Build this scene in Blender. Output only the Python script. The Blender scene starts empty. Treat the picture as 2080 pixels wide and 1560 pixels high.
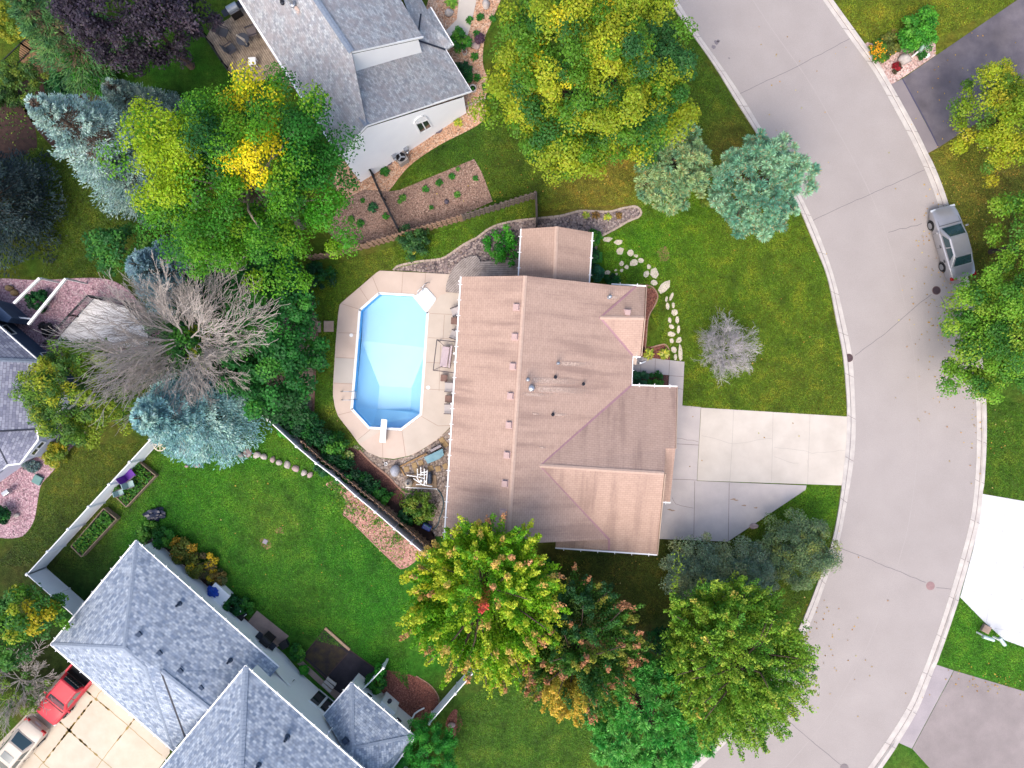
import bpy, bmesh, math, random
import numpy as np
from mathutils import Vector, Matrix, noise
R = math.radians
scene = bpy.context.scene
# ---------------------------------------------------------------- camera, sky, sun, exposure
HC = 48.0            # flying height of the camera above the ground, metres
PPM = 30.0           # photograph pixels per metre on the ground
cam = bpy.data.cameras.new('camera'); cam.sensor_width = 36.0
cam.lens = 18.0 * HC / (1040.0 / PPM); cam.clip_start = 0.5; cam.clip_end = 3000
cam_o = bpy.data.objects.new('camera', cam); scene.collection.objects.link(cam_o)
cam_o.location = (0, 0, HC); cam_o.rotation_euler = (0, 0, 0); scene.camera = cam_o
SUN_EL, SUN_AZ = R(54), R(204)       # sun stands towards the lower left of the picture
world = bpy.data.worlds.new('World'); scene.world = world; world.use_nodes = True
wn = world.node_tree; wn.nodes.clear()
sky = wn.nodes.new('ShaderNodeTexSky'); sky.sky_type = 'NISHITA'; sky.sun_disc = False
sky.sun_elevation = SUN_EL; sky.sun_rotation = SUN_AZ; sky.air_density = 1.0; sky.dust_density = 4.0; sky.ozone_density = 1.0
bg = wn.nodes.new('ShaderNodeBackground'); bg.inputs[1].default_value = 0.15
wo = wn.nodes.new('ShaderNodeOutputWorld')
wn.links.new(sky.outputs[0], bg.inputs[0]); wn.links.new(bg.outputs[0], wo.inputs[0])
sl = bpy.data.lights.new('sun', 'SUN'); sl.energy = 0.85; sl.angle = R(38); sl.color = (1.0, 0.94, 0.87)
so = bpy.data.objects.new('sun', sl); scene.collection.objects.link(so)
sd = Vector((math.sin(SUN_AZ) * math.cos(SUN_EL), math.cos(SUN_AZ) * math.cos(SUN_EL), math.sin(SUN_EL)))
so.rotation_euler = (-sd).to_track_quat('-Z', 'Y').to_euler(); so.location = sd * 80
scene.view_settings.view_transform = 'Standard'; scene.view_settings.look = 'None'
scene.view_settings.gamma = 1.0; scene.view_settings.exposure = 1.22
scene.cycles.max_bounces = 6; scene.cycles.transparent_max_bounces = 8

# ---------------------------------------------------------------- helpers
col = scene.collection
KA = 0.72
def C(r, g, b, k=1.0):
    def f(x):
        x /= 255.0
        return x / 12.92 if x <= 0.04045 else ((x + 0.055) / 1.055) ** 2.4
    return tuple(min(0.85, f(x) * KA * k) for x in (r, g, b))
def U(px, py, z=0.0):
    k = (HC - z) / HC / PPM
    return Vector(((px - 1040) * k, -(py - 780) * k, z))
def Us(pts, z=0.0): return [U(p[0], p[1], p[2] if len(p) > 2 else z) for p in pts]
def wloc(o):
    v = Vector((0, 0, 0))
    while o is not None: v += o.location; o = o.parent
    return v
def cr(pts, closed=False, n=6):
    P = [Vector(p) for p in pts]; m = len(P); out = []
    rng = range(m) if closed else range(m - 1)
    for i in rng:
        if closed: a, b, c, d = P[i-1], P[i], P[(i+1) % m], P[(i+2) % m]
        else: a, b, c, d = P[max(i-1, 0)], P[i], P[i+1], P[min(i+2, m-1)]
        for k in range(n):
            t = k / n
            out.append(0.5 * ((2*b) + (c-a)*t + (2*a-5*b+4*c-d)*t*t + (3*b-a-3*c+d)*t**3))
    if not closed: out.append(P[-1])
    return out
def cp(pts, closed=True, n=5): return [(p[0], p[1]) for p in cr([(x, y) + (0,) for x, y in pts], closed, n)]
ORD = ['', 'first', 'second', 'third', 'fourth', 'fifth', 'sixth', 'seventh', 'eighth', 'ninth', 'tenth', 'eleventh', 'twelfth', 'thirteenth', 'fourteenth', 'fifteenth', 'sixteenth', 'seventeenth', 'eighteenth', 'nineteenth', 'twentieth']
ORD += ['twenty ' + w for w in ORD[1:10]] + ['thirtieth'] + ['thirty ' + w for w in ORD[1:10]]

# ---- materials
def nt(name):
    m = bpy.data.materials.new(name); m.use_nodes = True; t = m.node_tree; t.nodes.clear()
    o = t.nodes.new('ShaderNodeOutputMaterial'); p = t.nodes.new('ShaderNodeBsdfPrincipled')
    t.links.new(p.outputs[0], o.inputs[0]); return m, t, p, o
def N(t, ty, **kw):
    n = t.nodes.new(ty)
    for k, v in kw.items():
        if k.startswith('i_'):
            key = k[2:]; key = int(key) if key.isdigit() else key.replace('_', ' ')
            s = n.inputs[key]
            if hasattr(v, 'links') or isinstance(v, bpy.types.NodeSocket): t.links.new(v, s)
            else: s.default_value = v
        else: setattr(n, k, v)
    return n
def c4(c): return (c[0], c[1], c[2], 1)
def mixc(t, fac, a, b, mode='MIX'):
    n = t.nodes.new('ShaderNodeMix'); n.data_type = 'RGBA'; n.blend_type = mode
    for s, v in ((n.inputs[0], fac), (n.inputs[6], a), (n.inputs[7], b)):
        if isinstance(v, bpy.types.NodeSocket): t.links.new(v, s)
        elif isinstance(v, (int, float)): s.default_value = v
        else: s.default_value = c4(v)
    return n.outputs[2]
def mapr(t, v, a, b, c, d, smooth=False):
    n = t.nodes.new('ShaderNodeMapRange'); t.links.new(v, n.inputs[0])
    if smooth: n.interpolation_type = 'SMOOTHSTEP'
    for i, x in enumerate((a, b, c, d)): n.inputs[i+1].default_value = x
    return n.outputs[0]
def noise_n(t, vec, scale, detail=4, rough=.55):
    n = N(t, 'ShaderNodeTexNoise', i_Scale=scale, i_Detail=detail, i_Roughness=rough)
    t.links.new(vec, n.inputs['Vector']); return n.outputs[0]
def bumpit(t, p, h, strength=.4, dist=.02):
    b = N(t, 'ShaderNodeBump', i_Strength=strength, i_Distance=dist); t.links.new(h, b.inputs['Height'])
    t.links.new(b.outputs[0], p.inputs['Normal'])
def mat(name, c, c2=None, s=6.0, rough=.8, bump=0.0, bs=None, metal=0.0, spec=.3, grain=0.0, gs=60.0, big=0.0, bigs=.4, coat=0.0):
    m, t, p, o = nt(name)
    p.inputs['Roughness'].default_value = rough; p.inputs['Metallic'].default_value = metal
    p.inputs['Specular IOR Level'].default_value = spec
    p.inputs['Coat Weight'].default_value = coat
    tc = t.nodes.new('ShaderNodeTexCoord').outputs['Object']
    c2 = c2 or tuple(x * .85 for x in c)
    f = mapr(t, noise_n(t, tc, s, 5), .3, .7, 0, 1)
    colr = mixc(t, f, c, c2)
    if big:
        g = mapr(t, noise_n(t, tc, bigs, 4), .3, .7, 1 - big, 1 + big)
        colr = mixc(t, 1.0, colr, g, 'MULTIPLY')
    if grain:
        g = mapr(t, noise_n(t, tc, gs, 2, .7), .25, .75, 1 - grain, 1 + grain)
        colr = mixc(t, 1.0, colr, g, 'MULTIPLY')
    t.links.new(colr, p.inputs['Base Color'])
    if bump: bumpit(t, p, noise_n(t, tc, bs or s * 3, 4), bump, .02)
    return m
def pebble_mat(name, cols, scale=14.0, gap=None, gapw=.5):
    m, t, p, o = nt(name); p.inputs['Roughness'].default_value = .85; p.inputs['Specular IOR Level'].default_value = .2
    tc = t.nodes.new('ShaderNodeTexCoord').outputs['Object']
    v = N(t, 'ShaderNodeTexVoronoi', i_Scale=scale); t.links.new(tc, v.inputs['Vector'])
    sep = t.nodes.new('ShaderNodeSeparateColor'); t.links.new(v.outputs['Color'], sep.inputs[0])
    rp = t.nodes.new('ShaderNodeValToRGB'); t.links.new(sep.outputs[0], rp.inputs[0])
    e = rp.color_ramp.elements
    while len(e) < len(cols): e.new(.5)
    for i, cc in enumerate(cols): e[i].position = i / max(1, len(cols) - 1); e[i].color = c4(cc)
    dark = mapr(t, v.outputs['Distance'], gapw, .95, 1.0, .4, True)
    colr = mixc(t, 1.0, rp.outputs[0], dark, 'MULTIPLY')
    g = mapr(t, noise_n(t, tc, .7, 4), .3, .7, .82, 1.18)
    colr = mixc(t, 1.0, colr, g, 'MULTIPLY')
    t.links.new(colr, p.inputs['Base Color'])
    inv = N(t, 'ShaderNodeMath', operation='SUBTRACT', i_0=1.0, i_1=v.outputs['Distance'])
    bumpit(t, p, inv.outputs[0], .7, .03)
    return m
def shingle_mat(name, ca, cb, cm, bw, rh, mortar=.012, streak=0.0, mott=.15, streaks=(), dk=None, cool=None):
    """courses of roof shingles laid along the UVs (metres: u along the eave, v up the slope)"""
    m, t, p, o = nt(name); p.inputs['Roughness'].default_value = .9; p.inputs['Specular IOR Level'].default_value = .15
    uv = N(t, 'ShaderNodeUVMap').outputs[0]
    b = N(t, 'ShaderNodeTexBrick', i_Scale=1.0, i_Mortar_Size=mortar, i_Brick_Width=bw, i_Row_Height=rh, i_Mortar_Smooth=.3, i_Bias=0.0)
    b.offset = .5; b.inputs['Color1'].default_value = c4(ca); b.inputs['Color2'].default_value = c4(cb); b.inputs['Mortar'].default_value = c4(cm)
    t.links.new(uv, b.inputs['Vector'])
    colr = b.outputs['Color']
    g = mapr(t, noise_n(t, uv, 3.2, 5, .65), .3, .7, 1 - mott, 1 + mott)
    colr = mixc(t, 1.0, colr, g, 'MULTIPLY')
    g = mapr(t, noise_n(t, uv, 24, 2, .7), .3, .7, 1 - mott * .8, 1 + mott * .8)
    colr = mixc(t, 1.0, colr, g, 'MULTIPLY')
    if cool:
        n1 = mapr(t, noise_n(t, uv, 1.3, 5, .7), .4, .62, 0, .6)
        colr = mixc(t, n1, colr, cool)
    if streak:
        mp = N(t, 'ShaderNodeMapping'); mp.inputs['Scale'].default_value = (1.3, .16, 1); t.links.new(uv, mp.inputs['Vector'])
        n1 = mapr(t, noise_n(t, mp.outputs[0], 1.0, 6, .6), .44, .66, 0, 1, True)
        n2 = mapr(t, noise_n(t, uv, .25, 3), .35, .65, .25, 1)
        f = N(t, 'ShaderNodeMath', operation='MULTIPLY', i_0=n1, i_1=n2).outputs[0]
        f = N(t, 'ShaderNodeMath', operation='MULTIPLY', i_0=f, i_1=streak).outputs[0]
        colr = mixc(t, f, colr, dk)
    t.links.new(colr, p.inputs['Base Color'])
    bumpit(t, p, b.outputs['Fac'], -.5, .012)
    return m
def leaf_mat(name, trans=.3, rough=.55):
    m, t, p, o = nt(name)
    a = N(t, 'ShaderNodeAttribute', attribute_name='tint')
    t.links.new(a.outputs['Color'], p.inputs['Base Color']); p.inputs['Roughness'].default_value = rough
    p.inputs['Specular IOR Level'].default_value = .25
    tr = t.nodes.new('ShaderNodeBsdfTranslucent'); t.links.new(a.outputs['Color'], tr.inputs[0])
    mx = N(t, 'ShaderNodeMixShader', i_0=trans); t.links.new(p.outputs[0], mx.inputs[1]); t.links.new(tr.outputs[0], mx.inputs[2])
    t.links.new(mx.outputs[0], o.inputs[0]); return m
def glass_mat(name, c, rough=.08):
    m, t, p, o = nt(name); p.inputs['Base Color'].default_value = c4(c); p.inputs['Roughness'].default_value = rough
    p.inputs['Specular IOR Level'].default_value = .7; p.inputs['Coat Weight'].default_value = .6; p.inputs['Coat Roughness'].default_value = .05
    return m

# ---- mesh builder
class MB:
    def __init__(s): s.v = []; s.f = []; s.uv = []
    def add(s, vs, fs, uvs=None):
        b = len(s.v); s.v += [Vector(x) for x in vs]
        for i, f in enumerate(fs):
            s.f.append([b + k for k in f]); s.uv.append(uvs[i] if uvs else None)
        return s
    def box(s, c, size, rz=0.0, M=None):
        x, y, z = (d / 2 for d in size); m = M or Matrix.Rotation(rz, 3, 'Z'); c = Vector(c)
        vs = [c + m @ Vector(q) for q in ((-x,-y,-z),(x,-y,-z),(x,y,-z),(-x,y,-z),(-x,-y,z),(x,-y,z),(x,y,z),(-x,y,z))]
        return s.add(vs, [(3,2,1,0),(4,5,6,7),(0,1,5,4),(1,2,6,5),(2,3,7,6),(3,0,4,7)])
    def beam(s, p, q, w, h):
        p, q = Vector(p), Vector(q); d = (q - p); L = d.length; d.normalize()
        sd_ = d.cross(Vector((0,0,1)))
        if sd_.length < 1e-3: sd_ = Vector((1,0,0))
        sd_.normalize(); up = sd_.cross(d)
        M = Matrix((d, sd_, up)).transposed()
        return s.box((p + q) / 2, (L, w, h), M=M)
    def tube(s, pts, r, n=6):
        pts = [Vector(p) for p in pts]; m = len(pts); rs_ = r if isinstance(r, (list, tuple)) else [r] * m
        rings = []
        for i, p in enumerate(pts):
            d = (pts[min(i+1, m-1)] - pts[max(i-1, 0)]).normalized()
            a = d.cross(Vector((0,0,1)))
            if a.length < 1e-2: a = d.cross(Vector((1,0,0)))
            a.normalize(); b = d.cross(a)
            rings.append([p + (a * math.cos(2*math.pi*k/n) + b * math.sin(2*math.pi*k/n)) * rs_[i] for k in range(n)])
        vs = [v for g in rings for v in g]; fs = []
        for i in range(m - 1):
            for k in range(n): fs.append((i*n+k, i*n+(k+1) % n, (i+1)*n+(k+1) % n, (i+1)*n+k))
        fs.append(tuple(range(n-1, -1, -1))); fs.append(tuple((m-1)*n+k for k in range(n)))
        return s.add(vs, fs)
    def lathe(s, prof, c, n=16, M=None):
        c = Vector(c); vs = []; fs = []
        for r, z in prof:
            for k in range(n):
                q = Vector((r*math.cos(2*math.pi*k/n), r*math.sin(2*math.pi*k/n), z)); vs.append(c + (M @ q if M else q))
        for i in range(len(prof) - 1):
            for k in range(n): fs.append((i*n+k, i*n+(k+1) % n, (i+1)*n+(k+1) % n, (i+1)*n+k))
        fs.append(tuple(range(n-1, -1, -1))); fs.append(tuple((len(prof)-1)*n+k for k in range(n)))
        return s.add(vs, fs)
    def prism(s, poly, z0, z1):
        n = len(poly); P = [Vector((p[0], p[1], 0)) for p in poly]
        area = sum(P[i].x*P[(i+1) % n].y - P[(i+1) % n].x*P[i].y for i in range(n))
        if area < 0: P.reverse()
        vs = [Vector((p.x, p.y, z0)) for p in P] + [Vector((p.x, p.y, z1)) for p in P]
        fs = [tuple(range(n-1, -1, -1)), tuple(range(n, 2*n))] + [(i, (i+1) % n, n+(i+1) % n, n+i) for i in range(n)]
        return s.add(vs, fs)
    def blob(s, c, r, seed=0, amp=.15, fr=1.3, sub=2, rz=0.0, flat=None):
        bm = bmesh.new(); bmesh.ops.create_icosphere(bm, subdivisions=sub, radius=1.0); c = Vector(c)
        m = Matrix.Rotation(rz, 3, 'Z'); vs = []
        for v in bm.verts:
            k = 1 + amp * noise.noise(v.co * fr + Vector((seed * 7.3, seed * 1.7, 3)))* 2
            q = v.co * k
            if flat is not None: q.z = min(q.z, flat)
            vs.append(c + m @ Vector((q.x*r[0], q.y*r[1], q.z*r[2])))
        bm.verts.index_update(); fs = [tuple(v.index for v in f.verts) for f in bm.faces]; bm.free()
        return s.add(vs, fs)
    def out(s, name, m, parent=None, smooth=False, local=False, bevel=0.0, seg=2):
        me = bpy.data.meshes.new(name); off = Vector((0,0,0)) if (local or parent is None) else wloc(parent)
        me.from_pydata([tuple(v - off) for v in s.v], [], s.f); me.materials.append(m)
        if any(u is not None for u in s.uv):
            L = me.uv_layers.new(name='UVMap'); k = 0
            for i, pl in enumerate(me.polygons):
                for j, li in enumerate(pl.loop_indices):
                    if s.uv[i] is not None: L.data[li].uv = s.uv[i][j]
        if smooth: me.polygons.foreach_set('use_smooth', [True] * len(me.polygons))
        me.update(); o = bpy.data.objects.new(name, me); col.objects.link(o)
        if parent is not None: o.parent = parent
        if bevel:
            md = o.modifiers.new('bevel', 'BEVEL'); md.width = bevel; md.segments = seg; md.limit_method = 'ANGLE'
        return o
def tag(o, label, cat, group=None):
    o['label'] = label; o['category'] = cat
    if group: o['group'] = group
    return o
def thing(name, label, cat, loc=(0, 0, 0), rz=0.0, group=None):
    o = bpy.data.objects.new(name, None); col.objects.link(o); o.location = loc; o.rotation_euler = (0, 0, rz)
    o.empty_display_size = .3; return tag(o, label, cat, group)
def stru(o): o['kind'] = 'structure'; return o
def copy_tree(o, parent=None):
    c = o.copy(); col.objects.link(c)
    if parent is not None: c.parent = parent
    for ch in list(o.children): copy_tree(ch, c)
    return c
def fill_mesh(name, loops, z, m, parent=None, thick=0.0):
    """flat sheet from an outline (and holes), pixel loops, optional thickness"""
    bm = bmesh.new(); edges = []
    for lp in loops:
        vs = [bm.verts.new(U(p[0], p[1]) + Vector((0, 0, z))) for p in lp]
        edges += [bm.edges.new((vs[i], vs[(i+1) % len(vs)])) for i in range(len(vs))]
    bmesh.ops.triangle_fill(bm, use_beauty=True, edges=edges, use_dissolve=False)
    for f in bm.faces:
        f.normal_update()
        if f.normal.z < 0: f.normal_flip()
    if thick:
        bd = [e for e in bm.edges if len(e.link_faces) == 1]
        r = bmesh.ops.extrude_edge_only(bm, edges=bd)
        bmesh.ops.translate(bm, vec=(0, 0, -thick), verts=[g for g in r['geom'] if isinstance(g, bmesh.types.BMVert)])
        bmesh.ops.recalc_face_normals(bm, faces=bm.faces)
        if sum(f.normal.z * f.calc_area() for f in bm.faces) < 0:
            for f in bm.faces: f.normal_flip()
    me = bpy.data.meshes.new(name)
    off = wloc(parent) if parent is not None else Vector((0, 0, 0))
    bmesh.ops.translate(bm, vec=-off, verts=bm.verts); bm.to_mesh(me); bm.free()
    me.materials.append(m); o = bpy.data.objects.new(name, me); col.objects.link(o)
    if parent is not None: o.parent = parent
    return o
def sheet(name, pts, z, m, parent=None, thick=0.0, smooth=False, n=5):
    return fill_mesh(name, [cp(pts, True, n) if smooth else pts], z, m, parent, thick)
def ribbon(mb, pts3, w, z=None):
    P = [Vector(p) for p in pts3]; m = len(P); vs = []
    for i, p in enumerate(P):
        d = (P[min(i+1, m-1)] - P[max(i-1, 0)]); d.z = 0; d.normalize(); n_ = Vector((-d.y, d.x, 0)) * (w[i] if isinstance(w, list) else w) / 2
        vs += [p + n_, p - n_]
    mb.add(vs, [(2*i+1, 2*i+3, 2*i+2, 2*i) for i in range(m-1)])
def lines(name, polys, w, z, m, parent, jag=0.0, seed=1):
    mb = MB(); rnd = random.Random(seed)
    for pl in polys:
        P = Us(pl, 0)
        if jag:
            Q = []
            for a, b in zip(P, P[1:]):
                n_ = max(2, int((b - a).length / .35)); d = (b - a).normalized(); s_ = Vector((-d.y, d.x, 0))
                for k in range(n_): Q.append(a.lerp(b, k / n_) + s_ * rnd.gauss(0, jag))
            P = Q + [P[-1]]
        ribbon(mb, [p + Vector((0, 0, z)) for p in P], w)
    return mb.out(name, m, parent)
def clip_half(poly, n_, d):
    out = []
    for i in range(len(poly)):
        a, b = poly[i], poly[(i+1) % len(poly)]; da, db = a.dot(n_) - d, b.dot(n_) - d
        if da >= 0: out.append(a)
        if (da >= 0) != (db >= 0): out.append(a.lerp(b, da / (da - db)))
    return out
def boards(mb, poly3, ang, bw, gap, z0, z1):
    P = [Vector((p[0], p[1])) for p in poly3]; n_ = Vector((-math.sin(ang), math.cos(ang)))
    lo = min(p.dot(n_) for p in P); hi = max(p.dot(n_) for p in P); t = lo
    while t < hi:
        q = clip_half(clip_half(P, n_, t), -n_, -(t + bw - gap))
        if len(q) >= 3: mb.prism(q, z0, z1 - random.random() * .004)
        t += bw
# ---- foliage
def unit(rng, n):
    v = rng.normal(size=(n, 3)); return v / np.linalg.norm(v, axis=1, keepdims=True)
def nrm(v): return v / np.maximum(np.linalg.norm(v, axis=1, keepdims=True), 1e-9)
def leaf_obj(name, P, D, Nn, L, W, colr, m, parent=None, loc=None):
    n = len(P); S = nrm(np.cross(D, Nn)); L = np.asarray(L).reshape(-1, 1); W = np.asarray(W).reshape(-1, 1)
    off = np.array(wloc(parent)) if parent is not None else np.array(loc if loc is not None else (0, 0, 0))
    V = np.empty((n, 4, 3)); Q = P - off
    V[:, 0] = Q - D * L / 2; V[:, 1] = Q + S * W / 2 + D * L * .08; V[:, 2] = Q + D * L / 2; V[:, 3] = Q - S * W / 2 + D * L * .08
    me = bpy.data.meshes.new(name); me.vertices.add(4 * n); me.vertices.foreach_set('co', V.reshape(-1).astype(np.float32))
    me.loops.add(4 * n); me.loops.foreach_set('vertex_index', np.arange(4 * n, dtype=np.int32))
    me.polygons.add(n); me.polygons.foreach_set('loop_start', np.arange(0, 4 * n, 4, dtype=np.int32))
    me.polygons.foreach_set('loop_total', np.full(n, 4, dtype=np.int32))
    a = me.attributes.new('tint', 'FLOAT_COLOR', 'POINT'); cc = np.ones((n, 4, 4), dtype=np.float32); cc[:, :, :3] = colr[:, None, :]
    a.data.foreach_set('color', cc.reshape(-1)); me.update(calc_edges=True); me.materials.append(m)
    o = bpy.data.objects.new(name, me); col.objects.link(o)
    if parent is not None: o.parent = parent
    elif loc is not None: o.location = loc
    return o
def pick(rng, pal, n):
    cs = np.array([p[0] for p in pal]); w = np.array([p[1] for p in pal], float); w /= w.sum()
    return cs[rng.choice(len(cs), n, p=w)]
def jit(rng, c, v=.18, h=.06):
    n = len(c); return np.clip(c * (1 + rng.normal(0, v, (n, 1))) * (1 + rng.normal(0, h, (n, 3))), .002, .8)
def scr(P): # screen pixel of world points (only used to find which clump carries a colour patch)
    k = HC / (HC - P[:, 2]) * PPM; return np.stack([P[:, 0]*k + 1040, 780 - P[:, 1]*k], 1)
def limbs(parent, base, top_z, targets, r0, m, rnd, fork=.45):
    mb = MB(); b = Vector(base); f = Vector((b.x, b.y, top_z))
    pts = [b, b.lerp(f, .3) + Vector((rnd.gauss(0, .08), rnd.gauss(0, .08), 0)), b.lerp(f, .65) + Vector((rnd.gauss(0, .12), rnd.gauss(0, .12), 0)), f]
    mb.tube([b - Vector((0,0,.1))] + pts, [r0 * 1.5, r0 * 1.25, r0, r0 * .8, r0 * .35], 8)
    for q in targets:
        q = Vector(q); t = fork + rnd.random() * (1 - fork) * .9; s = b.lerp(f, t)
        mid = s.lerp(q, .5) + Vector((rnd.gauss(0, .2), rnd.gauss(0, .2), .25))
        mb.tube([s, mid, q], [r0 * .38, r0 * .22, .025], 5)
    return mb.out('trunk', m, parent, smooth=True)
# ---------------------------------------------------------------- trees and shrubs (builders)
LEAF = leaf_mat('leaf'); NEEDLE = leaf_mat('needle', .12, .6)
BARK = mat('bark', C(110, 92, 80), C(75, 62, 55), 9, .95, .6)
def L_(r, g, b, k=1.15): return C(r, g, b, k)
def clump_cloud(rng, cen, rad, ncl, crad, nl, pal, low=-.25, amp=.16, inner=.68, patches=(), seed=0, leaf=(.26, .17), zbias=.0, vj=.12):
    d = unit(rng, ncl * 4); d = d[d[:, 2] > low][:ncl]; ncl = len(d)
    f = np.array([1 + amp * 2 * noise.noise(Vector(x) * 2.2 + Vector((seed, 0, seed * .37))) for x in d])
    r = (inner + (1.02 - inner) * rng.random(ncl) ** .6) * f
    cc = np.array(cen) + d * r[:, None] * np.array(rad)
    cr_ = crad * (.7 + .6 * rng.random(ncl))
    ccol = pick(rng, pal, ncl)
    if patches:
        s = scr(cc)
        for (qx, qy, qr, qc, pr) in patches:
            hit = (np.hypot(s[:, 0] - qx, s[:, 1] - qy) < qr) & (rng.random(ncl) < pr)
            ccol[hit] = np.array(qc)
    idx = np.repeat(np.arange(ncl), nl); n = len(idx)
    u = unit(rng, n); u[:, 2] = np.where(u[:, 2] < -.35, -u[:, 2], u[:, 2])
    P = cc[idx] + u * (cr_[idx] * (.35 + .7 * rng.random(n) ** .7))[:, None] * np.array([1, 1, .8])
    Nn = nrm(u * .8 + np.array([0, 0, .55]) + rng.normal(0, .45, (n, 3)))
    D = nrm(np.cross(Nn, unit(rng, n)))
    sz = .75 + .5 * rng.random(n)
    colr = jit(rng, ccol[idx], vj, .07)
    return P, D, Nn, leaf[0] * sz, leaf[1] * sz, colr, cc
def tree(name, label, px, py, zc, rx, ry, rz, ncl, crad, nl, pal, seed=1, trunk=.2, cat='tree', group=None, leaf=(.26, .17), nlimb=10, m=None, part='crown', limb_m=None, **kw):
    rng = np.random.default_rng(seed); rnd = random.Random(seed)
    c = U(px, py, zc); k = (HC - zc) / HC / PPM
    t = thing(name, label, cat, (c.x, c.y, 0), 0, group)
    P, D, Nn, L, W, cl, cc = clump_cloud(rng, c, (rx * k, ry * k, rz), ncl, crad, nl, pal, seed=seed, leaf=leaf, **kw)
    leaf_obj(part, P, D, Nn, L, W, cl, m or LEAF, t)
    sel = cc[rng.choice(len(cc), min(nlimb, len(cc)), replace=False)]
    limbs(t, (c.x, c.y, 0), zc + rz * .2, sel, trunk, limb_m or BARK, rnd)
    return t
def shrub(label, px, py, rpx, h, pal, seed=1, cat='shrub', group=None, name='shrub', ry=None, ncl=None, crad=.28, nl=60, leaf=(.15, .1), **kw):
    """low bush: one mesh of leaf clumps down to the ground"""
    rng = np.random.default_rng(seed); zc = h * .45; c = U(px, py, zc); k = (HC - zc) / HC / PPM
    rx = rpx * k; ry = (ry or rpx) * k; ncl = ncl or max(6, int(14 * rx * ry / crad ** 2 * .22))
    P, D, Nn, L, W, cl, cc = clump_cloud(rng, c, (rx * .85, ry * .85, h * .5), ncl, min(crad, rx * .6), nl, pal, seed=seed, leaf=leaf, low=-.6, inner=.35, **kw)
    P[:, 2] = np.abs(P[:, 2]) + .02
    o = leaf_obj(name, P, D, Nn, L, W, cl, LEAF, None, (c.x, c.y, 0)); return tag(o, label, cat, group)
def rosette(label, px, py, r, h, pal, seed=1, name='perennial', cat='plant', group=None, n=46, wid=.3):
    """clump of arching leaves growing from one crown"""
    rng = np.random.default_rng(seed); c = U(px, py); a = rng.random(n) * 6.283; t = .25 + .75 * rng.random(n)
    rad = np.stack([np.cos(a), np.sin(a), np.zeros(n)], 1)
    P = np.array(c) + rad * (r * t * .6)[:, None] + np.array([0, 0, 1]) * (h * (1 - t * .55) * (.6 + .4 * rng.random(n)))[:, None]
    D = nrm(rad + np.array([0, 0, .1]) + rng.normal(0, .25, (n, 3)) + np.array([0, 0, .7]) * (.5 - t)[:, None]); Nn = nrm(np.array([0, 0, 1]) + rng.normal(0, .35, (n, 3)) + rad * .3)
    Lf = r * (.6 + .4 * rng.random(n)); o = leaf_obj(name, P, D, Nn, Lf, Lf * wid, jit(rng, pick(rng, pal, n), .18), LEAF, None, (c.x, c.y, 0))
    return tag(o, label, cat, group)
def plume_tree(name, label, px, py, zc, rx, ry, rz, npl, pal, tips, seed, trunk=.2, group=None, prad=.42, nl=150, leaf=(.2, .13), tipf=.25, z0=-1.5, start=.42, patches=(), low=-.05, vj=.13, spread=.35, hast_p=.8, wild=.22):
    """crown of upswept leafy shoots, their tips coloured apart"""
    rng = np.random.default_rng(seed); rnd = random.Random(seed); c = U(px, py, zc); k = (HC - zc) / HC / PPM
    t = thing(name, label, 'tree', (c.x, c.y, 0), 0, group); rad = np.array([rx * k, ry * k, rz])
    d = unit(rng, npl * 4); d = d[d[:, 2] > low][:npl]; npl = len(d)
    f = np.array([1 + .3 * noise.noise(Vector(x) * 2.6 + Vector((seed, 2, 0))) for x in d]) * (.82 + .2 * rng.random(npl))
    o = np.array(c) + np.array([0, 0, z0]); E = np.array(c) + d * f[:, None] * rad
    tw = nrm(E - o); tw = nrm(tw + np.array([0, 0, spread]) + rng.normal(0, wild, (npl, 3))); Lp = np.linalg.norm(E - o, axis=1) * (1 - start) * (.8 + .4 * rng.random(npl))
    base = pick(rng, pal, npl); tip = pick(rng, tips, npl); hast = rng.random(npl) < hast_p
    if patches:
        s = scr(E)
        for (qx, qy, qr, qc, pr) in patches:
            hit = (np.hypot(s[:, 0]-qx, s[:, 1]-qy) < qr) & (rng.random(npl) < pr); tip[hit] = np.array(qc); hast |= hit; base[hit] = base[hit] * .4 + np.array(qc) * .6
    idx = np.repeat(np.arange(npl), nl); n = len(idx); u = rng.random(n) ** .8
    ax = E[idx] - tw[idx] * (Lp[idx] * (1 - u))[:, None]
    rr = prad * (1.05 - .75 * u) * (.4 + .6 * rng.random(n)); v = unit(rng, n)
    P = ax + v * rr[:, None]
    Nn = nrm(v * .7 + np.array([0, 0, .6]) + rng.normal(0, .4, (n, 3))); D = nrm(np.cross(Nn, unit(rng, n)) + tw[idx] * .4)
    istip = (u > 1 - tipf * (.6 + .8 * rng.random(n))) & hast[idx]
    cl = np.where(istip[:, None], tip[idx], base[idx]); cl = jit(rng, cl, vj, .07); sz = .75 + .5 * rng.random(n)
    leaf_obj('crown', P, D, Nn, leaf[0] * sz, leaf[1] * sz, cl, LEAF, t)
    limbs(t, (c.x, c.y, 0), zc + rz * .3, E[rng.choice(npl, min(26, npl), replace=False)], trunk, BARK, rnd, .3)
    return t
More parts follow.
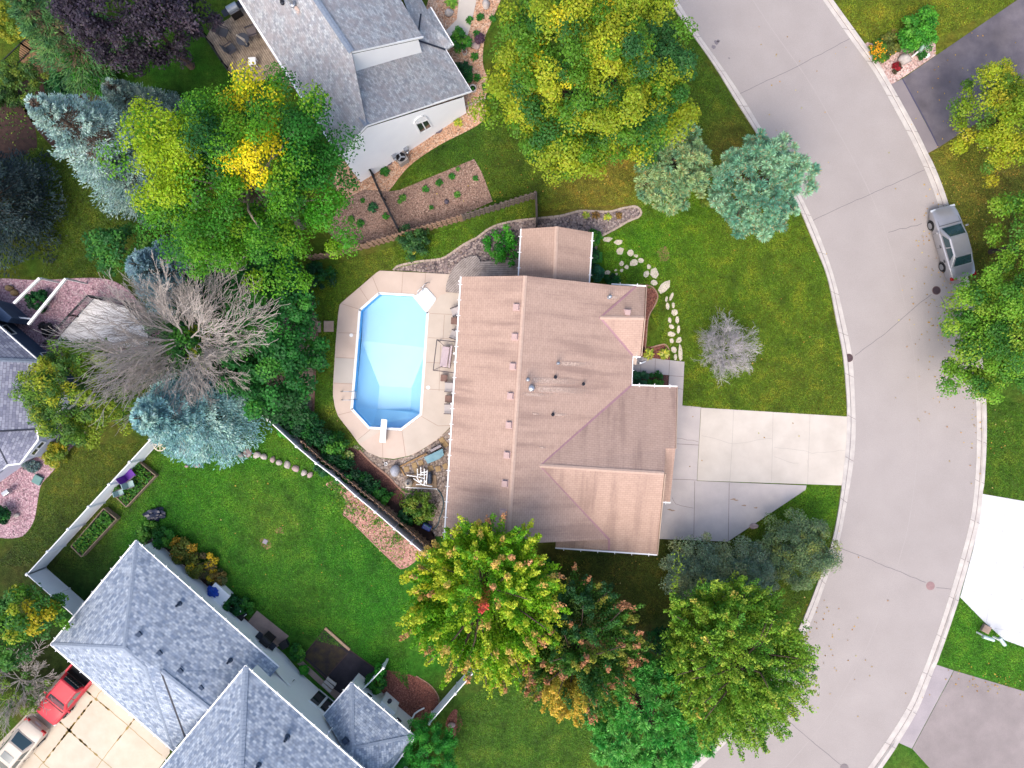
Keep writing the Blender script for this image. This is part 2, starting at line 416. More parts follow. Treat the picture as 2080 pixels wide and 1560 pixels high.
def spruce(name, label, px, py, h, rpx, pal, inner, seed, group=None, nb=330, per=60, leaf=(.3, .085), zlow=.6, tipf=.55, part='crown'):
    """conifer: whorls of drooping branches, needle sprays at their ends. px,py is the foot of the trunk"""
    rng = np.random.default_rng(seed); c = np.array(U(px, py)); R0 = rpx / PPM
    t = thing(name, label, 'tree', (c[0], c[1], 0), 0, group)
    q = rng.random(nb) ** 1.35; z = zlow + q * (h - zlow - .3); a = np.arange(nb) * 2.399 + rng.normal(0, .25, nb)
    Lb = R0 * (1 - q) ** .85 * (.8 + .35 * rng.random(nb)) + .25
    dr = np.stack([np.cos(a), np.sin(a), np.full(nb, -.12) + .35 * q + rng.normal(0, .08, nb)], 1); dr = nrm(dr)
    idx = np.repeat(np.arange(nb), per); n = len(idx); u = .2 + .8 * rng.random(n) ** .65
    side = nrm(np.cross(dr, [0, 0, 1])); w = (Lb * .22 + .12)[idx] * (1.15 - u * .55)
    lat = rng.normal(0, .5, n) * w
    P = c + np.array([0, 0, 1]) * z[idx, None] + dr[idx] * (Lb[idx] * u)[:, None] + side[idx] * lat[:, None] + np.array([0, 0, 1]) * (rng.normal(0, .05, n) - np.abs(lat) * .15 + (.12 * Lb[idx] * u * u))[:, None]
    D = nrm(dr[idx] + side[idx] * (lat / np.maximum(w, .05))[:, None] * .9 + rng.normal(0, .35, (n, 3)) + np.array([0, 0, .3]))
    Nn = nrm(np.array([0, 0, 1]) + rng.normal(0, .5, (n, 3)))
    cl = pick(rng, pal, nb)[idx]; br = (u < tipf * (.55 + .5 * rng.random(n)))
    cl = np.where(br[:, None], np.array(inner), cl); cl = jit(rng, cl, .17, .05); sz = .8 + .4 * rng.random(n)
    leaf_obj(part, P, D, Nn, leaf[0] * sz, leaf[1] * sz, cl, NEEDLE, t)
    mb = MB(); mb.tube([c - [0, 0, .1], c + [0, 0, h * .5], c + [0, 0, h]], [.05 + h * .016, .03 + h * .009, .015], 7)
    for i in range(0, nb, 3):
        s = c + [0, 0, z[i]]; mb.tube([s, s + dr[i] * Lb[i] * .8], [.03, .012], 4)
    mb.out('trunk', BARK, t, smooth=True); return t
def pine(name, label, px, py, zc, rx, ry, rz, npf, pal, inner, seed, group=None, per=110, L=.36, W=.045, prad=.3, trunk=.16):
    """open pine: rounded tufts of radiating needles"""
    rng = np.random.default_rng(seed); rnd = random.Random(seed); c = U(px, py, zc); k = (HC - zc) / HC / PPM
    t = thing(name, label, 'tree', (c.x, c.y, 0), 0, group)
    d = unit(rng, npf * 3); d = d[d[:, 2] > -.45][:npf]; npf = len(d)
    f = np.array([1 + .34 * noise.noise(Vector(x) * 2.4 + Vector((seed, 1, 4))) for x in d]); r = (.45 + .55 * rng.random(npf) ** .5) * f
    cc = np.array(c) + d * r[:, None] * np.array([rx * k, ry * k, rz]); pc = pick(rng, pal, npf)
    idx = np.repeat(np.arange(npf), per); n = len(idx); v = unit(rng, n); v[:, 2] = np.abs(v[:, 2]) * 1.1 - .25; v = nrm(v + d[idx] * .35)
    s = prad * (.8 + .4 * rng.random(npf))[idx]
    P = cc[idx] + v * (s * (.35 + .75 * rng.random(n)))[:, None]
    Nn = nrm(np.cross(v, unit(rng, n)) + np.array([0, 0, .4])); cl = pc[idx]
    br = rng.random(n) < .09; cl = np.where(br[:, None], np.array(inner), cl); cl = jit(rng, cl, .2, .05)
    leaf_obj('crown', P, v, Nn, L * (.8 + .4 * rng.random(n)), np.full(n, W), cl, NEEDLE, t)
    limbs(t, (c.x, c.y, 0), zc + rz * .5, cc[rng.choice(npf, min(60, npf), replace=False)], trunk, BARK, rnd, .25)
    return t
def bare_branches(mb, base, h0, spread, seed, levels=4, n0=12, ln=3.4, r0=.1, up=.9, rmin=.012, kids=(5, 4, 4), shrink=.58, flatten=1.0, wob=.12):
    rnd = random.Random(seed)
    def grow(p, d, L, r, lev):
        pts = [p]; q = p.copy(); dd = d.copy(); n_ = 4
        for i in range(n_):
            dd = (dd + Vector((rnd.gauss(0, wob), rnd.gauss(0, wob), rnd.gauss(0, wob) + .03))).normalized(); q = q + dd * L / n_; pts.append(q.copy())
        mb.tube(pts, [max(rmin, r * (1 - .7 * i / n_)) for i in range(n_ + 1)], 5 if lev == 0 else (4 if lev == 1 else 3))
        if lev + 1 < levels:
            for k in range(kids[lev]):
                t = .25 + .75 * (k + rnd.random()) / kids[lev]; j = min(n_ - 1, int(t * n_)); s = pts[j].lerp(pts[j+1], t * n_ - j)
                ax = Vector((rnd.gauss(0, 1), rnd.gauss(0, 1), rnd.gauss(0, .7))).normalized(); nd = (d + ax * spread).normalized()
                nd.z = nd.z * flatten + .05; grow(s, nd.normalized(), L * shrink * (.7 + .6 * rnd.random()), r * .5, lev + 1)
    for i in range(n0):
        a = i * 2.399 + rnd.gauss(0, .2); t = i / n0
        d = Vector((math.cos(a), math.sin(a), up * (.25 + 1.1 * t))).normalized()
        grow(Vector(base) + Vector((0, 0, h0 * (.55 + .45 * t))), d, ln * (.75 + .5 * rnd.random()), r0, 0)
# ---------------------------------------------------------------- the ground, lawns, roads, paving
POOL = [(731, 630), (770, 596), (840, 600), (869, 635), (855, 842), (815, 872), (750, 869), (715, 831)]
def grass_mat():
    m, t, p, o = nt('lawn grass'); p.inputs['Roughness'].default_value = .9; p.inputs['Specular IOR Level'].default_value = .1
    tc = t.nodes.new('ShaderNodeTexCoord').outputs['Object']
    a = N(t, 'ShaderNodeAttribute', attribute_name='tint').outputs['Color']
    n1 = mapr(t, noise_n(t, tc, .55, 5, .6), .36, .64, .0, 1.0)
    n2 = mapr(t, noise_n(t, tc, 2.6, 5, .65), .3, .7, .6, 1.42)
    n3 = mapr(t, noise_n(t, tc, 11, 3, .7), .25, .75, .62, 1.4)
    n4 = mapr(t, noise_n(t, tc, 42, 2, .7), .25, .75, .65, 1.35)
    dry = mixc(t, 1.0, a, (1.36, 1.0, 1.1), 'MULTIPLY')
    lush = mixc(t, 1.0, a, (.8, 1.02, .85), 'MULTIPLY')
    c = mixc(t, n1, dry, lush)
    for n in (n2, n3, n4): c = mixc(t, 1.0, c, n, 'MULTIPLY')
    sp = mapr(t, noise_n(t, tc, 1.3, 6, .75), .64, .78, 0, .5)
    c = mixc(t, sp, c, C(128, 112, 58))
    t.links.new(c, p.inputs['Base Color'])
    b = N(t, 'ShaderNodeMath', operation='ADD', i_0=n3, i_1=n4); bumpit(t, p, b.outputs[0], .9, .03)
    return m
# lawn colours, some patches darkened to paint in house and tree shade: (px, py, radius px, colour)
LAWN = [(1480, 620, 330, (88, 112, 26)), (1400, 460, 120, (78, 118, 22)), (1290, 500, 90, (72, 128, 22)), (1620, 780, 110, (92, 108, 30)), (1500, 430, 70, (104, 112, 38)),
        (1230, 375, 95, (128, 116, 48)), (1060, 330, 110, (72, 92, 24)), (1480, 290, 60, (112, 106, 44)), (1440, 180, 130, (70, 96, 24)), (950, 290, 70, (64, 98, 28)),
        (620, 1090, 260, (58, 112, 28)), (450, 960, 110, (66, 122, 26)), (330, 1080, 90, (50, 110, 26)), (170, 1200, 90, (34, 72, 22)), (560, 1060, 70, (98, 122, 40)), (420, 1150, 60, (60, 108, 30)), (640, 1200, 70, (76, 116, 34)), (500, 1000, 50, (84, 120, 34)), (690, 1280, 60, (70, 116, 30)), (600, 960, 50, (80, 122, 32)), (800, 1300, 50, (86, 120, 34)), (700, 1040, 40, (92, 140, 34)), (760, 1290, 110, (50, 122, 28)), (700, 1180, 80, (52, 118, 28)),  # darkest patch, by the left fence, has the house's shade painted in
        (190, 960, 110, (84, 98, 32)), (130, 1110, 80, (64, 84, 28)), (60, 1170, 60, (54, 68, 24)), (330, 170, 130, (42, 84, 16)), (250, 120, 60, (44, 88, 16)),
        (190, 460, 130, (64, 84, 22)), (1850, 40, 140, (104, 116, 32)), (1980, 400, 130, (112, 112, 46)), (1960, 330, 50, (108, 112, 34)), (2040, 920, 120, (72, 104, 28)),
        (1240, 1200, 120, (84, 92, 36)), (1230, 1150, 60, (66, 76, 30)), (1400, 1120, 70, (66, 76, 24)), (1620, 1180, 80, (74, 98, 24)), (1650, 1030, 50, (80, 122, 26)), (1040, 1480, 130, (72, 108, 32)), (960, 1440, 60, (70, 104, 32)), (1230, 1280, 70, (70, 62, 36)),  # lawn below the brown house: tree shade painted in as darker tints
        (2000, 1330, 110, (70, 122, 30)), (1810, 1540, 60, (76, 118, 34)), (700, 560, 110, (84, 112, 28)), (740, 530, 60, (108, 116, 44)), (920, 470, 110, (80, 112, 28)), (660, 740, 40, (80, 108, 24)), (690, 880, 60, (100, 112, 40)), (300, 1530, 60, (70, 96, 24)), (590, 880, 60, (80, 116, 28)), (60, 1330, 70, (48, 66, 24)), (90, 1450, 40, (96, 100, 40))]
inner_x = np.linspace(-40, 40, 230); inner_y = np.linspace(-31, 31, 180)
xs = np.concatenate([[-600, -250, -120, -70, -50], inner_x, [50, 70, 120, 250, 600]]); ys = np.concatenate([[-600, -250, -120, -60, -40], inner_y, [40, 60, 120, 250, 600]])
GX, GY = np.meshgrid(xs, ys); V = np.stack([GX.ravel(), GY.ravel(), np.zeros(GX.size)], 1)
sp_ = np.stack([V[:, 0] * PPM + 1040, 780 - V[:, 1] * PPM], 1)
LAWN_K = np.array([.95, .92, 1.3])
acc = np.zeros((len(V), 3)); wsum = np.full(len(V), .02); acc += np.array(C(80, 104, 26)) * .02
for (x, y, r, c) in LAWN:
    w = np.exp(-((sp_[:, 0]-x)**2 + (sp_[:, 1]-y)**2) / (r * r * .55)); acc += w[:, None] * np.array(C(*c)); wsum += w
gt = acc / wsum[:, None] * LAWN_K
nx = len(xs); faces = []
def lawn_col(q):
    a = np.tile(np.array(C(80, 104, 26)) * .02, (len(q), 1)); w_ = np.full(len(q), .02)
    for (x, y, r, c) in LAWN:
        w = np.exp(-((q[:, 0]-x)**2 + (q[:, 1]-y)**2) / (r * r * .55)); a += w[:, None] * np.array(C(*c)); w_ += w
    return a / w_[:, None] * LAWN_K
def in_pool(q, d):
    for a, b in zip(POOL, POOL[1:] + POOL[:1]):
        nx_, ny_ = (b[1]-a[1]), -(b[0]-a[0]); l = math.hypot(nx_, ny_)
        if ((q[0]-a[0])*nx_ + (q[1]-a[1])*ny_) / l > d: return False
    return True
for j in range(len(ys) - 1):
    for i in range(nx - 1):
        q = (xs[i] + xs[i+1]) / 2 * PPM + 1040, 780 - (ys[j] + ys[j+1]) / 2 * PPM
        if in_pool(q, 16): continue
        b = j * nx + i; faces.append((b, b+1, b+1+nx, b+nx))
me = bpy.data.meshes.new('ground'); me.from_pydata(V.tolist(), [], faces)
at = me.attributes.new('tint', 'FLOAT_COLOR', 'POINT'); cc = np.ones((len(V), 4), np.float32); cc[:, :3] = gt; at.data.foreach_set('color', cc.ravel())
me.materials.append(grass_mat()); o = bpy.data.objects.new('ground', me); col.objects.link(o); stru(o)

# road and its kerbs
LK_out = [(1290, -110), (1357, 0), (1404, 68), (1450, 134), (1496, 209), (1542, 281), (1583, 350), (1617, 411), (1649, 486), (1679, 561), (1697, 647), (1711, 719), (1718, 794), (1720, 846), (1718, 900), (1713, 953), (1704, 1024), (1689, 1099), (1665, 1170), (1622, 1275), (1560, 1380), (1480, 1476), (1395, 1556), (1290, 1640)]
LK_in = [(1308, -115), (1376, 0), (1416, 65), (1463, 131), (1509, 199), (1562, 287), (1600, 350), (1632, 408), (1664, 477), (1694, 562), (1716, 652), (1731, 726), (1736, 800), (1738, 869), (1736, 915), (1731, 957), (1719, 1028), (1704, 1102), (1680, 1176), (1637, 1286), (1576, 1392), (1494, 1490), (1408, 1570), (1300, 1658)]
RK_in = [(1590, -115), (1671, 0), (1725, 77), (1775, 147), (1817, 222), (1857, 298), (1896, 388), (1930, 500), (1955, 610), (1972, 710), (1982, 809), (1984, 900), (1980, 985), (1972, 1050), (1959, 1106), (1935, 1189), (1905, 1282), (1871, 1372), (1837, 1447), (1762, 1560), (1690, 1650)]
RK_out = [(1612, -110), (1690, 0), (1742, 72), (1792, 143), (1836, 218), (1876, 294), (1915, 385), (1948, 497), (1974, 607), (1991, 708), (2001, 809), (2002, 900), (1997, 985), (1990, 1054), (1976, 1112), (1952, 1198), (1920, 1295), (1887, 1385), (1853, 1462), (1782, 1570), (1708, 1660)]
ASPH = mat('asphalt road', C(177, 168, 164), C(170, 161, 157), .5, .9, .25, 60, grain=.18, gs=30, big=.05, bigs=.06)
KERB = mat('kerb concrete', C(216, 208, 200), C(192, 183, 178), 1.5, .85, .2, 40, grain=.08, gs=30)
JOINT = mat('joint', C(122, 112, 112), C(95, 86, 88), 8, .95); CRACK = mat('road crack sealant', C(122, 114, 118), C(138, 130, 132), 5, .8)
lo, li = cp(LK_out, False, 6), cp(LK_in, False, 6); ri, ro = cp(RK_in, False, 6), cp(RK_out, False, 6)
def strip_between(name, A, B, z, m, parent=None):
    P, Q = Us(A), Us(B); n = min(len(P), len(Q))
    def res(X, k):
        X = np.array([list(v) for v in X]); d = np.concatenate([[0], np.cumsum(np.linalg.norm(np.diff(X, axis=0), axis=1))]); u = np.linspace(0, d[-1], k)
        return [Vector((np.interp(a, d, X[:, 0]), np.interp(a, d, X[:, 1]), z)) for a in u]
    P, Q = res(P, 120), res(Q, 120); vs = P + Q; mb = MB()
    mb.add(vs, [(i, i+1, 120+i+1, 120+i) for i in range(119)]); o = mb.out(name, m, parent)
    if o.data.polygons[5].normal.z < 0: o.data.flip_normals()
    return o, P, Q
rd, RP, RQ = strip_between('road', li, ri, .004, ASPH); stru(rd)
def kerb(name, A, B, cuts):
    """gutter pan on the road side, raised kerb on the lawn side"""
    root = bpy.data.objects.new(name, None); col.objects.link(root); stru(root)
    _, P, Q = strip_between('gutter_pan', A, B, .012, KERB, root)
    mb = MB(); n = len(P); prof = []
    for i in range(n):
        a, b = P[i], Q[i]; q = a.lerp(b, .46)
        h = .10
        for c0, c1 in cuts:
            y = 780 - (a.y * PPM)
            if c0 < y < c1: h = .03
        prof.append([a + Vector((0, 0, -.02)), a + Vector((0, 0, h)), a.lerp(b, .36) + Vector((0, 0, h)), q + Vector((0, 0, .004))])
    vs = [v for r in prof for v in r]; fs = []
    for i in range(n - 1):
        for k in range(3): fs.append((i*4+k, i*4+k+1, (i+1)*4+k+1, (i+1)*4+k))
    mb.add(vs, fs); ko = mb.out('kerb', KERB, root)
    if ko.data.polygons[1].normal.z < 0: ko.data.flip_normals()
    mj = MB()
    for i in range(3, n - 1, 5):
        ribbon(mj, [P[i] + Vector((0, 0, .106)), P[i].lerp(Q[i], .36) + Vector((0, 0, .106))], .022)
        ribbon(mj, [P[i].lerp(Q[i], .47) + Vector((0, 0, .006)), Q[i] + Vector((0, 0, .006))], .022)
    ribbon(mj, [P[i].lerp(Q[i], .49) + Vector((0, 0, .005)) for i in range(n)], .022)
    mj.out('joint', JOINT, root); return root
kerb('near_kerb', lo, li, [(838, 992)]); kerb('far_kerb', ro, ri, [(150, 315), (995, 1215), (1345, 1512)])
lines('crack', [[(1502, 191), (1560, 163), (1620, 135), (1727, 78)], [(1650, 448), (1700, 424), (1760, 398), (1800, 380), (1878, 345)], [(1737, 722), (1800, 676), (1860, 622), (1892, 598)], [(1910, 602), (1930, 635), (1956, 668)],
                [(1702, 1112), (1760, 1134), (1880, 1183)], [(1902, 1193), (1934, 1197)], [(1584, 1450), (1640, 1498), (1715, 1560), (1740, 1582)]], .035, .008, CRACK, rd, .015, 4)
mb = MB(); ribbon(mb, [RP[i].lerp(RQ[i], .52) + Vector((0, 0, .003)) for i in range(120)], .05); mb.out('paving_seam', mat('pale paving seam', C(181, 172, 168), C(176, 167, 163), 2.5, .9), rd)
lines('faint_crack', [[(1804, 471), (1840, 462), (1872, 454)]], .04, .008, CRACK, rd, .03, 5)
TYRE_D = mat('oil mark', C(120, 112, 118), C(140, 132, 136), 8, .7)
mb = MB()
for i, (x, y, r) in enumerate([(1455, 86, .16), (1449, 95, .14), (1459, 83, .1), (1481, 118, .06)]): mb.prism([(U(x, y).x + r*(1+.3*math.sin(k*2.3+i))*math.cos(k*.7), U(x, y).y + r*(1+.3*math.cos(k*1.7))*math.sin(k*.7)) for k in range(9)], .005, .008)
mb.out('oil_stain', TYRE_D, rd)
# driveways
FAINT = mat('faint joint', C(186, 176, 168), C(170, 160, 154), 6, .9)
DRIVE = mat('pale driveway concrete', C(220, 210, 198), C(208, 197, 185), .9, .85, .2, 40, grain=.05, gs=30, big=.07, bigs=.35)
SLAB = mat('grey concrete', C(208, 197, 192), C(196, 186, 182), .9, .85, .2, 40, grain=.06, gs=30, big=.08, bigs=.4)
dv = stru(sheet('driveway', [(1424, 828), (1720, 846), (1722, 900), (1714, 986), (1416, 976)], .03, DRIVE, None, .05))
lines('joint', [[(1490, 832), (1487, 900), (1482, 978)], [(1570, 837), (1567, 978)], [(1645, 842), (1640, 983)]], .02, .034, FAINT, dv)
lines('crack', [[(1425, 884), (1470, 898), (1490, 902), (1530, 895), (1568, 890)], [(1572, 908), (1610, 912), (1650, 919), (1715, 915)], [(1572, 928), (1600, 937), (1622, 941)], [(1640, 935), (1641, 950)]], .016, .034, FAINT, dv, .035, 9)
gs_ = stru(sheet('side_driveway', [(1370, 822), (1423.3, 827), (1415.3, 976.7), (1638, 986), (1636, 995), (1478, 1100), (1330, 1094), (1330, 960)], .026, SLAB, None, .05))
lines('joint', [[(1411, 977), (1409, 1096)], [(1481, 981), (1479, 1100)], [(1340, 972), (1415, 975)], [(1350, 900), (1419, 904)]], .025, .031, JOINT, gs_)
lines('crack', [[(1372, 890), (1395, 893), (1418, 897)], [(1365, 1010), (1372, 1025), (1408, 1032)]], .018, .031, JOINT, gs_, .03, 3)
RUST = mat('rust stain', C(172, 138, 104), C(176, 156, 140), 5, .9)
mb = MB(); rnd = random.Random(5)
for (x, y) in [(1489, 1014), (1496, 1016), (1512, 1027), (1536, 1031), (1361, 1035), (1366, 1037)]:
    p = U(x, y); mb.prism([(p.x + rnd.uniform(.04, .16)*math.cos(k*.785)*1.5, p.y + rnd.uniform(.03, .07)*math.sin(k*.785)) for k in range(8)], .027, .0305)
mb.out('rust_stain', RUST, gs_)
wk = stru(sheet('front_walk', [(1276, 722), (1390, 735), (1385.6, 824), (1371, 823), (1372, 790), (1357.5, 786), (1359.5, 762), (1276, 755)], .04, SLAB, None, .06))
lines('joint', [[(1302, 727), (1301, 757)], [(1331, 729), (1330, 760)], [(1360, 732), (1357, 786)], [(1359, 763), (1388, 765)], [(1373, 788), (1387, 791)]], .022, .044, JOINT, wk)
DARKDR = mat('sealed asphalt', C(120, 112, 116), C(92, 87, 96), .7, .8, .25, 60, grain=.12, gs=40, big=.25, bigs=.5)
DARKDR2 = mat('worn sealed asphalt', C(152, 142, 142), C(134, 125, 128), .8, .85, .25, 60, grain=.1, gs=40, big=.1, bigs=.4)
dd = stru(sheet('asphalt_driveway', [(1833, 160), (1901, 113), (2075, -6), (2260, -130), (2300, 60), (2080, 190), (1943, 276), (1907, 299)], .016, DARKDR, None, .03))
sheet('apron', [(1801, 176), (1832, 160.5), (1906, 299.5), (1880, 314), (1842, 234)], .016, DARKDR2, dd, .03)
lines('joint', [[(1832.5, 160), (1858, 206), (1884, 254), (1906.5, 300)]], .09, .021, mat('sealed joint', C(88, 84, 108), None, 5), dd)
ASPH2 = mat('weathered asphalt', C(160, 149, 147), C(146, 136, 134), .8, .9, .25, 60, grain=.14, gs=38, big=.08, bigs=.3)
d3 = stru(sheet('lower_driveway', [(1938, 1362), (2080, 1404), (2260, 1470), (2200, 1700), (1960, 1640), (1890, 1562), (1853, 1521)], .016, ASPH2, None, .03))
sheet('apron', [(1902, 1350), (1937, 1361.6), (1852, 1520.5), (1820, 1506), (1866, 1432)], .016, mat('pale weathered asphalt', C(178, 168, 170), C(164, 155, 158), 1, .9, .2, 60, grain=.12, gs=38), d3, .03)
WHITEC = mat('new white concrete', (.53, .53, .53), (.50, .50, .505), 1, .8, .1, 40, grain=.05, gs=25, big=.04)
d4 = stru(sheet('white_driveway', [(1994, 1003), (2080, 1018), (2300, 1055), (2280, 1350), (2082, 1315), (2040, 1300), (2000, 1264), (1950, 1213), (1976, 1118), (1990, 1054)], .03, WHITEC, None, .05))
lines('joint', [[(1978, 1068), (2090, 1089)], [(1965, 1133), (2090, 1154)], [(1953, 1197), (2090, 1220)], [(2045, 1010), (2035, 1080), (2003, 1262)], [(2020, 1276), (2090, 1288)], [(2085, 1018), (2070, 1310)]], .018, .034, mat('pale joint', C(176, 174, 178), None, 5), d4)
CREAM = mat('cream driveway concrete', C(222, 208, 188), C(208, 193, 172), 1, .85, .2, 40, grain=.05, gs=30, big=.06, bigs=.4)
d5 = stru(sheet('cream_driveway', [(150, 1342), (96, 1400), (44, 1462), (-40, 1548), (-140, 1660), (250, 1660), (345, 1530), (345, 1470), (235, 1330)], .03, CREAM, None, .05))
MOSS = mat('mossy joint', C(158, 134, 70), C(170, 148, 98), 3, .95)
lines('joint', [[(172, 1400), (250, 1465), (330, 1534)], [(187, 1424), (140, 1486), (78, 1562)], [(280, 1452), (240, 1502), (192, 1565)], [(70, 1528), (110, 1570)], [(118, 1462), (170, 1510), (228, 1560)], [(208, 1400), (196, 1418)]], .04, .034, mat('weed grown joint', C(184, 164, 120), C(156, 134, 80), 4, .95), d5, .02, 3)
mb = MB(); rnd = random.Random(11)
for a, b, n_ in [((172, 1400), (225, 1444), 12), ((187, 1424), (80, 1560), 44), ((120, 1464), (200, 1536), 26), ((280, 1452), (240, 1502), 8)]:
    for i in range(n_):
        t = rnd.random(); p = U(a[0] + (b[0]-a[0])*t, a[1] + (b[1]-a[1])*t); d = (U(*b) - U(*a)).normalized(); s_ = Vector((-d.y, d.x, 0)); l_, w_ = rnd.uniform(.05, .22), rnd.uniform(.03, .08)
        mb.prism([tuple((p + d*l_*math.cos(k*.785)*rnd.uniform(.7, 1.2) + s_*w_*math.sin(k*.785)*rnd.uniform(.7, 1.3)).xy) for k in range(8)], .03, .039)
mb.out('moss', MOSS, d5)
# planting beds and gravel
ORG = pebble_mat('orange gravel', [C(228, 176, 140), C(202, 150, 118), C(236, 204, 176), C(176, 132, 106)], 13)
MULCH = pebble_mat('bark mulch', [C(150, 118, 104), C(176, 144, 128), C(122, 96, 84), C(196, 168, 150)], 15)
REDM = pebble_mat('dark red mulch', [C(118, 80, 72), C(96, 66, 62), C(138, 96, 84)], 18)
PINKM = pebble_mat('pink mulch', [C(196, 142, 130), C(172, 122, 112), C(212, 168, 152), C(124, 120, 70)], 13)
BRM = pebble_mat('rust brown mulch', [C(150, 92, 76), C(122, 76, 66), C(174, 116, 98)], 15)
PEB = pebble_mat('river pebbles', [C(128, 112, 112), C(160, 142, 138), C(96, 86, 90), C(192, 176, 168), C(146, 124, 114)], 9)
PEB2 = pebble_mat('small pebbles', [C(150, 132, 120), C(178, 160, 146), C(116, 102, 98), C(204, 190, 178)], 9)
PINKG = pebble_mat('pink gravel', [C(190, 152, 160), C(164, 126, 138), C(214, 184, 188), C(140, 108, 120)], 11)
PINKG2 = pebble_mat('pale pink gravel', [C(224, 190, 178), C(204, 162, 154), C(236, 214, 204), C(184, 148, 140)], 11)
DIRT = mat('bare earth', C(168, 132, 98), C(128, 100, 72), 2, .95, .5, 15, grain=.2, gs=20)
DKM = mat('dark leaf litter', C(84, 62, 54), C(58, 44, 40), 3, .95, .6, 15, grain=.25, gs=15)
EDGE = mat('stone edging', C(206, 188, 172), C(176, 158, 146), 4, .9, .4, 12)
EDGE2 = mat('buff brick edging', C(190, 150, 128), C(166, 130, 112), 3, .9, .4, 12)
def bed(pts, z, m, name='gravel_bed', smooth=True, edge=None, em=None, ew=.13, eh=.05):
    o = stru(sheet(name, pts, z, m, None, 0, smooth))
    if edge:
        mb = MB(); P = Us(cp(edge, False, 4)); rnd = random.Random(int(edge[0][0]))
        tot = []; 
        for a, b in zip(P, P[1:]):
            L = (b - a).length; k = max(1, round(L / .32))
            for i in range(k):
                s_, e_ = a.lerp(b, i / k), a.lerp(b, (i + .93) / k); h = eh * rnd.uniform(.8, 1.2)
                mb.beam(s_ + Vector((0, 0, h / 2)), e_ + Vector((0, 0, h / 2)), ew * rnd.uniform(.85, 1.15), h)
        mb.out('edging', em or EDGE, o)
    return o
bed([(870, 0), (1010, -20), (1000, 40), (985, 77), (981, 129), (994, 172), (985, 200), (981, 246), (892, 295), (831, 338), (790, 388), (760, 420), (700, 420), (690, 330), (880, 200), (900, 100)], .004, ORG, 'orange_gravel_bed')
bed([(790, 389), (812, 386), (963, 323), (978, 348), (1001, 409), (930, 440), (860, 462), (700, 505), (665, 470), (690, 410), (740, 385)], .008, MULCH, 'mulch_bed', False)
bed([(799, 549), (810, 540), (852, 531), (895, 526), (920, 512), (945, 495), (970, 482), (1000, 461), (1040, 450), (1086, 444), (1137, 439), (1175, 429), (1200, 429), (1237, 430), (1270, 422), (1292, 420), (1302, 430), (1297, 441), (1275, 450), (1250, 465), (1217, 482), (1210, 520), (1080, 520), (1050, 556), (905, 557), (850, 552)], .008, PEB, 'pebble_bed', False,
    [(799, 549), (810, 540), (852, 531), (895, 526), (920, 512), (945, 495), (970, 482), (1000, 461), (1040, 450), (1086, 444), (1137, 439), (1175, 429), (1200, 429), (1237, 430), (1270, 422), (1292, 420), (1302, 430), (1297, 441), (1275, 450), (1250, 465), (1217, 482)])
bed([(1295, 580), (1311, 580), (1325, 583), (1336, 600), (1330, 620), (1320, 637), (1315, 657), (1312, 695), (1310, 712), (1288, 718), (1280, 650)], .008, BRM, 'front_mulch_bed', True, [(1311, 579), (1325, 583), (1336, 600), (1330, 620), (1320, 637), (1315, 657), (1312, 695), (1310, 712)], EDGE2, .08, .04)
bed([(1300, 705), (1330, 703), (1352, 700), (1360, 712), (1361, 733), (1292, 727)], .008, BRM, 'hosta_bed', False, [(1322, 706), (1340, 701), (1352, 700), (1360, 712)], EDGE2, .08, .04)
bed([(1277, 753), (1359, 761), (1357, 786), (1277, 780)], .012, REDM, 'walk_planting_bed', False)
bed([(1752, 92), (1762, 86), (1800, 96), (1880, 82), (1900, 85), (1901, 112), (1860, 140), (1808, 174), (1790, 145), (1772, 122)], .008, PINKG2, 'corner_gravel_bed', False)
bed([(-30, 1080), (37, 1092), (67, 1062), (77, 1015), (84, 985), (105, 960), (150, 905), (195, 860), (185, 840), (130, 835), (60, 900), (0, 960), (-40, 1000)], .006, PINKG, 'pink_gravel_bed', True)
bed([(-30, 572), (83, 569), (200, 565), (255, 585), (300, 640), (330, 700), (200, 730), (80, 720), (0, 700), (-30, 650)], .006, PINKG, 'pink_gravel_bed', True)
bed([(662, 985), (680, 975), (695, 975), (868, 1112), (850, 1135), (815, 1156), (786, 1130), (750, 1095), (717, 1062), (698, 1043), (702, 1018), (690, 1003)], .006, PINKM, 'pink_mulch_bed', True, [(695, 1043), (717, 1062), (750, 1095), (786, 1130), (815, 1156)], EDGE2, .06, .04)
bed([(688, 918), (725, 903), (747, 918), (772, 930), (800, 934), (830, 927), (862, 911), (905, 878), (925, 858), (960, 850), (940, 1085), (880, 1090), (862, 1040), (820, 1022), (780, 1010), (720, 970)], .006, PEB2, 'pool_pebble_bed', False)
bed([(690, 918), (710, 908), (730, 914), (745, 930), (787, 966), (805, 985), (822, 1002), (820, 1022), (806, 1024), (775, 1002), (730, 966), (698, 934)], .010, REDM, 'pool_mulch_bed', False, [(730, 914), (745, 930), (760, 944), (787, 966), (805, 985), (822, 1002)], EDGE2, .11, .06)
bed([(776, 1366), (800, 1362), (845, 1375), (875, 1395), (890, 1420), (884, 1445), (862, 1476), (835, 1484), (770, 1430), (760, 1395)], .006, BRM, 'rust_mulch_bed', True, [(845, 1373), (876, 1393), (892, 1420), (886, 1445)], EDGE2, .06, .04)
bed([(45, 85), (70, 78), (110, 110), (150, 150), (160, 178), (100, 158), (60, 140), (40, 120)], .006, DIRT, 'bare_earth', True)
bed([(110, 30), (150, 36), (150, 62), (110, 68), (95, 50)], .006, DIRT, 'bare_earth', True)
bed([(-40, 195), (20, 195), (60, 230), (75, 285), (60, 310), (-40, 320)], .006, DKM, 'leafy_mulch_bed', True)
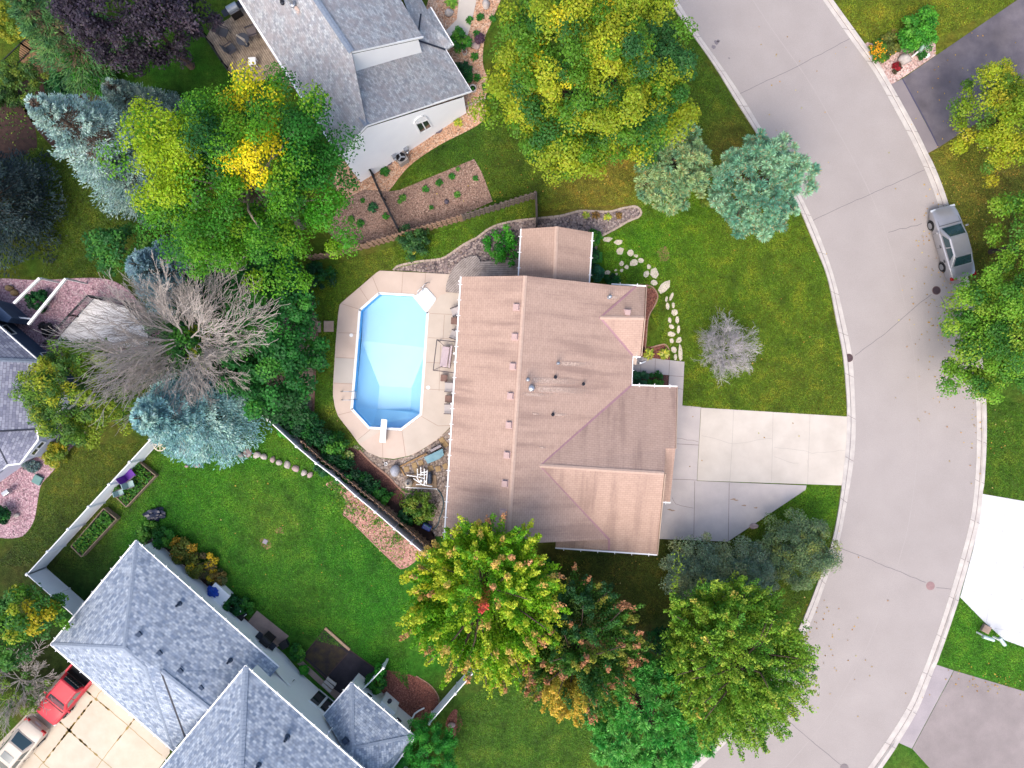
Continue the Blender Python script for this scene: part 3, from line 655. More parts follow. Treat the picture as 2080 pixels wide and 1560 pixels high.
bed([(40, 170), (180, 160), (290, 230), (330, 330), (290, 400), (190, 360), (80, 270)], .006, DKM, 'leaf_litter', True)
bed([(300, 1075), (335, 1085), (440, 1180), (470, 1228), (520, 1275), (500, 1290), (420, 1225), (310, 1120)], .006, DKM, 'back_planting_bed', True)
bed([(545, 840), (600, 830), (700, 915), (760, 965), (860, 1060), (885, 1095), (860, 1110), (680, 960), (545, 858)], .006, DKM, 'hedge_bed', True)
bed([(905, 1470), (925, 1440), (940, 1470), (920, 1500)], .006, BRM, 'rust_mulch_bed', True)
for (x, y, r, a) in [(1349, 517, 15, 1.0), (539, 1103, 13, .9), (1818, 66, 7, 1.2), (568, 1078, 9, .8), (179, 62, 13, 1), (1525, 1070, 8, .8)]:
    rnd = random.Random(int(x)); bed([(x + r*rnd.uniform(.7, 1.25)*math.cos(k*.7), y + r*a*rnd.uniform(.7, 1.25)*math.sin(k*.7)) for k in range(9)], .007, DIRT, 'bare_earth', True)
stru(sheet('entrance_path', [(934, -20), (970, -20), (966, 10), (955, 56), (950, 72), (925, 90), (906, 62), (928, 40)], .02, DRIVE, None, .04))
mb = MB()
for a, b in (((944, 218), (986, 199)), ((719, 369), (751, 347))): mb = MB(); mb.beam(U(*a, .08), U(*b, .08), .1, .16); tag(mb.out('bed_edging', EDGE, None), 'pale edging board at the ' + ('right' if a[0] > 900 else 'left') + ' end of the white gable wall', 'edging')
# pool terrace, terrace joints
TERR = mat('rose beige terrace concrete', C(220, 200, 186), C(210, 189, 175), .8, .8, .15, 40, grain=.04, gs=30, big=.05, bigs=.5)
TERR2 = mat('buff terrace concrete', C(216, 203, 190), C(205, 191, 178), .8, .8, .15, 40, grain=.04, gs=30, big=.05, bigs=.5)
TERR3 = mat('grey terrace concrete', C(206, 198, 190), C(198, 190, 182), .8, .8, .15, 40, grain=.04, gs=30)
outl = [(772, 550), (815, 552), (910, 557), (950, 560), (950, 850), (930, 856), (917, 865), (905, 877), (885, 895), (862, 910), (845, 920), (830, 926), (800, 932), (772, 929), (747, 918), (730, 902), (712, 877), (697, 858), (687, 845), (681, 828), (677, 805), (677, 780), (682, 700), (687, 640), (690, 620), (694, 615), (765, 554)]
def off(p, d):
    c = Vector((790, 735)); v = Vector(p) - c; return tuple(c + v * (1 + d / v.length))
hole = [off(p, 3) for p in POOL]
tr = stru(fill_mesh('pool_terrace', [outl, hole], .06, TERR, None, .10))
sheet('pale_slab', [(872, 628), (895, 600), (918, 592), (949, 592), (949, 850), (929, 855), (916, 864.5), (904, 876.5), (884.5, 894), (861, 909.5), (830, 925), (827, 925), (817.5, 876), (859, 845)], .064, TERR2, tr)
sheet('pale_slab', [(732, 901), (725, 893), (752, 872.5), (776, 874)], .064, TERR2, tr)
sheet('grey_slab', [(681.5, 727), (721, 729), (717.5, 779), (677.8, 777)], .064, TERR3, tr)
lines('joint', [[(694, 617), (729, 628)], [(731, 585), (749, 612)], [(757, 563), (769, 592)], [(819, 552), (816, 597)], [(865, 554), (863, 582)], [(688, 676), (725, 677)], [(682, 726), (722, 728)], [(678, 778), (718, 780)], [(687, 843), (714, 836)], [(726, 894), (752, 873)],
                [(778, 930), (777, 874)], [(824, 927), (817, 876)], [(874, 637), (949, 640)], [(870, 686), (949, 690)], [(866, 736), (949, 740)], [(862, 790), (949, 795)], [(857, 846), (890, 865), (918, 864)], [(895, 700), (892, 795)], [(903, 640), (900, 690)]], .025, .068, mat('terrace joint', C(178, 152, 140), None, 6), tr)
# paver patio under the trees
def brick_mat(name, ca, cb, cm, bw, rh, rot, mort=.02):
    m, t, p, o = nt(name); p.inputs['Roughness'].default_value = .9
    tc = t.nodes.new('ShaderNodeTexCoord').outputs['Object']; mp = N(t, 'ShaderNodeMapping'); mp.inputs['Rotation'].default_value = (0, 0, rot); t.links.new(tc, mp.inputs['Vector'])
    b = N(t, 'ShaderNodeTexBrick', i_Scale=1.0, i_Mortar_Size=mort, i_Brick_Width=bw, i_Row_Height=rh); b.inputs['Color1'].default_value = c4(ca); b.inputs['Color2'].default_value = c4(cb); b.inputs['Mortar'].default_value = c4(cm)
    t.links.new(mp.outputs[0], b.inputs['Vector']); g = mapr(t, noise_n(t, tc, 1.5, 5), .3, .7, .75, 1.25); cl = mixc(t, 1, b.outputs['Color'], g, 'MULTIPLY')
    t.links.new(cl, p.inputs['Base Color']); bumpit(t, p, b.outputs['Fac'], -.6, .02); return m
PAV = brick_mat('clay pavers', C(158, 138, 120), C(132, 114, 100), C(84, 72, 62), .42, .3, .06)
pt = stru(sheet('paver_patio', [(577, 612), (636, 633), (645, 652), (644, 676), (640, 730), (635, 850), (615, 850), (575, 812), (540, 780), (540, 640)], .02, PAV, None, .04))
mb = MB(); P = Us([(638, 660), (643, 676), (639, 740), (634, 850)])
for a, b in zip(P, P[1:]):
    k = int((b - a).length / .3)
    for i in range(k): mb.beam(a.lerp(b, i/k) + Vector((.06, 0, .04)), a.lerp(b, (i+.92)/k) + Vector((.06, 0, .04)), .13, .07)
mb.out('edging', mat('red brick edging', C(140, 104, 92), C(116, 88, 80), 4, .9), pt)
# dark sunken patio behind the lower house and its slabs
DKP = mat('black rubber paving', C(62, 56, 62), C(44, 40, 46), 1.5, .85, .3, 30, grain=.15, gs=20, big=.2, bigs=.6)
dp = stru(sheet('dark_patio', [(661, 1277), (711, 1321), (762, 1358), (740, 1400), (690, 1412), (615, 1333)], .012, DKP, None, .02))
sheet('mat_square', [(655, 1285), (705, 1326), (664, 1372), (619, 1333)], .017, mat('worn black mat', C(54, 48, 50), C(88, 74, 50), 2.2, .9, .3, 30, grain=.2, gs=20), dp)
mb = MB(); P = Us([(661, 1275), (711, 1319)]); mb.beam(P[0] + Vector((0, 0, .07)), P[1] + Vector((0, 0, .07)), .16, .14); mb.out('timber_edge', mat('pale timber edge', C(204, 172, 142), C(184, 150, 122), 4, .8), dp)
lines('border', [[(711, 1320.5), (762, 1357.5)], [(615, 1333), (661, 1277)], [(615, 1334), (665, 1379)], [(664, 1374), (707, 1326)]], .06, .022, mat('dark brown border', C(88, 66, 60), None, 5), dp)
PADM = mat('mottled paving slab', C(176, 152, 138), C(152, 130, 120), 1.2, .9, .2, 20, grain=.1, gs=20)
stru(sheet('grill_pad', [(522, 1240), (587, 1292), (562, 1316), (500, 1268)], .02, PADM, None, .04))
stru(sheet('back_walk', [(610, 1338), (668, 1392), (708, 1420), (690, 1428), (604, 1348)], .016, PADM, None, .03))
# ---------------------------------------------------------------- houses
BROWN = shingle_mat('brown roof shingles', C(199, 170, 154), C(193, 164, 148), C(176, 147, 133), .30, .145, .014, .7, .07, (), C(146, 121, 112))
BROWNCAP = mat('light ridge shingles', C(208, 180, 164), C(198, 170, 154), 6, .9, .3, 20)
GREY = shingle_mat('grey roof shingles', C(202, 206, 208), C(150, 154, 162), C(146, 150, 158), .2, .13, .008, .12, .2, (), C(136, 130, 130), C(168, 158, 158))
GREYB = shingle_mat('blue grey roof shingles', C(190, 199, 210), C(126, 140, 162), C(118, 132, 152), .24, .15, .009, .1, .24, (), C(122, 132, 150))
GREYL = shingle_mat('slate grey roof shingles', C(168, 170, 184), C(124, 126, 146), C(106, 108, 124), .3, .17, .012, .12, .14, (), C(110, 110, 124))
GREYCAP = mat('blue grey ridge shingles', C(138, 150, 166), C(118, 130, 148), 8, .9, .3, 20)
LBCAP = mat('pale ridge shingles', C(158, 170, 186), C(134, 146, 164), 9, .9, .3, 20)
VALLEY = mat('mauve valley flashing', C(178, 138, 144), C(164, 126, 132), 4, .6); DARKM = mat('dark metal', C(56, 60, 72), None, 5, .5, metal=.3)
WHITE = mat('white trim paint', (.78, .78, .78), (.74, .74, .75), 3, .55, grain=.02)
WALLW = mat('white siding', (.82, .82, .82), (.78, .78, .79), .8, .7, .1, 20); WALLT = mat('tan siding', C(196, 176, 160), None, 1, .8)
SLATE = mat('slate blue siding', C(92, 112, 142), C(80, 100, 128), 2, .7); PALEB = mat('pale grey siding', C(206, 208, 226), C(192, 195, 214), 1, .7)
GLASS = glass_mat('window glass', C(52, 60, 66)); GALV = mat('galvanised metal', C(200, 204, 210), C(170, 174, 182), 8, .35, metal=.7)
TANT = mat('tan trim', C(206, 180, 160), None, 4, .7); DARK_OPENING = mat('dark opening', C(30, 28, 30), None, 3, .9); VENTB = mat('mauve brown vent', C(206, 176, 170), C(194, 164, 158), 5, .6)
def V3(pts): return [U(*p) for p in pts]
def roof(parent, planes, m, th=.17, name='roof'):
    mb = MB(); key = lambda v: (round(v.x, 2), round(v.y, 2)); cnt = {}
    PL = [V3(p) for p in planes]
    for P in PL:
        ar = sum(P[i].x*P[(i+1) % len(P)].y - P[(i+1) % len(P)].x*P[i].y for i in range(len(P)))
        if ar < 0: P.reverse()
        for i in range(len(P)): k = (key(P[i]), key(P[(i+1) % len(P)])); cnt[k] = cnt.get(k, 0) + 1
    for P in PL:
        n_ = Vector((0, 0, 0))
        for i in range(len(P)):
            a, b = P[i], P[(i+1) % len(P)]; n_ += Vector(((a.y-b.y)*(a.z+b.z), (a.z-b.z)*(a.x+b.x), (a.x-b.x)*(a.y+b.y)))
        n_.normalize(); u = Vector((0, 0, 1)).cross(n_).normalized(); v = n_.cross(u)
        uv = [(p.dot(u), p.dot(v)) for p in P]; idx = list(range(len(P)))
        bm = bmesh.new(); bv = [bm.verts.new(p) for p in P]; f = bm.faces.new(bv); r = bmesh.ops.triangulate(bm, faces=[f]); bm.verts.index_update()
        tris = [[w.index for w in g.verts] for g in bm.faces]; bm.free()
        mb.add(P, tris, [[uv[i] for i in t] for t in tris])
        Q = [p - Vector((0, 0, th)) for p in P]; mb.add(Q, [t[::-1] for t in tris], [[uv[i] for i in t[::-1]] for t in tris])
        for i in range(len(P)):
            j = (i+1) % len(P)
            if (key(P[j]), key(P[i])) not in cnt: mb.add([P[i], Q[i], Q[j], P[j]], [(0, 1, 2, 3)], [[(0, 0), (0, .1), (1, .1), (1, 0)]])
    return mb.out(name, m, parent)
def cap(parent, pts, m, w=.26, name='ridge_cap', lift=.012):
    """overlapping cap shingles along a ridge or hip"""
    mb = MB(); P = V3(pts); rnd = random.Random(3)
    for a, b in zip(P, P[1:]):
        d = b - a; k = max(1, int(d.length / .2)); f = Vector((d.x, d.y, 0)).normalized(); s_ = Vector((-f.y, f.x, 0)) * w / 2
        for i in range(k):
            p, q = a.lerp(b, i / k) + Vector((0, 0, lift + .03)), a.lerp(b, (i + 1.02) / k) + Vector((0, 0, lift + .012)); dz = Vector((0, 0, -.055))
            mb.add([p - s_ + dz, p, p + s_ + dz, q + s_ + dz, q, q - s_ + dz], [(0, 1, 4, 5)[::-1], (1, 2, 3, 4)[::-1]])
            mb.add([p - s_ + dz*2, p + s_ + dz*2, p + s_ + dz, p, p - s_ + dz], [(0, 1, 2, 3, 4)])
    return mb.out(name, m, parent)
def flash(parent, pts, m, w=.16, name='valley_flashing'):
    mb = MB(); P = [p + Vector((0, 0, .02)) for p in V3(pts)]; ribbon(mb, P, w); return mb.out(name, m, parent)
def gutter(parent, pts, name='gutter', ticks=True, w=.085, m=None, outw=1):
    mb = MB(); P = [p + Vector((0, 0, -.03)) for p in V3(pts)]
    for a, b in zip(P, P[1:]):
        mb.beam(a, b, w, .12)
        if ticks:
            k = max(1, int((b - a).length / .95)); d = (b - a).normalized(); s_ = Vector((-d.y, d.x, 0))
            for i in range(k): c = a.lerp(b, (i + .5) / k) + Vector((0, 0, .045)); mb.beam(c - s_ * .13, c + s_ * .13, .035, .06)
    return mb.out(name, m or WHITE, parent)
def walls(parent, tops, m, z0=0.0, closed=True, name='wall'):
    mb = MB(); P = V3(tops); n = len(P)
    for i in range(n if closed else n - 1):
        a, b = P[i], P[(i+1) % n]; mb.add([Vector((a.x, a.y, z0)), Vector((b.x, b.y, z0)), b, a], [(0, 1, 2, 3)])
    return mb.out(name, m, parent)
def wallpt(px, py, A, B, lift=0.0):
    n_ = Vector((-(B.y - A.y), B.x - A.x, 0)).normalized(); p0 = U(px, py); k = n_.dot(A) / n_.dot(p0)
    q = p0 * k; q.z = HC * (1 - k); s_ = n_ if n_.dot(-A) > 0 else -n_; return q + s_ * lift
def wall_window(parent, corners, A, B, m_frame=None, fw=.07, name='window', mullions=0):
    """window framed on the wall A-B, its corners given where the photo shows them"""
    q = [wallpt(x, y, A, B, .02) for x, y in corners]; mb = MB(); n = len(q)
    n_ = Vector((-(B.y - A.y), B.x - A.x, 0)).normalized(); n_ = n_ if n_.dot(-A) > 0 else -n_
    for i in range(n): mb.beam(q[i], q[(i+1) % n], fw, fw)
    for k in range(mullions):
        t = (k + 1) / (mullions + 1); mb.beam(q[0].lerp(q[1], t), q[3].lerp(q[2], t), fw * .8, fw * .8)
    fo = mb.out(name, m_frame or WHITE, parent); g = MB(); g.add(q, [tuple(range(n))]); g.out('pane', GLASS, fo); return fo
def vent_proto(parent, p, rz=0.0, tilt=0.0, m=None, s=(.34, .34, .2)):
    mb = MB(); M = Matrix.Rotation(rz, 3, 'Z') @ Matrix.Rotation(tilt, 3, 'Y')
    mb.box(p + Vector((0, 0, .10)), s, M=M); mb.box(p + Vector((0, 0, .02)), (s[0]*1.35, s[1]*1.35, .025), M=M)
    return mb.out('roof_vent', m or VENTB, parent, bevel=.02)
def pipe(parent, p, h, r, m, name='vent_pipe', capr=None):
    mb = MB(); mb.lathe([(r*1.9, -.12), (r*1.8, .03), (r, .08), (r, h), (r*.8, h), (r*.8, h-.1)], p, 12)
    if capr: mb.lathe([(capr*.3, h+.04), (capr, h+.04), (capr*.75, h+.13), (.01, h+.18)], p, 12)
    return mb.out(name, m, parent, smooth=False)

# --- the brown roofed house in the middle
TH = R(3.64)
def HL(u, v, z): return Vector((u*math.cos(TH) + v*math.sin(TH), -u*math.sin(TH) + v*math.cos(TH), z))
h1 = thing('brown_roofed_house', 'large brown shingled house with attached garage beside the swimming pool', 'house', (2, -2, 0))
rT, rB = (1067, 560, 5.9), (1032, 1105, 5.9); lT, lB = (937, 562, 4.1), (903, 1098, 4.1)
sA, gA, gR = (1219, 645, 3.74), (1096, 946, 5.18), (1349, 962, 5.1)
rf = roof(h1, [[lT, lB, rB, rT],
    [rT, rB, (1237, 1096, 3.05), gA, (1283, 782, 2.65), (1285, 722, 2.66), sA, (1292, 582, 2.75), (1242, 579, 3.43)],
    [sA, (1285, 722, 2.66), (1301, 723, 2.62), (1308, 646, 3.72)], [sA, (1308, 646, 3.72), (1311, 582, 2.66), (1292, 582, 2.75)],
    [gA, gR, (1352, 911, 4.32), (1372, 911, 4.3), (1375, 786, 2.65), (1283, 782, 2.65)],
    [gA, (1237, 1096, 3.05), (1129, 1101, 3.1), (1129, 1112, 2.72), (1237, 1118, 2.7), (1334, 1126, 2.65), gR]], BROWN)
roof(h1, [[(1349, 911, 4.26), (1372, 911, 4.26), (1361, 1020, 2.8), (1325, 1018, 2.8), (1325, 940, 3.9)]], BROWN, name='bay_roof')
roof(h1, [[(1131, 460, 3.9), (1059, 465, 2.7), (1054, 575, 2.7), (1126, 592, 3.9)], [(1131, 460, 3.9), (1126, 592, 3.9), (1196, 595, 2.7), (1203, 472, 2.7)]], BROWN, name='side_wing_roof')
for pts in ([rT, rB], [(1131, 460, 3.9), (1126, 580, 3.9)], [gA, gR], [sA, (1308, 646, 3.72)]): cap(rf, pts, BROWNCAP, .24)
for pts in ([(1283, 782, 2.65), gA, (1237, 1096, 3.05), (1237, 1117, 2.7)], [(1292, 582, 2.75), sA, (1285, 722, 2.66)]): flash(rf, pts, VALLEY)
for pts in ([(936, 562, 4.1), (902, 1098, 4.1)], [(1242, 577, 2.7), (1312, 581, 2.7)], [(1283, 782, 2.65), (1376, 785, 2.65)], [(1301, 725, 2.6), (1285, 724, 2.6), (1283, 781, 2.6)], [(1128, 1113, 2.7), (1335, 1127, 2.63)], [(1058, 465, 2.7), (1053, 560, 2.7)], [(1204, 472, 2.7), (1197, 576, 2.7)], [(1342, 1020, 2.78), (1362, 1021, 2.78)]): gutter(h1, pts)
for a, b in (((1376, 786, 2.62), (1373, 911, 4.26)), ((1351, 962, 5.05), (1335, 1126, 2.6)), ((1313, 582, 2.62), (1310, 646, 3.68)), ((1310, 646, 3.68), (1303, 723, 2.58))): mb = MB(); mb.beam(U(*a), U(*b), .05, .16); mb.out('rake_board', TANT, h1)
def hprism(sec, a0, a1, axis, name, m):
    mb = MB(); P = [(HL(s, a, z) if axis == 'v' else HL(a, s, z)) for a in (a0, a1) for s, z in sec]; n = len(sec)
    mb.add(P, [tuple(range(n)), tuple(range(2*n-1, n-1, -1))] + [(i, n+i, n+(i+1) % n, (i+1) % n) for i in range(n)]); o = mb.out(name, m, h1)
    bm = bmesh.new(); bm.from_mesh(o.data); bmesh.ops.recalc_face_normals(bm, faces=bm.faces); bm.to_mesh(o.data); bm.free(); return o
hprism([(-3.2, 0), (7.2, 0), (7.2, 2.4), (.43, 5.5), (-3.2, 3.9)], -9.1, 6.1, 'v', 'wall', WALLT)
hprism([(-9.85, 0), (.1, 0), (.1, 2.5), (-4.8, 4.7), (-9.85, 2.4)], 2.0, 9.1, 'u', 'wall', WALLT)
hprism([(1.75, 0), (5.7, 0), (5.7, 2.5), (3.8, 3.3), (1.75, 2.4)], 6.8, 7.9, 'u', 'wall', WALLT)
hprism([(.7, 0), (4.4, 0), (4.4, 2.5), (2.6, 3.5), (.7, 2.5)], 5.0, 9.1, 'v', 'wall', WALLT)
hprism([(-6.6, 0), (-3.2, 0), (-3.2, 3.9), (-6.6, 2.5)], 9.0, 9.9, 'u', 'wall', WALLT)
mb = MB(); mb.add([HL(9.115, -9.2, .05), HL(9.115, -6.8, .05), HL(9.115, -6.8, 2.2), HL(9.115, -9.2, 2.2)], [(0, 1, 2, 3)])
mb.out('garage_door', mat('cream garage door', C(224, 212, 198), None, 2, .6), h1)
def zmain(px, py):
    z = 4.0
    for _ in range(12):
        p = U(px, py, z); u = p.x*math.cos(TH) - p.y*math.sin(TH); z = 5.9 - .45 * abs(u - .43)
    return z
v0 = None
for (x, y) in [(1049, 624), (1046, 684), (1042, 744), (1037, 804), (1034, 863), (1030, 924), (1026, 982), (1022, 1041)]:
    p = U(x, y, zmain(x, y))
    if v0 is None:
        v0 = vent_proto(rf, p, -TH, -.42, VENTB); base_p = p
    else: c = v0.copy(); col.objects.link(c); c.parent = rf; c.location = p - base_p
vent_proto(rf, U(1274, 635, 3.55), -TH, 0, VENTB)
for (x, y, h, r, cpx) in [(1237, 604, .45, .07, .13), (1133, 738, .5, .06, .11), (1072, 771, .6, .07, .12), (1079, 788, .75, .12, .2)]:
    pipe(rf, U(x, y, zmain(x, y)), h, r, GALV, 'flue', cpx)
for (x, y) in [(1128, 766), (1185, 780), (1123, 842)]: pipe(rf, U(x, y, zmain(x, y)), .3, .06, DARKM, 'vent_pipe')
def streak_mat():
    m, t, p, o = nt('washed clean shingles'); p.inputs['Roughness'].default_value = .9; p.inputs['Base Color'].default_value = c4(C(216, 190, 175)); p.inputs['Specular IOR Level'].default_value = .1
    uv = N(t, 'ShaderNodeUVMap').outputs[0]; s = t.nodes.new('ShaderNodeSeparateXYZ'); t.links.new(uv, s.inputs[0])
    a = mapr(t, s.outputs[0], 0, .12, 0, 1, True); b = mapr(t, s.outputs[0], .3, 1, 1, 0, True); c = mapr(t, s.outputs[1], 0, .3, 0, 1, True); d = mapr(t, s.outputs[1], .7, 1, 1, 0, True)
    f = a
    for x in (b, c, d): f = N(t, 'ShaderNodeMath', operation='MULTIPLY', i_0=f, i_1=x).outputs[0]
    nz = mapr(t, noise_n(t, t.nodes.new('ShaderNodeTexCoord').outputs['Object'], 9, 3), .3, .7, .4, 1.0)
    f = N(t, 'ShaderNodeMath', operation='MULTIPLY', i_0=f, i_1=nz).outputs[0]
    tr = t.nodes.new('ShaderNodeBsdfTransparent'); mx = N(t, 'ShaderNodeMixShader', i_0=f); t.links.new(tr.outputs[0], mx.inputs[1]); t.links.new(p.outputs[0], mx.inputs[2]); t.links.new(mx.outputs[0], o.inputs[0]); return m
STK = streak_mat()
for (x0, y0, x1, y1, w) in [(1238, 604, 1266, 605, 10), (1134, 738, 1215, 742, 12), (1072, 772, 1200, 777, 16), (1080, 790, 1220, 796, 17), (1124, 842, 1160, 844, 8), (1060, 800, 1130, 804, 10), (1080, 840, 1100, 842, 5), (1095, 909, 1112, 910, 5)]:
    mb = MB()
    q = [U(x, y, zmain(x, y)) + Vector((0, 0, .012)) for x, y in ((x0, y0+w/2), (x1, y1+w/2), (x1, y1-w/2), (x0, y0-w/2))]; mb.add(q, [(0, 1, 2, 3)], [[(0, 0), (1, 0), (1, 1), (0, 1)]]); mb.out('washed_streak', STK, rf)
mb = MB(); mb.tube([HL(8.25, 1.9, 1.9), HL(8.5, 1.9, .2), HL(8.9, 2.1, .1)], .06, 8); mb.out('downspout', WHITE, h1)
mb = MB()
for (x, y) in [(934, 571), (923, 718), (918, 820), (914, 881)]: mb.box(U(x, y, 3.95), (.16, .1, .12))
mb.out('downspout_outlet', WHITE, h1)

# --- the grey roofed house at the top
h2 = thing('grey_gabled_house', 'grey shingled house with stepped gables and white walls behind the big maple', 'house', (-10, 17, 0))
J, R1, R2 = (683, 157, 7.3), (745, 254, 7.3), (714, 105, 8.6)
r2 = roof(h2, [[(440, -75, 5.8), (688, 315, 5.85), R1, J, R2, (592, -76, 8.6)],
    [J, R1, (957, 185, 2.8), (905, 101, 2.9), (848, 84, 3.75), (852, 97, 3.72), (800, 110, 4.9)], [R2, (858, 74, 5.5), (768, -80, 5.5), (592, -76, 8.6)],
    [(848, 82, 3.75), (905, 101, 2.9), (920, 92, 2.85), (874, 15, 2.9), (855, 28, 3.5)], [(848, 82, 3.75), (855, 28, 3.5), (868, 20, 3.1), (840, -30, 3.1), (810, -30, 4.2)]], GREY)
for pts in ([(592, -76, 8.62), R2], [J, R1]): cap(r2, pts, GREYCAP, .34)
flash(r2, [(848, 82, 3.78), (905, 101, 2.92)], DARKM, .12); flash(r2, [(855, 28, 3.52), (848, 82, 3.77)], DARKM, .1)
gutter(h2, [(440, -75, 5.8), (688, 315, 5.85)], ticks=False, w=.16); gutter(h2, [(957, 185, 2.75), (905, 101, 2.85)], ticks=False); gutter(h2, [(921, 92, 2.8), (875, 15, 2.85)], ticks=False)
for a, b in (((688, 316, 5.75), (745, 255.5, 7.2)), ((745, 255.5, 7.2), (958, 186, 2.72)), ((714, 106.5, 8.5), (859, 75.5, 5.42)), ((683, 158, 7.22), (714, 106.5, 8.5))): mb = MB(); mb.beam(U(*a), U(*b), .06, .14); mb.out('rake_board', WHITE, h2)
walls(h2, [(692, 316, 5.6), (746, 259, 7.05), (942, 197, 2.65), (898, 122, 2.6), (866, 42, 2.6), (830, -60, 2.6), (600, -80, 5.4), (452, -72, 5.6)], WALLW)
walls(h2, [(686, 159, 7.1), (715, 110, 8.4), (850, 81, 5.35), (760, -78, 5.3), (596, -74, 8.3)], WALLW, 2.9, name='upper_wall')
A, B = U(746, 259, 7.05), U(942, 197, 2.65); A = Vector((A.x, A.y, 0)); B = Vector((B.x, B.y, 0))
wall_window(h2, [(843, 251), (868, 242), (877, 257), (853, 270)], A, B, None, .09, 'arched_window', 1)
q = [wallpt(x, y, A, B, .03) for x, y in ((841, 250), (843, 243), (849, 238), (856, 235), (863, 236), (868, 241))]; mb = MB(); 
for a, b in zip(q, q[1:]): mb.beam(a, b, .09, .09)
mb.add([p for p in q], [tuple(range(6))]); mb.out('window_arch', WHITE, h2)
for (x, y, s) in ((823, 301, .28), (798, 315, .24)):
    c = wallpt(x, y, A, B, .12); mb = MB(); mb.box(c, (s, .2, s*1.3), rz=.57); mb.lathe([(.09, 0), (.09, .14), (.05, .17)], c + Vector((.08, -.1, -.05)), 10, Matrix.Rotation(R(70), 3, 'X')); mb.tube([c, Vector((c.x, c.y, 0))], .03, 6); mb.out('utility_meter', GALV, h2)
for (x, y) in ((889, 261), (788, 326)):
    p = U(x, y); mb = MB(); n = 12; ang = math.atan2(-(218-346), 949-751); 
    mb.lathe([(.34, 0), (.34, .14), (.3, .14), (.3, .02)], p, 16); mb.out('window_well', mat('plastic window well', C(128, 118, 132), None, 4, .5), h2)
for (x, y, z, r) in ((644, 141, 6.5, .07), (573, 4, 7.5, .07)): pipe(r2, U(x, y, z), .4, r, DARKM)
pipe(r2, U(594, 8, 8.0), .5, .09, GALV, 'flue', .15)
mb = MB(); p, q = U(600, 12, 7.95) + Vector((0, 0, .03)), U(612, 37, 7.75) + Vector((0, 0, .03)); s_ = Vector((.13, .06, 0)); mb.add([p - s_, q - s_ * 1.2, q + s_ * 1.2, p + s_], [(0, 1, 2, 3)], [[(0, 0), (1, 0), (1, 1), (0, 1)]]); mb.out('rust_streak', STK, r2)

# --- the blue grey house at the lower left
h3 = thing('blue_grey_house', 'blue grey hip roofed house with white walls and three roof levels', 'house', (-17, -20, 0))
H1, H2 = (252, 1317, 4.65), (470, 1476, 4.65)
r3 = roof(h3, [[(277, 1099, 2.5), (104, 1309, 2.5), H1], [(277, 1099, 2.5), H1, (297, 1355, 4.66), (327, 1363, 4.66), (422, 1438, 4.65), H2, (553, 1370, 2.85), (566, 1355, 2.5)],
    [(104, 1309, 2.5), (352, 1523, 2.5), (297, 1355, 4.66), H1], [(297, 1355, 4.66), (352, 1523, 2.5), (376, 1497, 3.05), (327, 1363, 4.66)], [(327, 1363, 4.66), (376, 1497, 3.05), (420, 1500, 3.6), H2, (422, 1438, 4.65)]], GREYB)
for pts in ([(277, 1099, 2.5), H1], [(104, 1309, 2.5), H1], [H1, (297, 1355, 4.66)], [(297, 1355, 4.66), (352, 1523, 2.5)], [(327, 1363, 4.66), H2]): cap(r3, pts, LBCAP, .28)
flash(r3, [(327, 1363, 4.68), (376, 1497, 3.07)], DARKM, .12)
r4 = roof(h3, [[(499, 1354, 4.7), (484, 1660, 7.7), (850, 1662, 4.7)], [(499, 1354, 4.7), (245, 1660, 4.7), (484, 1660, 7.7)], [(245, 1660, 4.7), (500, 1900, 4.7), (850, 1662, 4.7), (484, 1660, 7.7)]], GREYB, name='upper_roof')
cap(r4, [(499, 1354, 4.7), (484, 1660, 7.7)], LBCAP, .36)
T = (715, 1522, 4.05)
r5 = roof(h3, [[(714, 1387, 2.6), T, (842, 1496, 2.6)], [(714, 1387, 2.6), (657, 1453, 2.6), (704, 1533, 4.15), T], [(842, 1496, 2.6), T, (704, 1533, 4.15), (756, 1575, 4.1), (788, 1570, 2.6)]], GREYB, name='bumpout_roof')
cap(r5, [(714, 1387, 2.6), T], LBCAP, .3); cap(r5, [(842, 1496, 2.6), T], LBCAP, .3)
for pts in ([(276, 1098, 2.48), (567, 1354, 2.48)], [(276, 1098, 2.48), (103, 1309, 2.48), (352, 1525, 2.48)], [(499, 1352, 4.68), (852, 1661, 4.68)], [(499, 1352, 4.68), (243, 1661, 4.68)], [(714, 1386, 2.58), (844, 1497, 2.58), (789, 1572, 2.58)], [(714, 1386, 2.58), (657, 1453, 2.58)]): gutter(h3, pts, w=.09, m=WHITE)
walls(h3, [(279, 1114, 2.35), (555, 1358, 2.35), (600, 1410, 2.35), (355, 1505, 2.35), (120, 1309, 2.35)], WALLW)
walls(h3, [(502, 1372, 4.55), (846, 1676, 4.55), (520, 1880, 4.5), (262, 1662, 4.55)], WALLW, name='upper_wall')
walls(h3, [(712, 1398, 2.45), (829, 1497, 2.45), (780, 1566, 2.45), (662, 1460, 2.45)], WALLW, name='bumpout_wall')
A, B = U(502, 1372, 4.55), U(846, 1676, 4.55); A = Vector((A.x, A.y, 0)); B = Vector((B.x, B.y, 0))
for cs in ([(566, 1365), (576, 1360), (588, 1371), (577, 1380)], [(579, 1381), (589, 1372), (600, 1382), (588, 1392)], [(627, 1423), (647, 1401), (664, 1415), (645, 1437)], [(647, 1438), (666, 1416), (684, 1431), (663, 1453)]): wall_window(h3, cs, A, B, None, .08)
A2, B2 = U(712, 1398, 2.45), U(829, 1497, 2.45); A2.z = B2.z = 0
for cs in ([(743, 1411), (747, 1406), (757, 1414), (753, 1420)], [(803, 1461), (807, 1456), (817, 1465), (813, 1470)]): wall_window(h3, cs, A2, B2, None, .05)
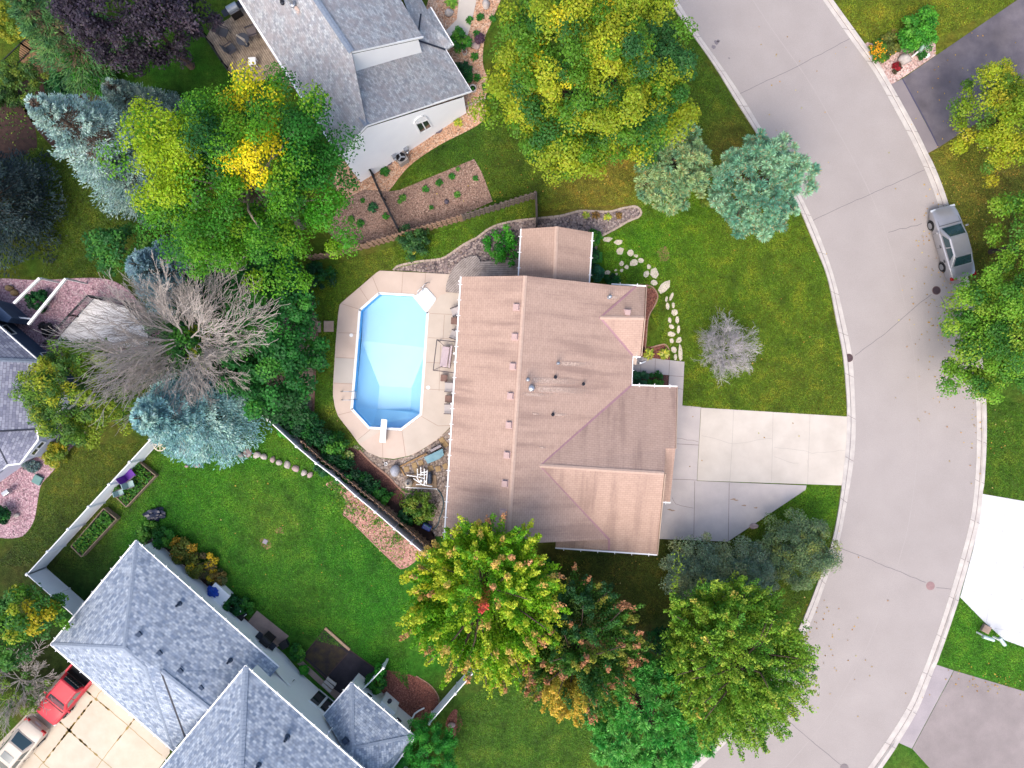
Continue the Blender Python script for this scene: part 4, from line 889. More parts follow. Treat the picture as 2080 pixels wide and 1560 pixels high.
mb = MB(); mb.prism([tuple(U(x, y).xy) for x, y in ((764, 1424), (785, 1404), (811, 1427), (792, 1450))], 0, 1.5); ch = mb.out('chimney_bumpout', WALLW, h3); mb = MB(); c = U(792, 1423, 1.5) + Vector((0, 0, .06)); mb.lathe([(.14, -.06), (.14, .08), (.08, .1)], c, 12); mb.box(c + Vector((0, 0, .1)), (.26, .2, .05), .7); mb.out('flue_vent', DARKM, ch)
mb = MB(); mb.tube([U(826, 1481, 2.4), U(836, 1462, .5), U(842, 1450, .2), U(850, 1444, .15), U(862, 1438, .1)], .055, 8); mb.out('downspout', WHITE, h3)
mb = MB(); mb.tube([U(664, 1496, 4.4), U(668, 1486, 4.3), U(676, 1478, 3.0)], .05, 8); mb.out('downspout', WHITE, h3)
mb = MB(); mb.prism([tuple(U(x, y).xy) for x, y in ((484, 1280), (501, 1270), (519, 1285), (503, 1297))], 0, .35); mb.out('door_stoop', WHITE, h3)
for i, (x, y, z) in enumerate([(284, 1288, 4.1), (325, 1326, 4.2), (367, 1362, 4.2), (409, 1397, 4.2)]): vent_proto(r3, U(x, y, z), .72, 0, mat('dark slate vent', C(62, 78, 102), None, 5) if i == 0 else bpy.data.materials['dark slate vent'], (.36, .3, .2))
for (x, y, z, r) in ((467, 1342, 3.3), (364, 1227, 3.1)) if False else ((467, 1342, 3.3, .08), (364, 1227, 3.2, .08)): pipe(r3, U(x, y, z), .4, r, bpy.data.materials['dark slate vent'])
pipe(r4, U(583, 1498, 5.6), .45, .09, bpy.data.materials['dark slate vent']); pipe(r4, U(525, 1555, 6.5), .3, .08, bpy.data.materials['dark slate vent']); vent_proto(r5, U(702, 1504, 3.8), .72, 0, bpy.data.materials['dark slate vent'], (.3, .3, .18))

# --- the slate grey house at the left edge
h4 = thing('slate_grey_house', 'slate grey roofed house with blue siding and bay window at left edge', 'house', (-31, 0, 0))
r6 = roof(h4, [[(-80, 595, 3.0), (80, 735, 3.0), (-80, 728, 4.9)], [(-80, 728, 4.9), (80, 735, 3.0), (138, 797, 3.0), (74, 872, 3.0), (-80, 880, 4.7)], [(-80, 880, 4.7), (74, 872, 3.0), (77, 892, 3.0), (40, 941, 3.0), (15, 943, 3.0), (-4, 905, 3.9)], [(-80, 880, 4.7), (-4, 905, 3.9), (15, 943, 3.0), (0, 960, 3.0), (-80, 1015, 3.0)]], GREYL)
cap(r6, [(-80, 728, 4.9), (80, 735, 3.0)], GREYCAP, .3); flash(r6, [(-80, 880, 4.72), (74, 872, 3.02)], DARKM, .1); flash(r6, [(-4, 905, 3.92), (15, 943, 3.02)], DARKM, .08)
for pts in ([(-80, 594, 2.98), (81, 735, 2.98), (139, 797, 2.98), (75, 872, 2.98), (78, 893, 2.98), (41, 942, 2.98), (15, 945, 2.98), (-80, 1017, 2.98)],): gutter(h4, pts, ticks=False, w=.1)
walls(h4, [(-80, 612, 2.85), (68, 738, 2.85), (124, 797, 2.85)], SLATE, closed=False)
walls(h4, [(124, 797, 2.85), (66, 868, 2.85)], PALEB, closed=False, name='pale_wall'); walls(h4, [(66, 868, 2.85), (70, 888, 2.85)], SLATE, closed=False, name='bay_wall'); walls(h4, [(70, 888, 2.85), (38, 934, 2.85), (12, 937, 2.85), (-80, 1002, 2.85)], PALEB, closed=False, name='pale_wall')
def seg(a, b): a, b = U(*a), U(*b); a.z = b.z = 0; return a, b
for cs, s in ([[(2, 664), (12, 660), (33, 678), (22, 680)], ((-80, 612, 2.85), (68, 738, 2.85))], [[(52, 674), (64, 672), (90, 690), (80, 690)], ((-80, 612, 2.85), (68, 738, 2.85))], [[(82, 718), (100, 716), (118, 727), (92, 730)], ((68, 738, 2.85), (124, 797, 2.85))],
              [[(110, 834), (122, 822), (130, 824), (118, 836)], ((124, 797, 2.85), (66, 868, 2.85))], [[(77, 872), (97, 871), (98, 886), (78, 887)], ((66, 868, 2.85), (70, 888, 2.85))], [[(72, 909), (84, 896), (92, 898), (80, 911)], ((70, 888, 2.85), (38, 934, 2.85))], [[(61, 922), (71, 910), (79, 912), (69, 925)], ((70, 888, 2.85), (38, 934, 2.85))]): wall_window(h4, cs, *seg(*s), None, .07)
mb = MB(); mb.prism([tuple(U(x, y).xy) for x, y in ((-60, 592), (28, 618), (64, 650), (56, 660), (-60, 628))], 0, 1.9); bo = mb.out('side_bumpout', SLATE, h4)
mb = MB(); mb.beam(U(-60, 633, 1.0), U(64, 648, 1.0) + Vector((0.03, 0, 0)), .1, .14); mb.out('trim_band', WHITE, bo)
pipe(r6, U(72, 845, 3.3), .3, .06, DARKM)
# ---------------------------------------------------------------- fences, decks, railings
VINYL = mat('white vinyl', (.82, .82, .83), (.78, .78, .80), 2, .5); WOODF = mat('weathered brown fence boards', C(176, 144, 120), C(142, 116, 98), 4, .9, .3, 20, grain=.15, gs=15)
WOODG = mat('weathered grey fence boards', C(128, 116, 108), C(98, 88, 84), 4, .9, .3, 20, grain=.15, gs=15); WOODD = mat('dark grey fence boards', C(84, 78, 78), C(66, 62, 62), 4, .9)
BLACKM = mat('black metal', C(38, 38, 42), None, 4, .5); DECKG = mat('silver grey deck boards', C(196, 184, 178), C(152, 140, 134), 2.2, .9, .3, 20, grain=.18, gs=12, big=.12, bigs=1.5)
DECKB = mat('weathered brown deck boards', C(186, 168, 148), C(140, 124, 110), 3, .9, .3, 20, grain=.2, gs=10, big=.15, bigs=2); DECKL = mat('pale grey deck boards', (.74, .71, .70), (.62, .60, .59), 3, .8, .2, 20, grain=.08, gs=12)
def vinyl_fence(label, pts, h, post_px=None, group='white vinyl fences'):
    """closed board panels between capped posts; pts are where the photo shows the top"""
    P = [U(x, y, h) for x, y in pts]; t = thing('vinyl_fence', label, 'fence', (P[0].x, P[0].y, 0), 0, group); dn = Vector((0, 0, 1))
    for a, b in zip(P, P[1:]):
        L = (b - a).length; k = max(1, round(L / 1.83)); d = (b - a).normalized()
        for i in range(k):
            p, q = a.lerp(b, i / k), a.lerp(b, (i + 1) / k); mb = MB()
            p0, q0 = p + d * .06, q - d * .06; mb.beam(p0 - dn * (h * .5 - .02), q0 - dn * (h * .5 - .02), .025, h - .12); mb.beam(p0 - dn * .05, q0 - dn * .05, .055, .1); mb.beam(p0 - dn * (h - .1), q0 - dn * (h - .1), .05, .12)
            n_ = int((q0 - p0).length / .155)
            for j in range(1, n_): c = p0.lerp(q0, j / n_); mb.beam(c - dn * .1, c - dn * (h - .1), .034, .007)
            mb.out('panel', VINYL, t)
        for i in range(k + 1):
            if i == k and b is not P[-1]: continue
            c = a.lerp(b, i / k); mb = MB(); mb.prism([(c.x + x*.064, c.y + y*.064) for x, y in ((-1,-1),(1,-1),(1,1),(-1,1))], 0, h + .04); mb.lathe([(.105, h + .04), (.105, h + .065), (.01, h + .11)], Vector((c.x, c.y, 0)), 4, Matrix.Rotation(math.atan2(d.y, d.x) + R(45), 3, 'Z')); mb.out('post', VINYL, t)
    return t
def board_fence(label, pts, h, m, pw=.14, gap=.17, group='wooden board fences', gone=(), solid=False):
    P = [U(x, y, h) for x, y in pts]; t = thing('wooden_fence', label, 'fence', (P[0].x, P[0].y, 0), 0, group); dn = Vector((0, 0, 1)); mb = MB(); rl = MB(); rnd = random.Random(int(pts[0][0]))
    for a, b in zip(P, P[1:]):
        L = (b - a).length; d = (b - a).normalized(); s_ = Vector((-d.y, d.x, 0)); k = int(L / gap); f = math.atan2(d.y, d.x)
        for i in range(k):
            c = a + d * (gap * (i + .5)); sd_ = .045 if (i % 2 or solid) else -.045; hh = h + rnd.uniform(-.04, .03)
            mb.box(Vector((c.x, c.y, hh / 2 + .03)) + s_ * sd_, (pw if not solid else gap - .01, .02, hh - .06), rz=f + rnd.gauss(0, .02))
        for z in (.3, h * .55, h - .2): rl.beam(Vector((a.x, a.y, z)), Vector((b.x, b.y, z)), .06, .09)
        n_ = max(1, round(L / 2.4))
        for i in range(n_ + 1):
            c = a.lerp(b, i / n_); pm = MB(); pm.box(Vector((c.x, c.y, h / 2)), (.1, .1, h + .1), rz=f); pm.out('post', m, t)
    mb.out('boards', m, t); rl.out('rail', m, t); return t
vinyl_fence('long white vinyl fence running beside the two raised garden planters', [(347, 846), (305, 893), (55, 1166)], 1.85)
vinyl_fence('white vinyl fence from the left fence corner to the blue grey house', [(55, 1167.5), (156, 1256)], 1.85)
vinyl_fence('thin looking white vinyl fence between the pool hedge and the green lawn', [(505, 820), (545, 854), (602, 907), (642, 941), (684, 973), (722, 1007), (762, 1040), (801, 1074), (870, 1132)], 1.85)
vinyl_fence('white vinyl fence running from under the orange maple to the dark hedge', [(872, 1470), (925, 1409), (968, 1360), (1002, 1322)], 1.7)
vinyl_fence('short white vinyl fence by the dark patio and mulch bed', [(736, 1402), (779, 1357)], 1.5)
board_fence('brown shadowbox fence between the mulch bed and the pool lawn', [(622, 520), (660, 514), (738, 494), (936, 437)], 1.6, WOODF)
board_fence('grey shadowbox fence ending at the gate behind the small brown roof', [(938, 436), (1010, 414), (1087, 390)], 1.6, WOODG)
board_fence('short dark fence panel closing the gap to the side wing', [(1089, 391), (1091, 450)], 1.6, WOODD, gap=.13, solid=True)
board_fence('brown shadowbox fence leaning along the white fence beside the dark red mulch', [(612, 897), (652, 934), (699, 970), (760, 1020), (820, 1070), (878, 1122)], 1.6, WOODF)
def railing(name, label, pts, z0, h, m, gap=.13, group=None, rw=.06):
    P = [U(x, y, z0 + h) for x, y in pts]; t = thing(name, label, 'railing' if name != 'metal_fence' else 'fence', (P[0].x, P[0].y, 0), 0, group); mb = MB(); rl = MB()
    for a, b in zip(P, P[1:]):
        L = (b - a).length; k = max(2, int(L / gap)); rl = MB(); rl.beam(a, b, rw, .05); rl.out('top_rail', m, t); rl = MB(); rl.beam(a - Vector((0, 0, h - .1)), b - Vector((0, 0, h - .1)), .04, .04); rl.out('bottom_rail', m, t)
        for i in range(1, k): c = a.lerp(b, i / k); mb.beam(c - Vector((0, 0, .02)), c - Vector((0, 0, h - .1)), .022, .022)
        for c in (a, b): pm = MB(); pm.beam(Vector((c.x, c.y, 0)), c + Vector((0, 0, .05)), .09, .09); pm.out('post', m, t)
    mb.out('balusters', m, t); return t
railing('metal_fence', 'black metal fence crossing from the white gable wall to the brown fence', [(717, 316), (752, 346), (775, 398), (808, 464)], 0, 1.2, BLACKM, .1, None, .12)
railing('metal_fence', 'dark thin fence among the bushes in the far left corner', [(4, 124), (42, 88), (66, 66), (112, 112)], 0, 1.1, BLACKM, .14)
def deck(label, poly, z, ang, m, name='wood_deck', bw=.14):
    P = Us(poly, z); c = sum(P, Vector()) / len(P); t = thing(name, label, 'deck', (c.x, c.y, 0)); random.seed(4)
    mb = MB(); boards(mb, P, ang, bw, .02, z - .04, z); mb.out('boards', m, t); f = MB()
    f.prism([tuple((c + (p - c) * .985).xy) for p in P], z - .28, z - .045)
    f.out('frame', WOODD, t); 
    for p in P: q = c + (p - c) * .95; g = MB(); g.box(Vector((q.x, q.y, (z - .2) / 2)), (.12, .12, max(.05, z - .2))); g.out('post', WOODD, t)
    return t
deck('weathered brown deck with patio chairs behind the grey gabled house', [(418, 77), (429, 57), (466, 37), (492, 4), (606, 180), (545, 160), (482, 172)], .9, R(-58), DECKB)
railing('deck_railing', 'black railing along the outer edge of the weathered brown deck', [(396, 47), (420, 80), (450, 125), (484, 174)], .9, .95, BLACKM, .14, None, .08)
deck('pale grey deck of the slate grey house, half under the bare tree', [(188, 606), (252, 622), (300, 668), (300, 704), (105, 703)], .5, R(52), DECKL, 'pale_deck')
railing('deck_railing', 'dark picket railing on the left side of the pale grey deck', [(88, 698), (140, 640), (176, 602)], .5, .95, BLACKM, .12, None, .12)
railing('deck_railing', 'dark picket railing on the upper side of the pale grey deck', [(178, 600), (250, 612), (300, 660)], .5, .95, BLACKM, .12, None, .1)
semi = [(975, 528), (968, 519), (952, 521), (936, 528), (924, 541), (913, 558), (906, 578), (905, 593), (975, 600)]
deck('rounded grey wooden step deck beside the pool', semi, .25, R(45), DECKG, 'round_deck', .13)
deck('grey plank landing between the round deck and the side wing', [(975.6, 531), (1064, 525), (1064, 562), (975.6, 566)], .3, R(-1), DECKG, 'plank_landing', .13)
PG = []
for nm, a, b in (('white porch beam nearer the upper left dark spruce', (29, 616), (81, 565)), ('longer white porch beam beside the pale grey deck', (58, 659), (134, 566))):
    A, B = U(*a, 2.3), U(*b, 2.3); t = thing('porch_beam', nm, 'beam', (A.x, A.y, 0), 0, 'white porch beams'); mb = MB(); mb.beam(A, B, .14, .16); mb.out('beam', WHITE, t); g = MB(); g.box(Vector((B.x, B.y, 1.1)), (.1, .1, 2.2)); g.out('post', WHITE, t)

# ---------------------------------------------------------------- pool and what stands round it
pl = thing('swimming_pool', 'octagonal swimming pool with pale blue liner and white coping', 'pool', (U(790, 735).x, U(790, 735).y, 0))
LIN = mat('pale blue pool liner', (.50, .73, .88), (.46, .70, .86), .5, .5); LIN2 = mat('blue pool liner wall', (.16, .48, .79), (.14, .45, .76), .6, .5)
top = [U(x, y) for x, y in POOL]; zs = -1.05
def at(p, z): return Vector((p.x, p.y, z))
mb = MB(); 
for i in range(8): a, b = top[i], top[(i+1) % 8]; mb.add([at(b, .05), at(a, .05), at(a, zs), at(b, zs)], [(0, 1, 2, 3)])
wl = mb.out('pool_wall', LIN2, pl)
A_, B_, C_, D_, E_, F_, G_, H_ = [at(p, zs) for p in top]
L0, R0 = at(U(727.5, 690), zs), at(U(864, 705), zs); k1, k2, k3, k4 = U(771, 784, -2.0), U(836, 788, -2.0), U(834, 834, -2.0), U(767, 831, -2.0)
mb = MB(); mb.add([A_, B_, C_, D_, R0, L0], [(0, 5, 4, 3, 2, 1)]); mb.add([L0, R0, k2, k1], [(0, 3, 2, 1)]); mb.out('pool_floor', LIN, pl, smooth=False)
mb = MB(); mb.add([k1, k2, k3, k4], [(0, 3, 2, 1)]); mb.out('deep_floor', LIN, pl)
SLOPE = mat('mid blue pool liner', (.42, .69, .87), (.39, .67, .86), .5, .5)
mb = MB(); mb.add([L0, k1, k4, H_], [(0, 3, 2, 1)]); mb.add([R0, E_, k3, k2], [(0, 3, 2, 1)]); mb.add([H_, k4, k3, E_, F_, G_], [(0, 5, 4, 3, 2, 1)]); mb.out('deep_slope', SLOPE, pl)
m, t_, p, o = nt('pool water'); gl = N(t_, 'ShaderNodeBsdfGlossy', i_Roughness=.04); trn = N(t_, 'ShaderNodeBsdfTransparent'); trn.inputs[0].default_value = (.90, .965, .99, 1); fr = N(t_, 'ShaderNodeFresnel', i_IOR=1.33); mx = N(t_, 'ShaderNodeMixShader', i_0=fr.outputs[0])
nz = noise_n(t_, t_.nodes.new('ShaderNodeTexCoord').outputs['Object'], 2.5, 2); b = N(t_, 'ShaderNodeBump', i_Strength=.06, i_Distance=.05); t_.links.new(nz, b.inputs['Height']); t_.links.new(b.outputs[0], gl.inputs['Normal']); t_.links.new(b.outputs[0], fr.inputs['Normal'])
t_.links.new(trn.outputs[0], mx.inputs[1]); t_.links.new(gl.outputs[0], mx.inputs[2]); t_.links.new(mx.outputs[0], o.inputs[0]); WATER = m
mb = MB(); mb.add([at(p, -.14) for p in top], [tuple(range(7, -1, -1))]); mb.out('water', WATER, pl)
mb = MB()
for i in range(8): a, b = at(top[i], .05), at(top[(i+1) % 8], .05); d = (b - a).normalized(); mb.beam(a - d * .04, b + d * .04, .16, .07)
mb.out('coping', WHITE, pl)
mb = MB(); mb.prism([tuple(U(x, y).xy) for x, y in ((727, 676), (730, 676), (728.5, 688), (725.5, 688))], -.2, -.02); mb.out('skimmer', WHITE, pl)
t = thing('pool_steps', 'white moulded entry steps at the upper right pool corner', 'steps', tuple(U(866, 608)))
mb = MB(); q = [(843, 601), (863, 584), (868, 585), (886, 605), (886, 610), (870, 632)]; mb.prism([tuple(U(*p).xy) for p in q], -.9, .13); mb.out('shell', mat('white moulded plastic', (.78, .80, .82), None, 2, .4), t, bevel=.05)
mb = MB(); mb.prism([tuple(U(*p).xy) for p in ((846, 603), (862, 590), (879, 608), (868, 626))], .131, .137); mb.out('tread', mat('pale blue step tread', (.62, .76, .82), (.70, .80, .84), 2, .4), t)
for i, (x, y) in enumerate([(853, 592), (862, 584)]):
    c = U(x, y); mb = MB(); mb.tube([c + Vector((-.1, -.25, .1)), c + Vector((-.05, -.1, .8)), c + Vector((.15, .1, .9)), c + Vector((.3, .25, .7)), c + Vector((.32, .28, .05))], .025, 6); mb.out('handrail', GALV, t)
t = thing('pool_ladder', 'steel pool ladder with two curved handrails on the left pool side', 'ladder', tuple(U(706, 803)))
for y in (795, 812):
    a = U(695, y, .06); mb = MB(); mb.tube([a, a + Vector((.02, 0, .45)), a + Vector((.25, 0, .68)), a + Vector((.6, 0, .6)), a + Vector((.78, 0, .1)), a + Vector((.82, 0, -.9))], .026, 8); mb.out('handrail', GALV, t)
mb = MB(); mb.box(U(718.5, 803) + Vector((0, 0, -.12)), (.14, .46, .05)); mb.box(U(718.5, 803) + Vector((0, 0, -.45)), (.14, .46, .05)); mb.out('tread', WHITE, t)
t = thing('diving_board', 'white diving board over the deep end of the pool', 'diving board', tuple(U(778, 885)))
mb = MB(); a, b = U(780.5, 851.5, .58), U(777, 899, .52); mb.beam(a, b, .40, .05); mb.out('board', WHITE, t, bevel=.02)
mb = MB(); mb.beam(U(779, 872, .28), U(777, 897, .28), .34, .42); mb.out('stand', mat('cream stand', C(226, 214, 202), None, 3, .6), t, bevel=.03)
for i, (x, y, d_) in enumerate([(714, 681, 'on the rose coloured left side of the terrace'), (870, 787, 'on the pale right side of the terrace')]):
    mb = MB(); mb.lathe([(.125, .06), (.125, .085), (.03, .09)], U(x, y) + Vector((0, 0, .006)), 18); tag(mb.out('skimmer_lid', WHITE, None), 'round white skimmer lid ' + d_, 'lid', 'skimmer lids')
# porch swing frame
t = thing('porch_swing', 'dark metal canopy swing frame with pale cushioned seat beside the house', 'swing', tuple(U(905, 722)))
FRM = mat('grey brown metal', C(96, 88, 92), None, 4, .4, metal=.4); q = [U(887.5, 690, 2.0), U(930, 695, 2.0), U(922.5, 757, 2.0), U(880, 752, 2.0)]; mb = MB()
for i in range(4): mb.beam(q[i], q[(i+1) % 4], .055, .05)
mb.beam(q[0], U(902, 702, 2.0), .03, .03); mb.beam(q[3], U(898, 744, 2.0), .03, .03); mb.out('top_frame', FRM, t)
for p_ in q: mb = MB(); mb.beam(Vector((p_.x, p_.y, .06)), p_, .05, .05); mb.out('post', FRM, t)
CUSH = mat('pale mauve cushion', C(222, 204, 208), C(206, 188, 194), 3, .9)
mb = MB(); mb.beam(U(906.5, 704, .48), U(900.5, 745, .48), .50, .12); mb.out('seat', CUSH, t, bevel=.04)
mb = MB(); mb.beam(U(918, 702, .82), U(912.5, 747, .82), .13, .5); mb.out('backrest', CUSH, t, bevel=.04)
mb = MB()
for (x, y) in ((901, 702), (919, 702), (896, 746), (914, 748)): mb.beam(U(x, y, .45), U(x + 2, y, 1.97), .025, .025)
mb.beam(U(897, 745, .4), U(915, 748, .4), .04, .04); mb.out('hanger', FRM, t)
SLING = mat('pale sling fabric', C(204, 196, 194), C(188, 180, 180), 3, .8); BRC = mat('brown cushion', C(124, 96, 90), C(150, 122, 112), 8, .9); DGF = mat('dark grey sling fabric', C(92, 94, 102), C(78, 80, 90), 4, .85)
def patio_chair(label, px, py, z0, rz, m, group, name='patio_chair', s=1.0):
    p = U(px, py, z0); t = thing(name, label, 'chair', tuple(p), rz, group); mb = MB(); mb.box((0, 0, .42*s), (.52*s, .52*s, .05)); mb.out('seat', m, t, local=True, bevel=.015)
    mb = MB(); mb.box((-.32*s, 0, .74*s), (.05, .5*s, .62*s), M=Matrix.Rotation(-.25, 3, 'Y')); mb.out('backrest', m, t, local=True, bevel=.02)
    for x in (-.25, .25):
        for y in (-.25, .25): mb = MB(); mb.beam((x*s, y*s, 0), (x*s*.96, y*s, .42*s), .03, .03); mb.out('leg', FRM, t, local=True)
    for y in (-.28, .28): mb = MB(); mb.beam((-.3*s, y*s, .62*s), (.27*s, y*s, .62*s), .06, .03); mb.beam((.25*s, y*s, .6*s), (.25*s, y*s, .4*s), .03, .03); mb.out('armrest', FRM, t, local=True)
    return t
g = 'pale sling chairs under the eave by the pool'
patio_chair('pale sling chair nearest the round step deck', 926, 634, .06, R(200), SLING, g); patio_chair('pale sling chair between brown stool and swing frame', 924, 681, .06, R(160), SLING, g)
patio_chair('pale reclined sling chair just below the swing frame', 914, 786, .06, R(178), SLING, g, s=1.15); patio_chair('pale reclined sling chair farthest down the terrace', 913, 830, .06, R(178), SLING, g, s=1.15)
def ottoman(label, px, py):
    p = U(px, py, .06); t = thing('side_table', label, 'table', tuple(p), -TH, 'square brown side tables'); mb = MB(); mb.box((0, 0, .40), (.46, .46, .06)); mb.out('table_top', BRC, t, local=True, bevel=.02)
    for x in (-.18, .18):
        for y in (-.18, .18): mb = MB(); mb.beam((x, y, 0), (x, y, .38), .035, .035); mb.out('leg', FRM, t, local=True)
ottoman('square brown side table between the two uppermost sling chairs', 924, 653); ottoman('square brown side table next to the swing frame', 903, 768); ottoman('square brown side table between the two reclined chairs', 912, 810)
# pump and filter plant
STEEL = mat('grey brown filter tank', C(196, 186, 174), C(172, 162, 152), 3, .5); PVC = mat('white pvc pipe', (.76, .76, .76), None, 3, .4); PUMPB = mat('dark blue pump', C(56, 70, 92), C(40, 50, 66), 4, .4)
t = thing('pool_pump', 'pool filter tank with white pipes and dark pump on a slab', 'pump', tuple(U(856, 976)))
mb = MB(); mb.prism([tuple(U(x, y).xy) for x, y in ((826, 962), (886, 965), (888, 992), (824, 988))], .0, .09); mb.out('slab', mat('tan slab', C(164, 140, 116), None, 2, .9), t)
c = U(832, 979); mb = MB(); mb.lathe([(.27, .08), (.28, .5), (.26, .62), (.18, .72), (.08, .76), (.08, .86), (.02, .88)], c, 20); tk = mb.out('filter_tank', STEEL, t, smooth=True); mb = MB(); mb.lathe([(.085, .87), (.085, .92), (.02, .93)], c, 12); mb.out('valve_cap', DARKM, tk)
mb = MB(); c = U(873, 972, .28); mb.tube([c + Vector((.0, -.34, 0)), c + Vector((0, .3, 0))], [.15, .17], 14); mb.tube([c + Vector((0, .3, 0)), c + Vector((0, .45, 0))], [.12, .1], 12)
for k in range(5): mb.box(c + Vector((0, -.25 + k * .11, .14)), (.22, .03, .07))
mb.out('motor', PUMPB, t)
mb = MB(); f = lambda x, y, z=.4: U(x, y, z)
for pts in ([(826, 965), (846, 968), (852, 979), (858, 985), (878, 988)], [(824, 990), (888, 993)], [(848, 952), (848, 968), (862, 972)], [(855, 949), (855, 966)], [(862, 952), (862, 986)], [(868, 955), (866, 984)], [(848, 964), (868, 964)], [(840, 972), (852, 980)], [(856, 960), (868, 958)], [(845, 984), (860, 984), (866, 976)]):
    mb.tube([f(x, y, .1 if pts[0] == (824, 990) else .45) for x, y in pts], .04, 8)
for (x, y) in ((848, 953), (855, 950), (862, 953), (868, 956)): mb.tube([f(x, y, .45), f(x, y, .08)], .04, 8)
mb.lathe([(.1, .1), (.11, .42), (.07, .5)], U(857, 975), 12); mb.out('pipework', PVC, t, smooth=False)
HOSE = mat('teal hose', C(52, 96, 108), None, 5, .5)
mb = MB(); mb.tube([p + Vector((0, 0, .04)) for p in cr(Us([(888, 993), (896, 1003), (901, 1020), (899, 1036), (893, 1052), (889, 1066), (880, 1076)]), False, 6)], .035, 7); tag(mb.out('garden_hose', HOSE, None, smooth=True), 'teal hose curving from the pump slab down to the blue reel', 'hose')
t = thing('hose_reel', 'bright blue hose reel box at the lower house corner', 'hose reel', tuple(U(869, 1070))); mb = MB(); mb.box(U(868, 1069) + Vector((0, 0, .22)), (.62, .4, .42), rz=R(-25)); mb.out('box', mat('bright blue plastic', C(32, 70, 158), C(26, 56, 132), 4, .4), t, bevel=.06); mb = MB(); mb.tube([U(862, 1064, .46), U(874, 1072, .46)], .05, 8); mb.out('handle', HOSE, t)
t = thing('storage_bin', 'tilted timber bin with a teal blue lid on the pebbles', 'bin', tuple(U(881, 926)))
q = [(861, 929), (899, 911), (902, 924), (893, 932), (869, 942)]; mb = MB(); mb.prism([tuple(U(x, y).xy) for x, y in ((864, 932), (898, 914), (901, 925), (892, 932), (871, 941))], 0, .42); mb.out('box', mat('brown bin side', C(110, 94, 86), None, 4, .8), t)
mb = MB(); mb.prism([tuple(U(x, y, .45).xy) for x, y in q], .43, .49); mb.out('lid', mat('teal blue lid', C(112, 156, 172), C(142, 180, 190), 2.5, .5), t, bevel=.02)
mb = MB(); mb.beam(U(875, 916, .2), U(896, 905, .2), .16, .3); mb.out('rim', mat('grey mauve plastic', C(176, 166, 170), None, 4, .6), t)
mb = MB(); mb.beam(U(812, 948, .07), U(867, 921, .07), .1, .14); tag(mb.out('landscape_timber', mat('yellow brown timber', C(176, 140, 96), C(150, 118, 80), 5, .8), None), 'yellow brown landscape timber leading to the teal lidded bin', 'timber')
mb = MB(); mb.beam(U(812, 948, .05), U(822, 966, .05), .08, .1); tag(mb.out('landscape_timber', bpy.data.materials['yellow brown timber'], None), 'shorter landscape timber between grey boulder and pump slab', 'timber')
BUFF = mat('buff stepping slab', C(186, 158, 116), C(160, 134, 98), 3, .9, .3, 20)
for i, (x, y, a, d_) in enumerate([(898, 894, .6, 'nearest the house eave'), (905, 903, .6, 'against the house eave below the uppermost'), (842, 945, .3, 'left of centre under the long timber'), (826, 953, .2, 'beside the grey boulder'), (855, 940, .3, 'touching the teal lidded bin'), (875, 951, .3, 'right above the pump motor'), (890, 952, .2, 'right of the pump motor'), (905, 947, .4, 'under the eave, lower one'), (846, 956, .3, 'just above the white pipes')]):
    mb = MB(); mb.box(U(x, y) + Vector((0, 0, .03)), (.34, .36, .06), rz=a); tag(mb.out('paver', BUFF, None, bevel=.015), 'square buff paver in the pump yard, ' + d_, 'paver', 'buff pavers in the pump yard')
ROCK = mat('pale granite', C(206, 196, 190), C(168, 158, 154), 3.5, .9, .5, 12); ROCKP = mat('pinkish granite', C(202, 178, 172), C(164, 142, 140), 3.5, .9, .5, 12); ROCKB = mat('blue white fake rock', C(196, 198, 208), C(170, 174, 186), 3, .8, .3, 10)
def rock(label, px, py, rx, ry, h, m, rz=0, group=None, seed=0, name='boulder', cat='rock'):
    p = U(px, py, h*.5); k = (HC - h*.5) / HC / PPM; mb = MB(); mb.blob((p.x, p.y, h*.35), (rx*k, ry*k, h*.65), seed, .14, 1.2, 2, rz); return tag(mb.out(name, m, None, smooth=True), label, cat, group)
rock('smooth blue white boulder beside the pool filter tank', 802, 957, 10, 12, .7, ROCKB, seed=3)
mb = MB(); p = U(784, 942)
for k in range(6): mb.blob((p.x + .1*math.cos(k*1.05), p.y + .1*math.sin(k*1.05), .05), (.07, .035, .035), k, .1, 1, 1, k*1.05)
tag(mb.out('garden_ornament', WHITE, None, smooth=True), 'small white star shaped ornament on the pebbles', 'ornament')
# tubs, fire bowl, ball, barrel on and near the paver patio
DPOT = mat('dark tub', C(92, 74, 68), C(70, 58, 56), 4, .7); RIM = mat('pale tub rim', C(150, 130, 124), None, 4, .7); SOIL = mat('dark soil', C(44, 38, 38), None, 6, .95)
def tub(label, px, py, r, h, m, mr, group=None, name='tub_planter', cat='pot', soil=None):
    p = U(px, py); t = thing(name, label, cat, tuple(p), 0, group); mb = MB(); mb.lathe([(r*.78, 0), (r, h), (r*.82, h), (r*.8, h-.1)], p, 20); mb.out('pot', m, t, smooth=False)
    mb = MB(); 
    for k in range(20): a0, a1 = k*.31416, (k+1)*.31416; mb.beam(p + Vector((r*.93*math.cos(a0), r*.93*math.sin(a0), h)), p + Vector((r*.93*math.cos(a1), r*.93*math.sin(a1), h)), r*.17, .03)
    mb.out('rim', mr, t); mb = MB(); mb.lathe([(r*.8, h-.09), (r*.3, h-.06)], p, 16); mb.out('soil', soil or SOIL, t); return t
for x, y, d_ in ((591, 606, 'left one of three under the ash tree'), (611, 613, 'middle one of three under the ash tree'), (631, 619, 'right one of three, nearest the stepping slabs')): tub('round dark tub planter with pale rim, ' + d_, x, y, .27, .4, DPOT, RIM, 'round tub planters in a row')
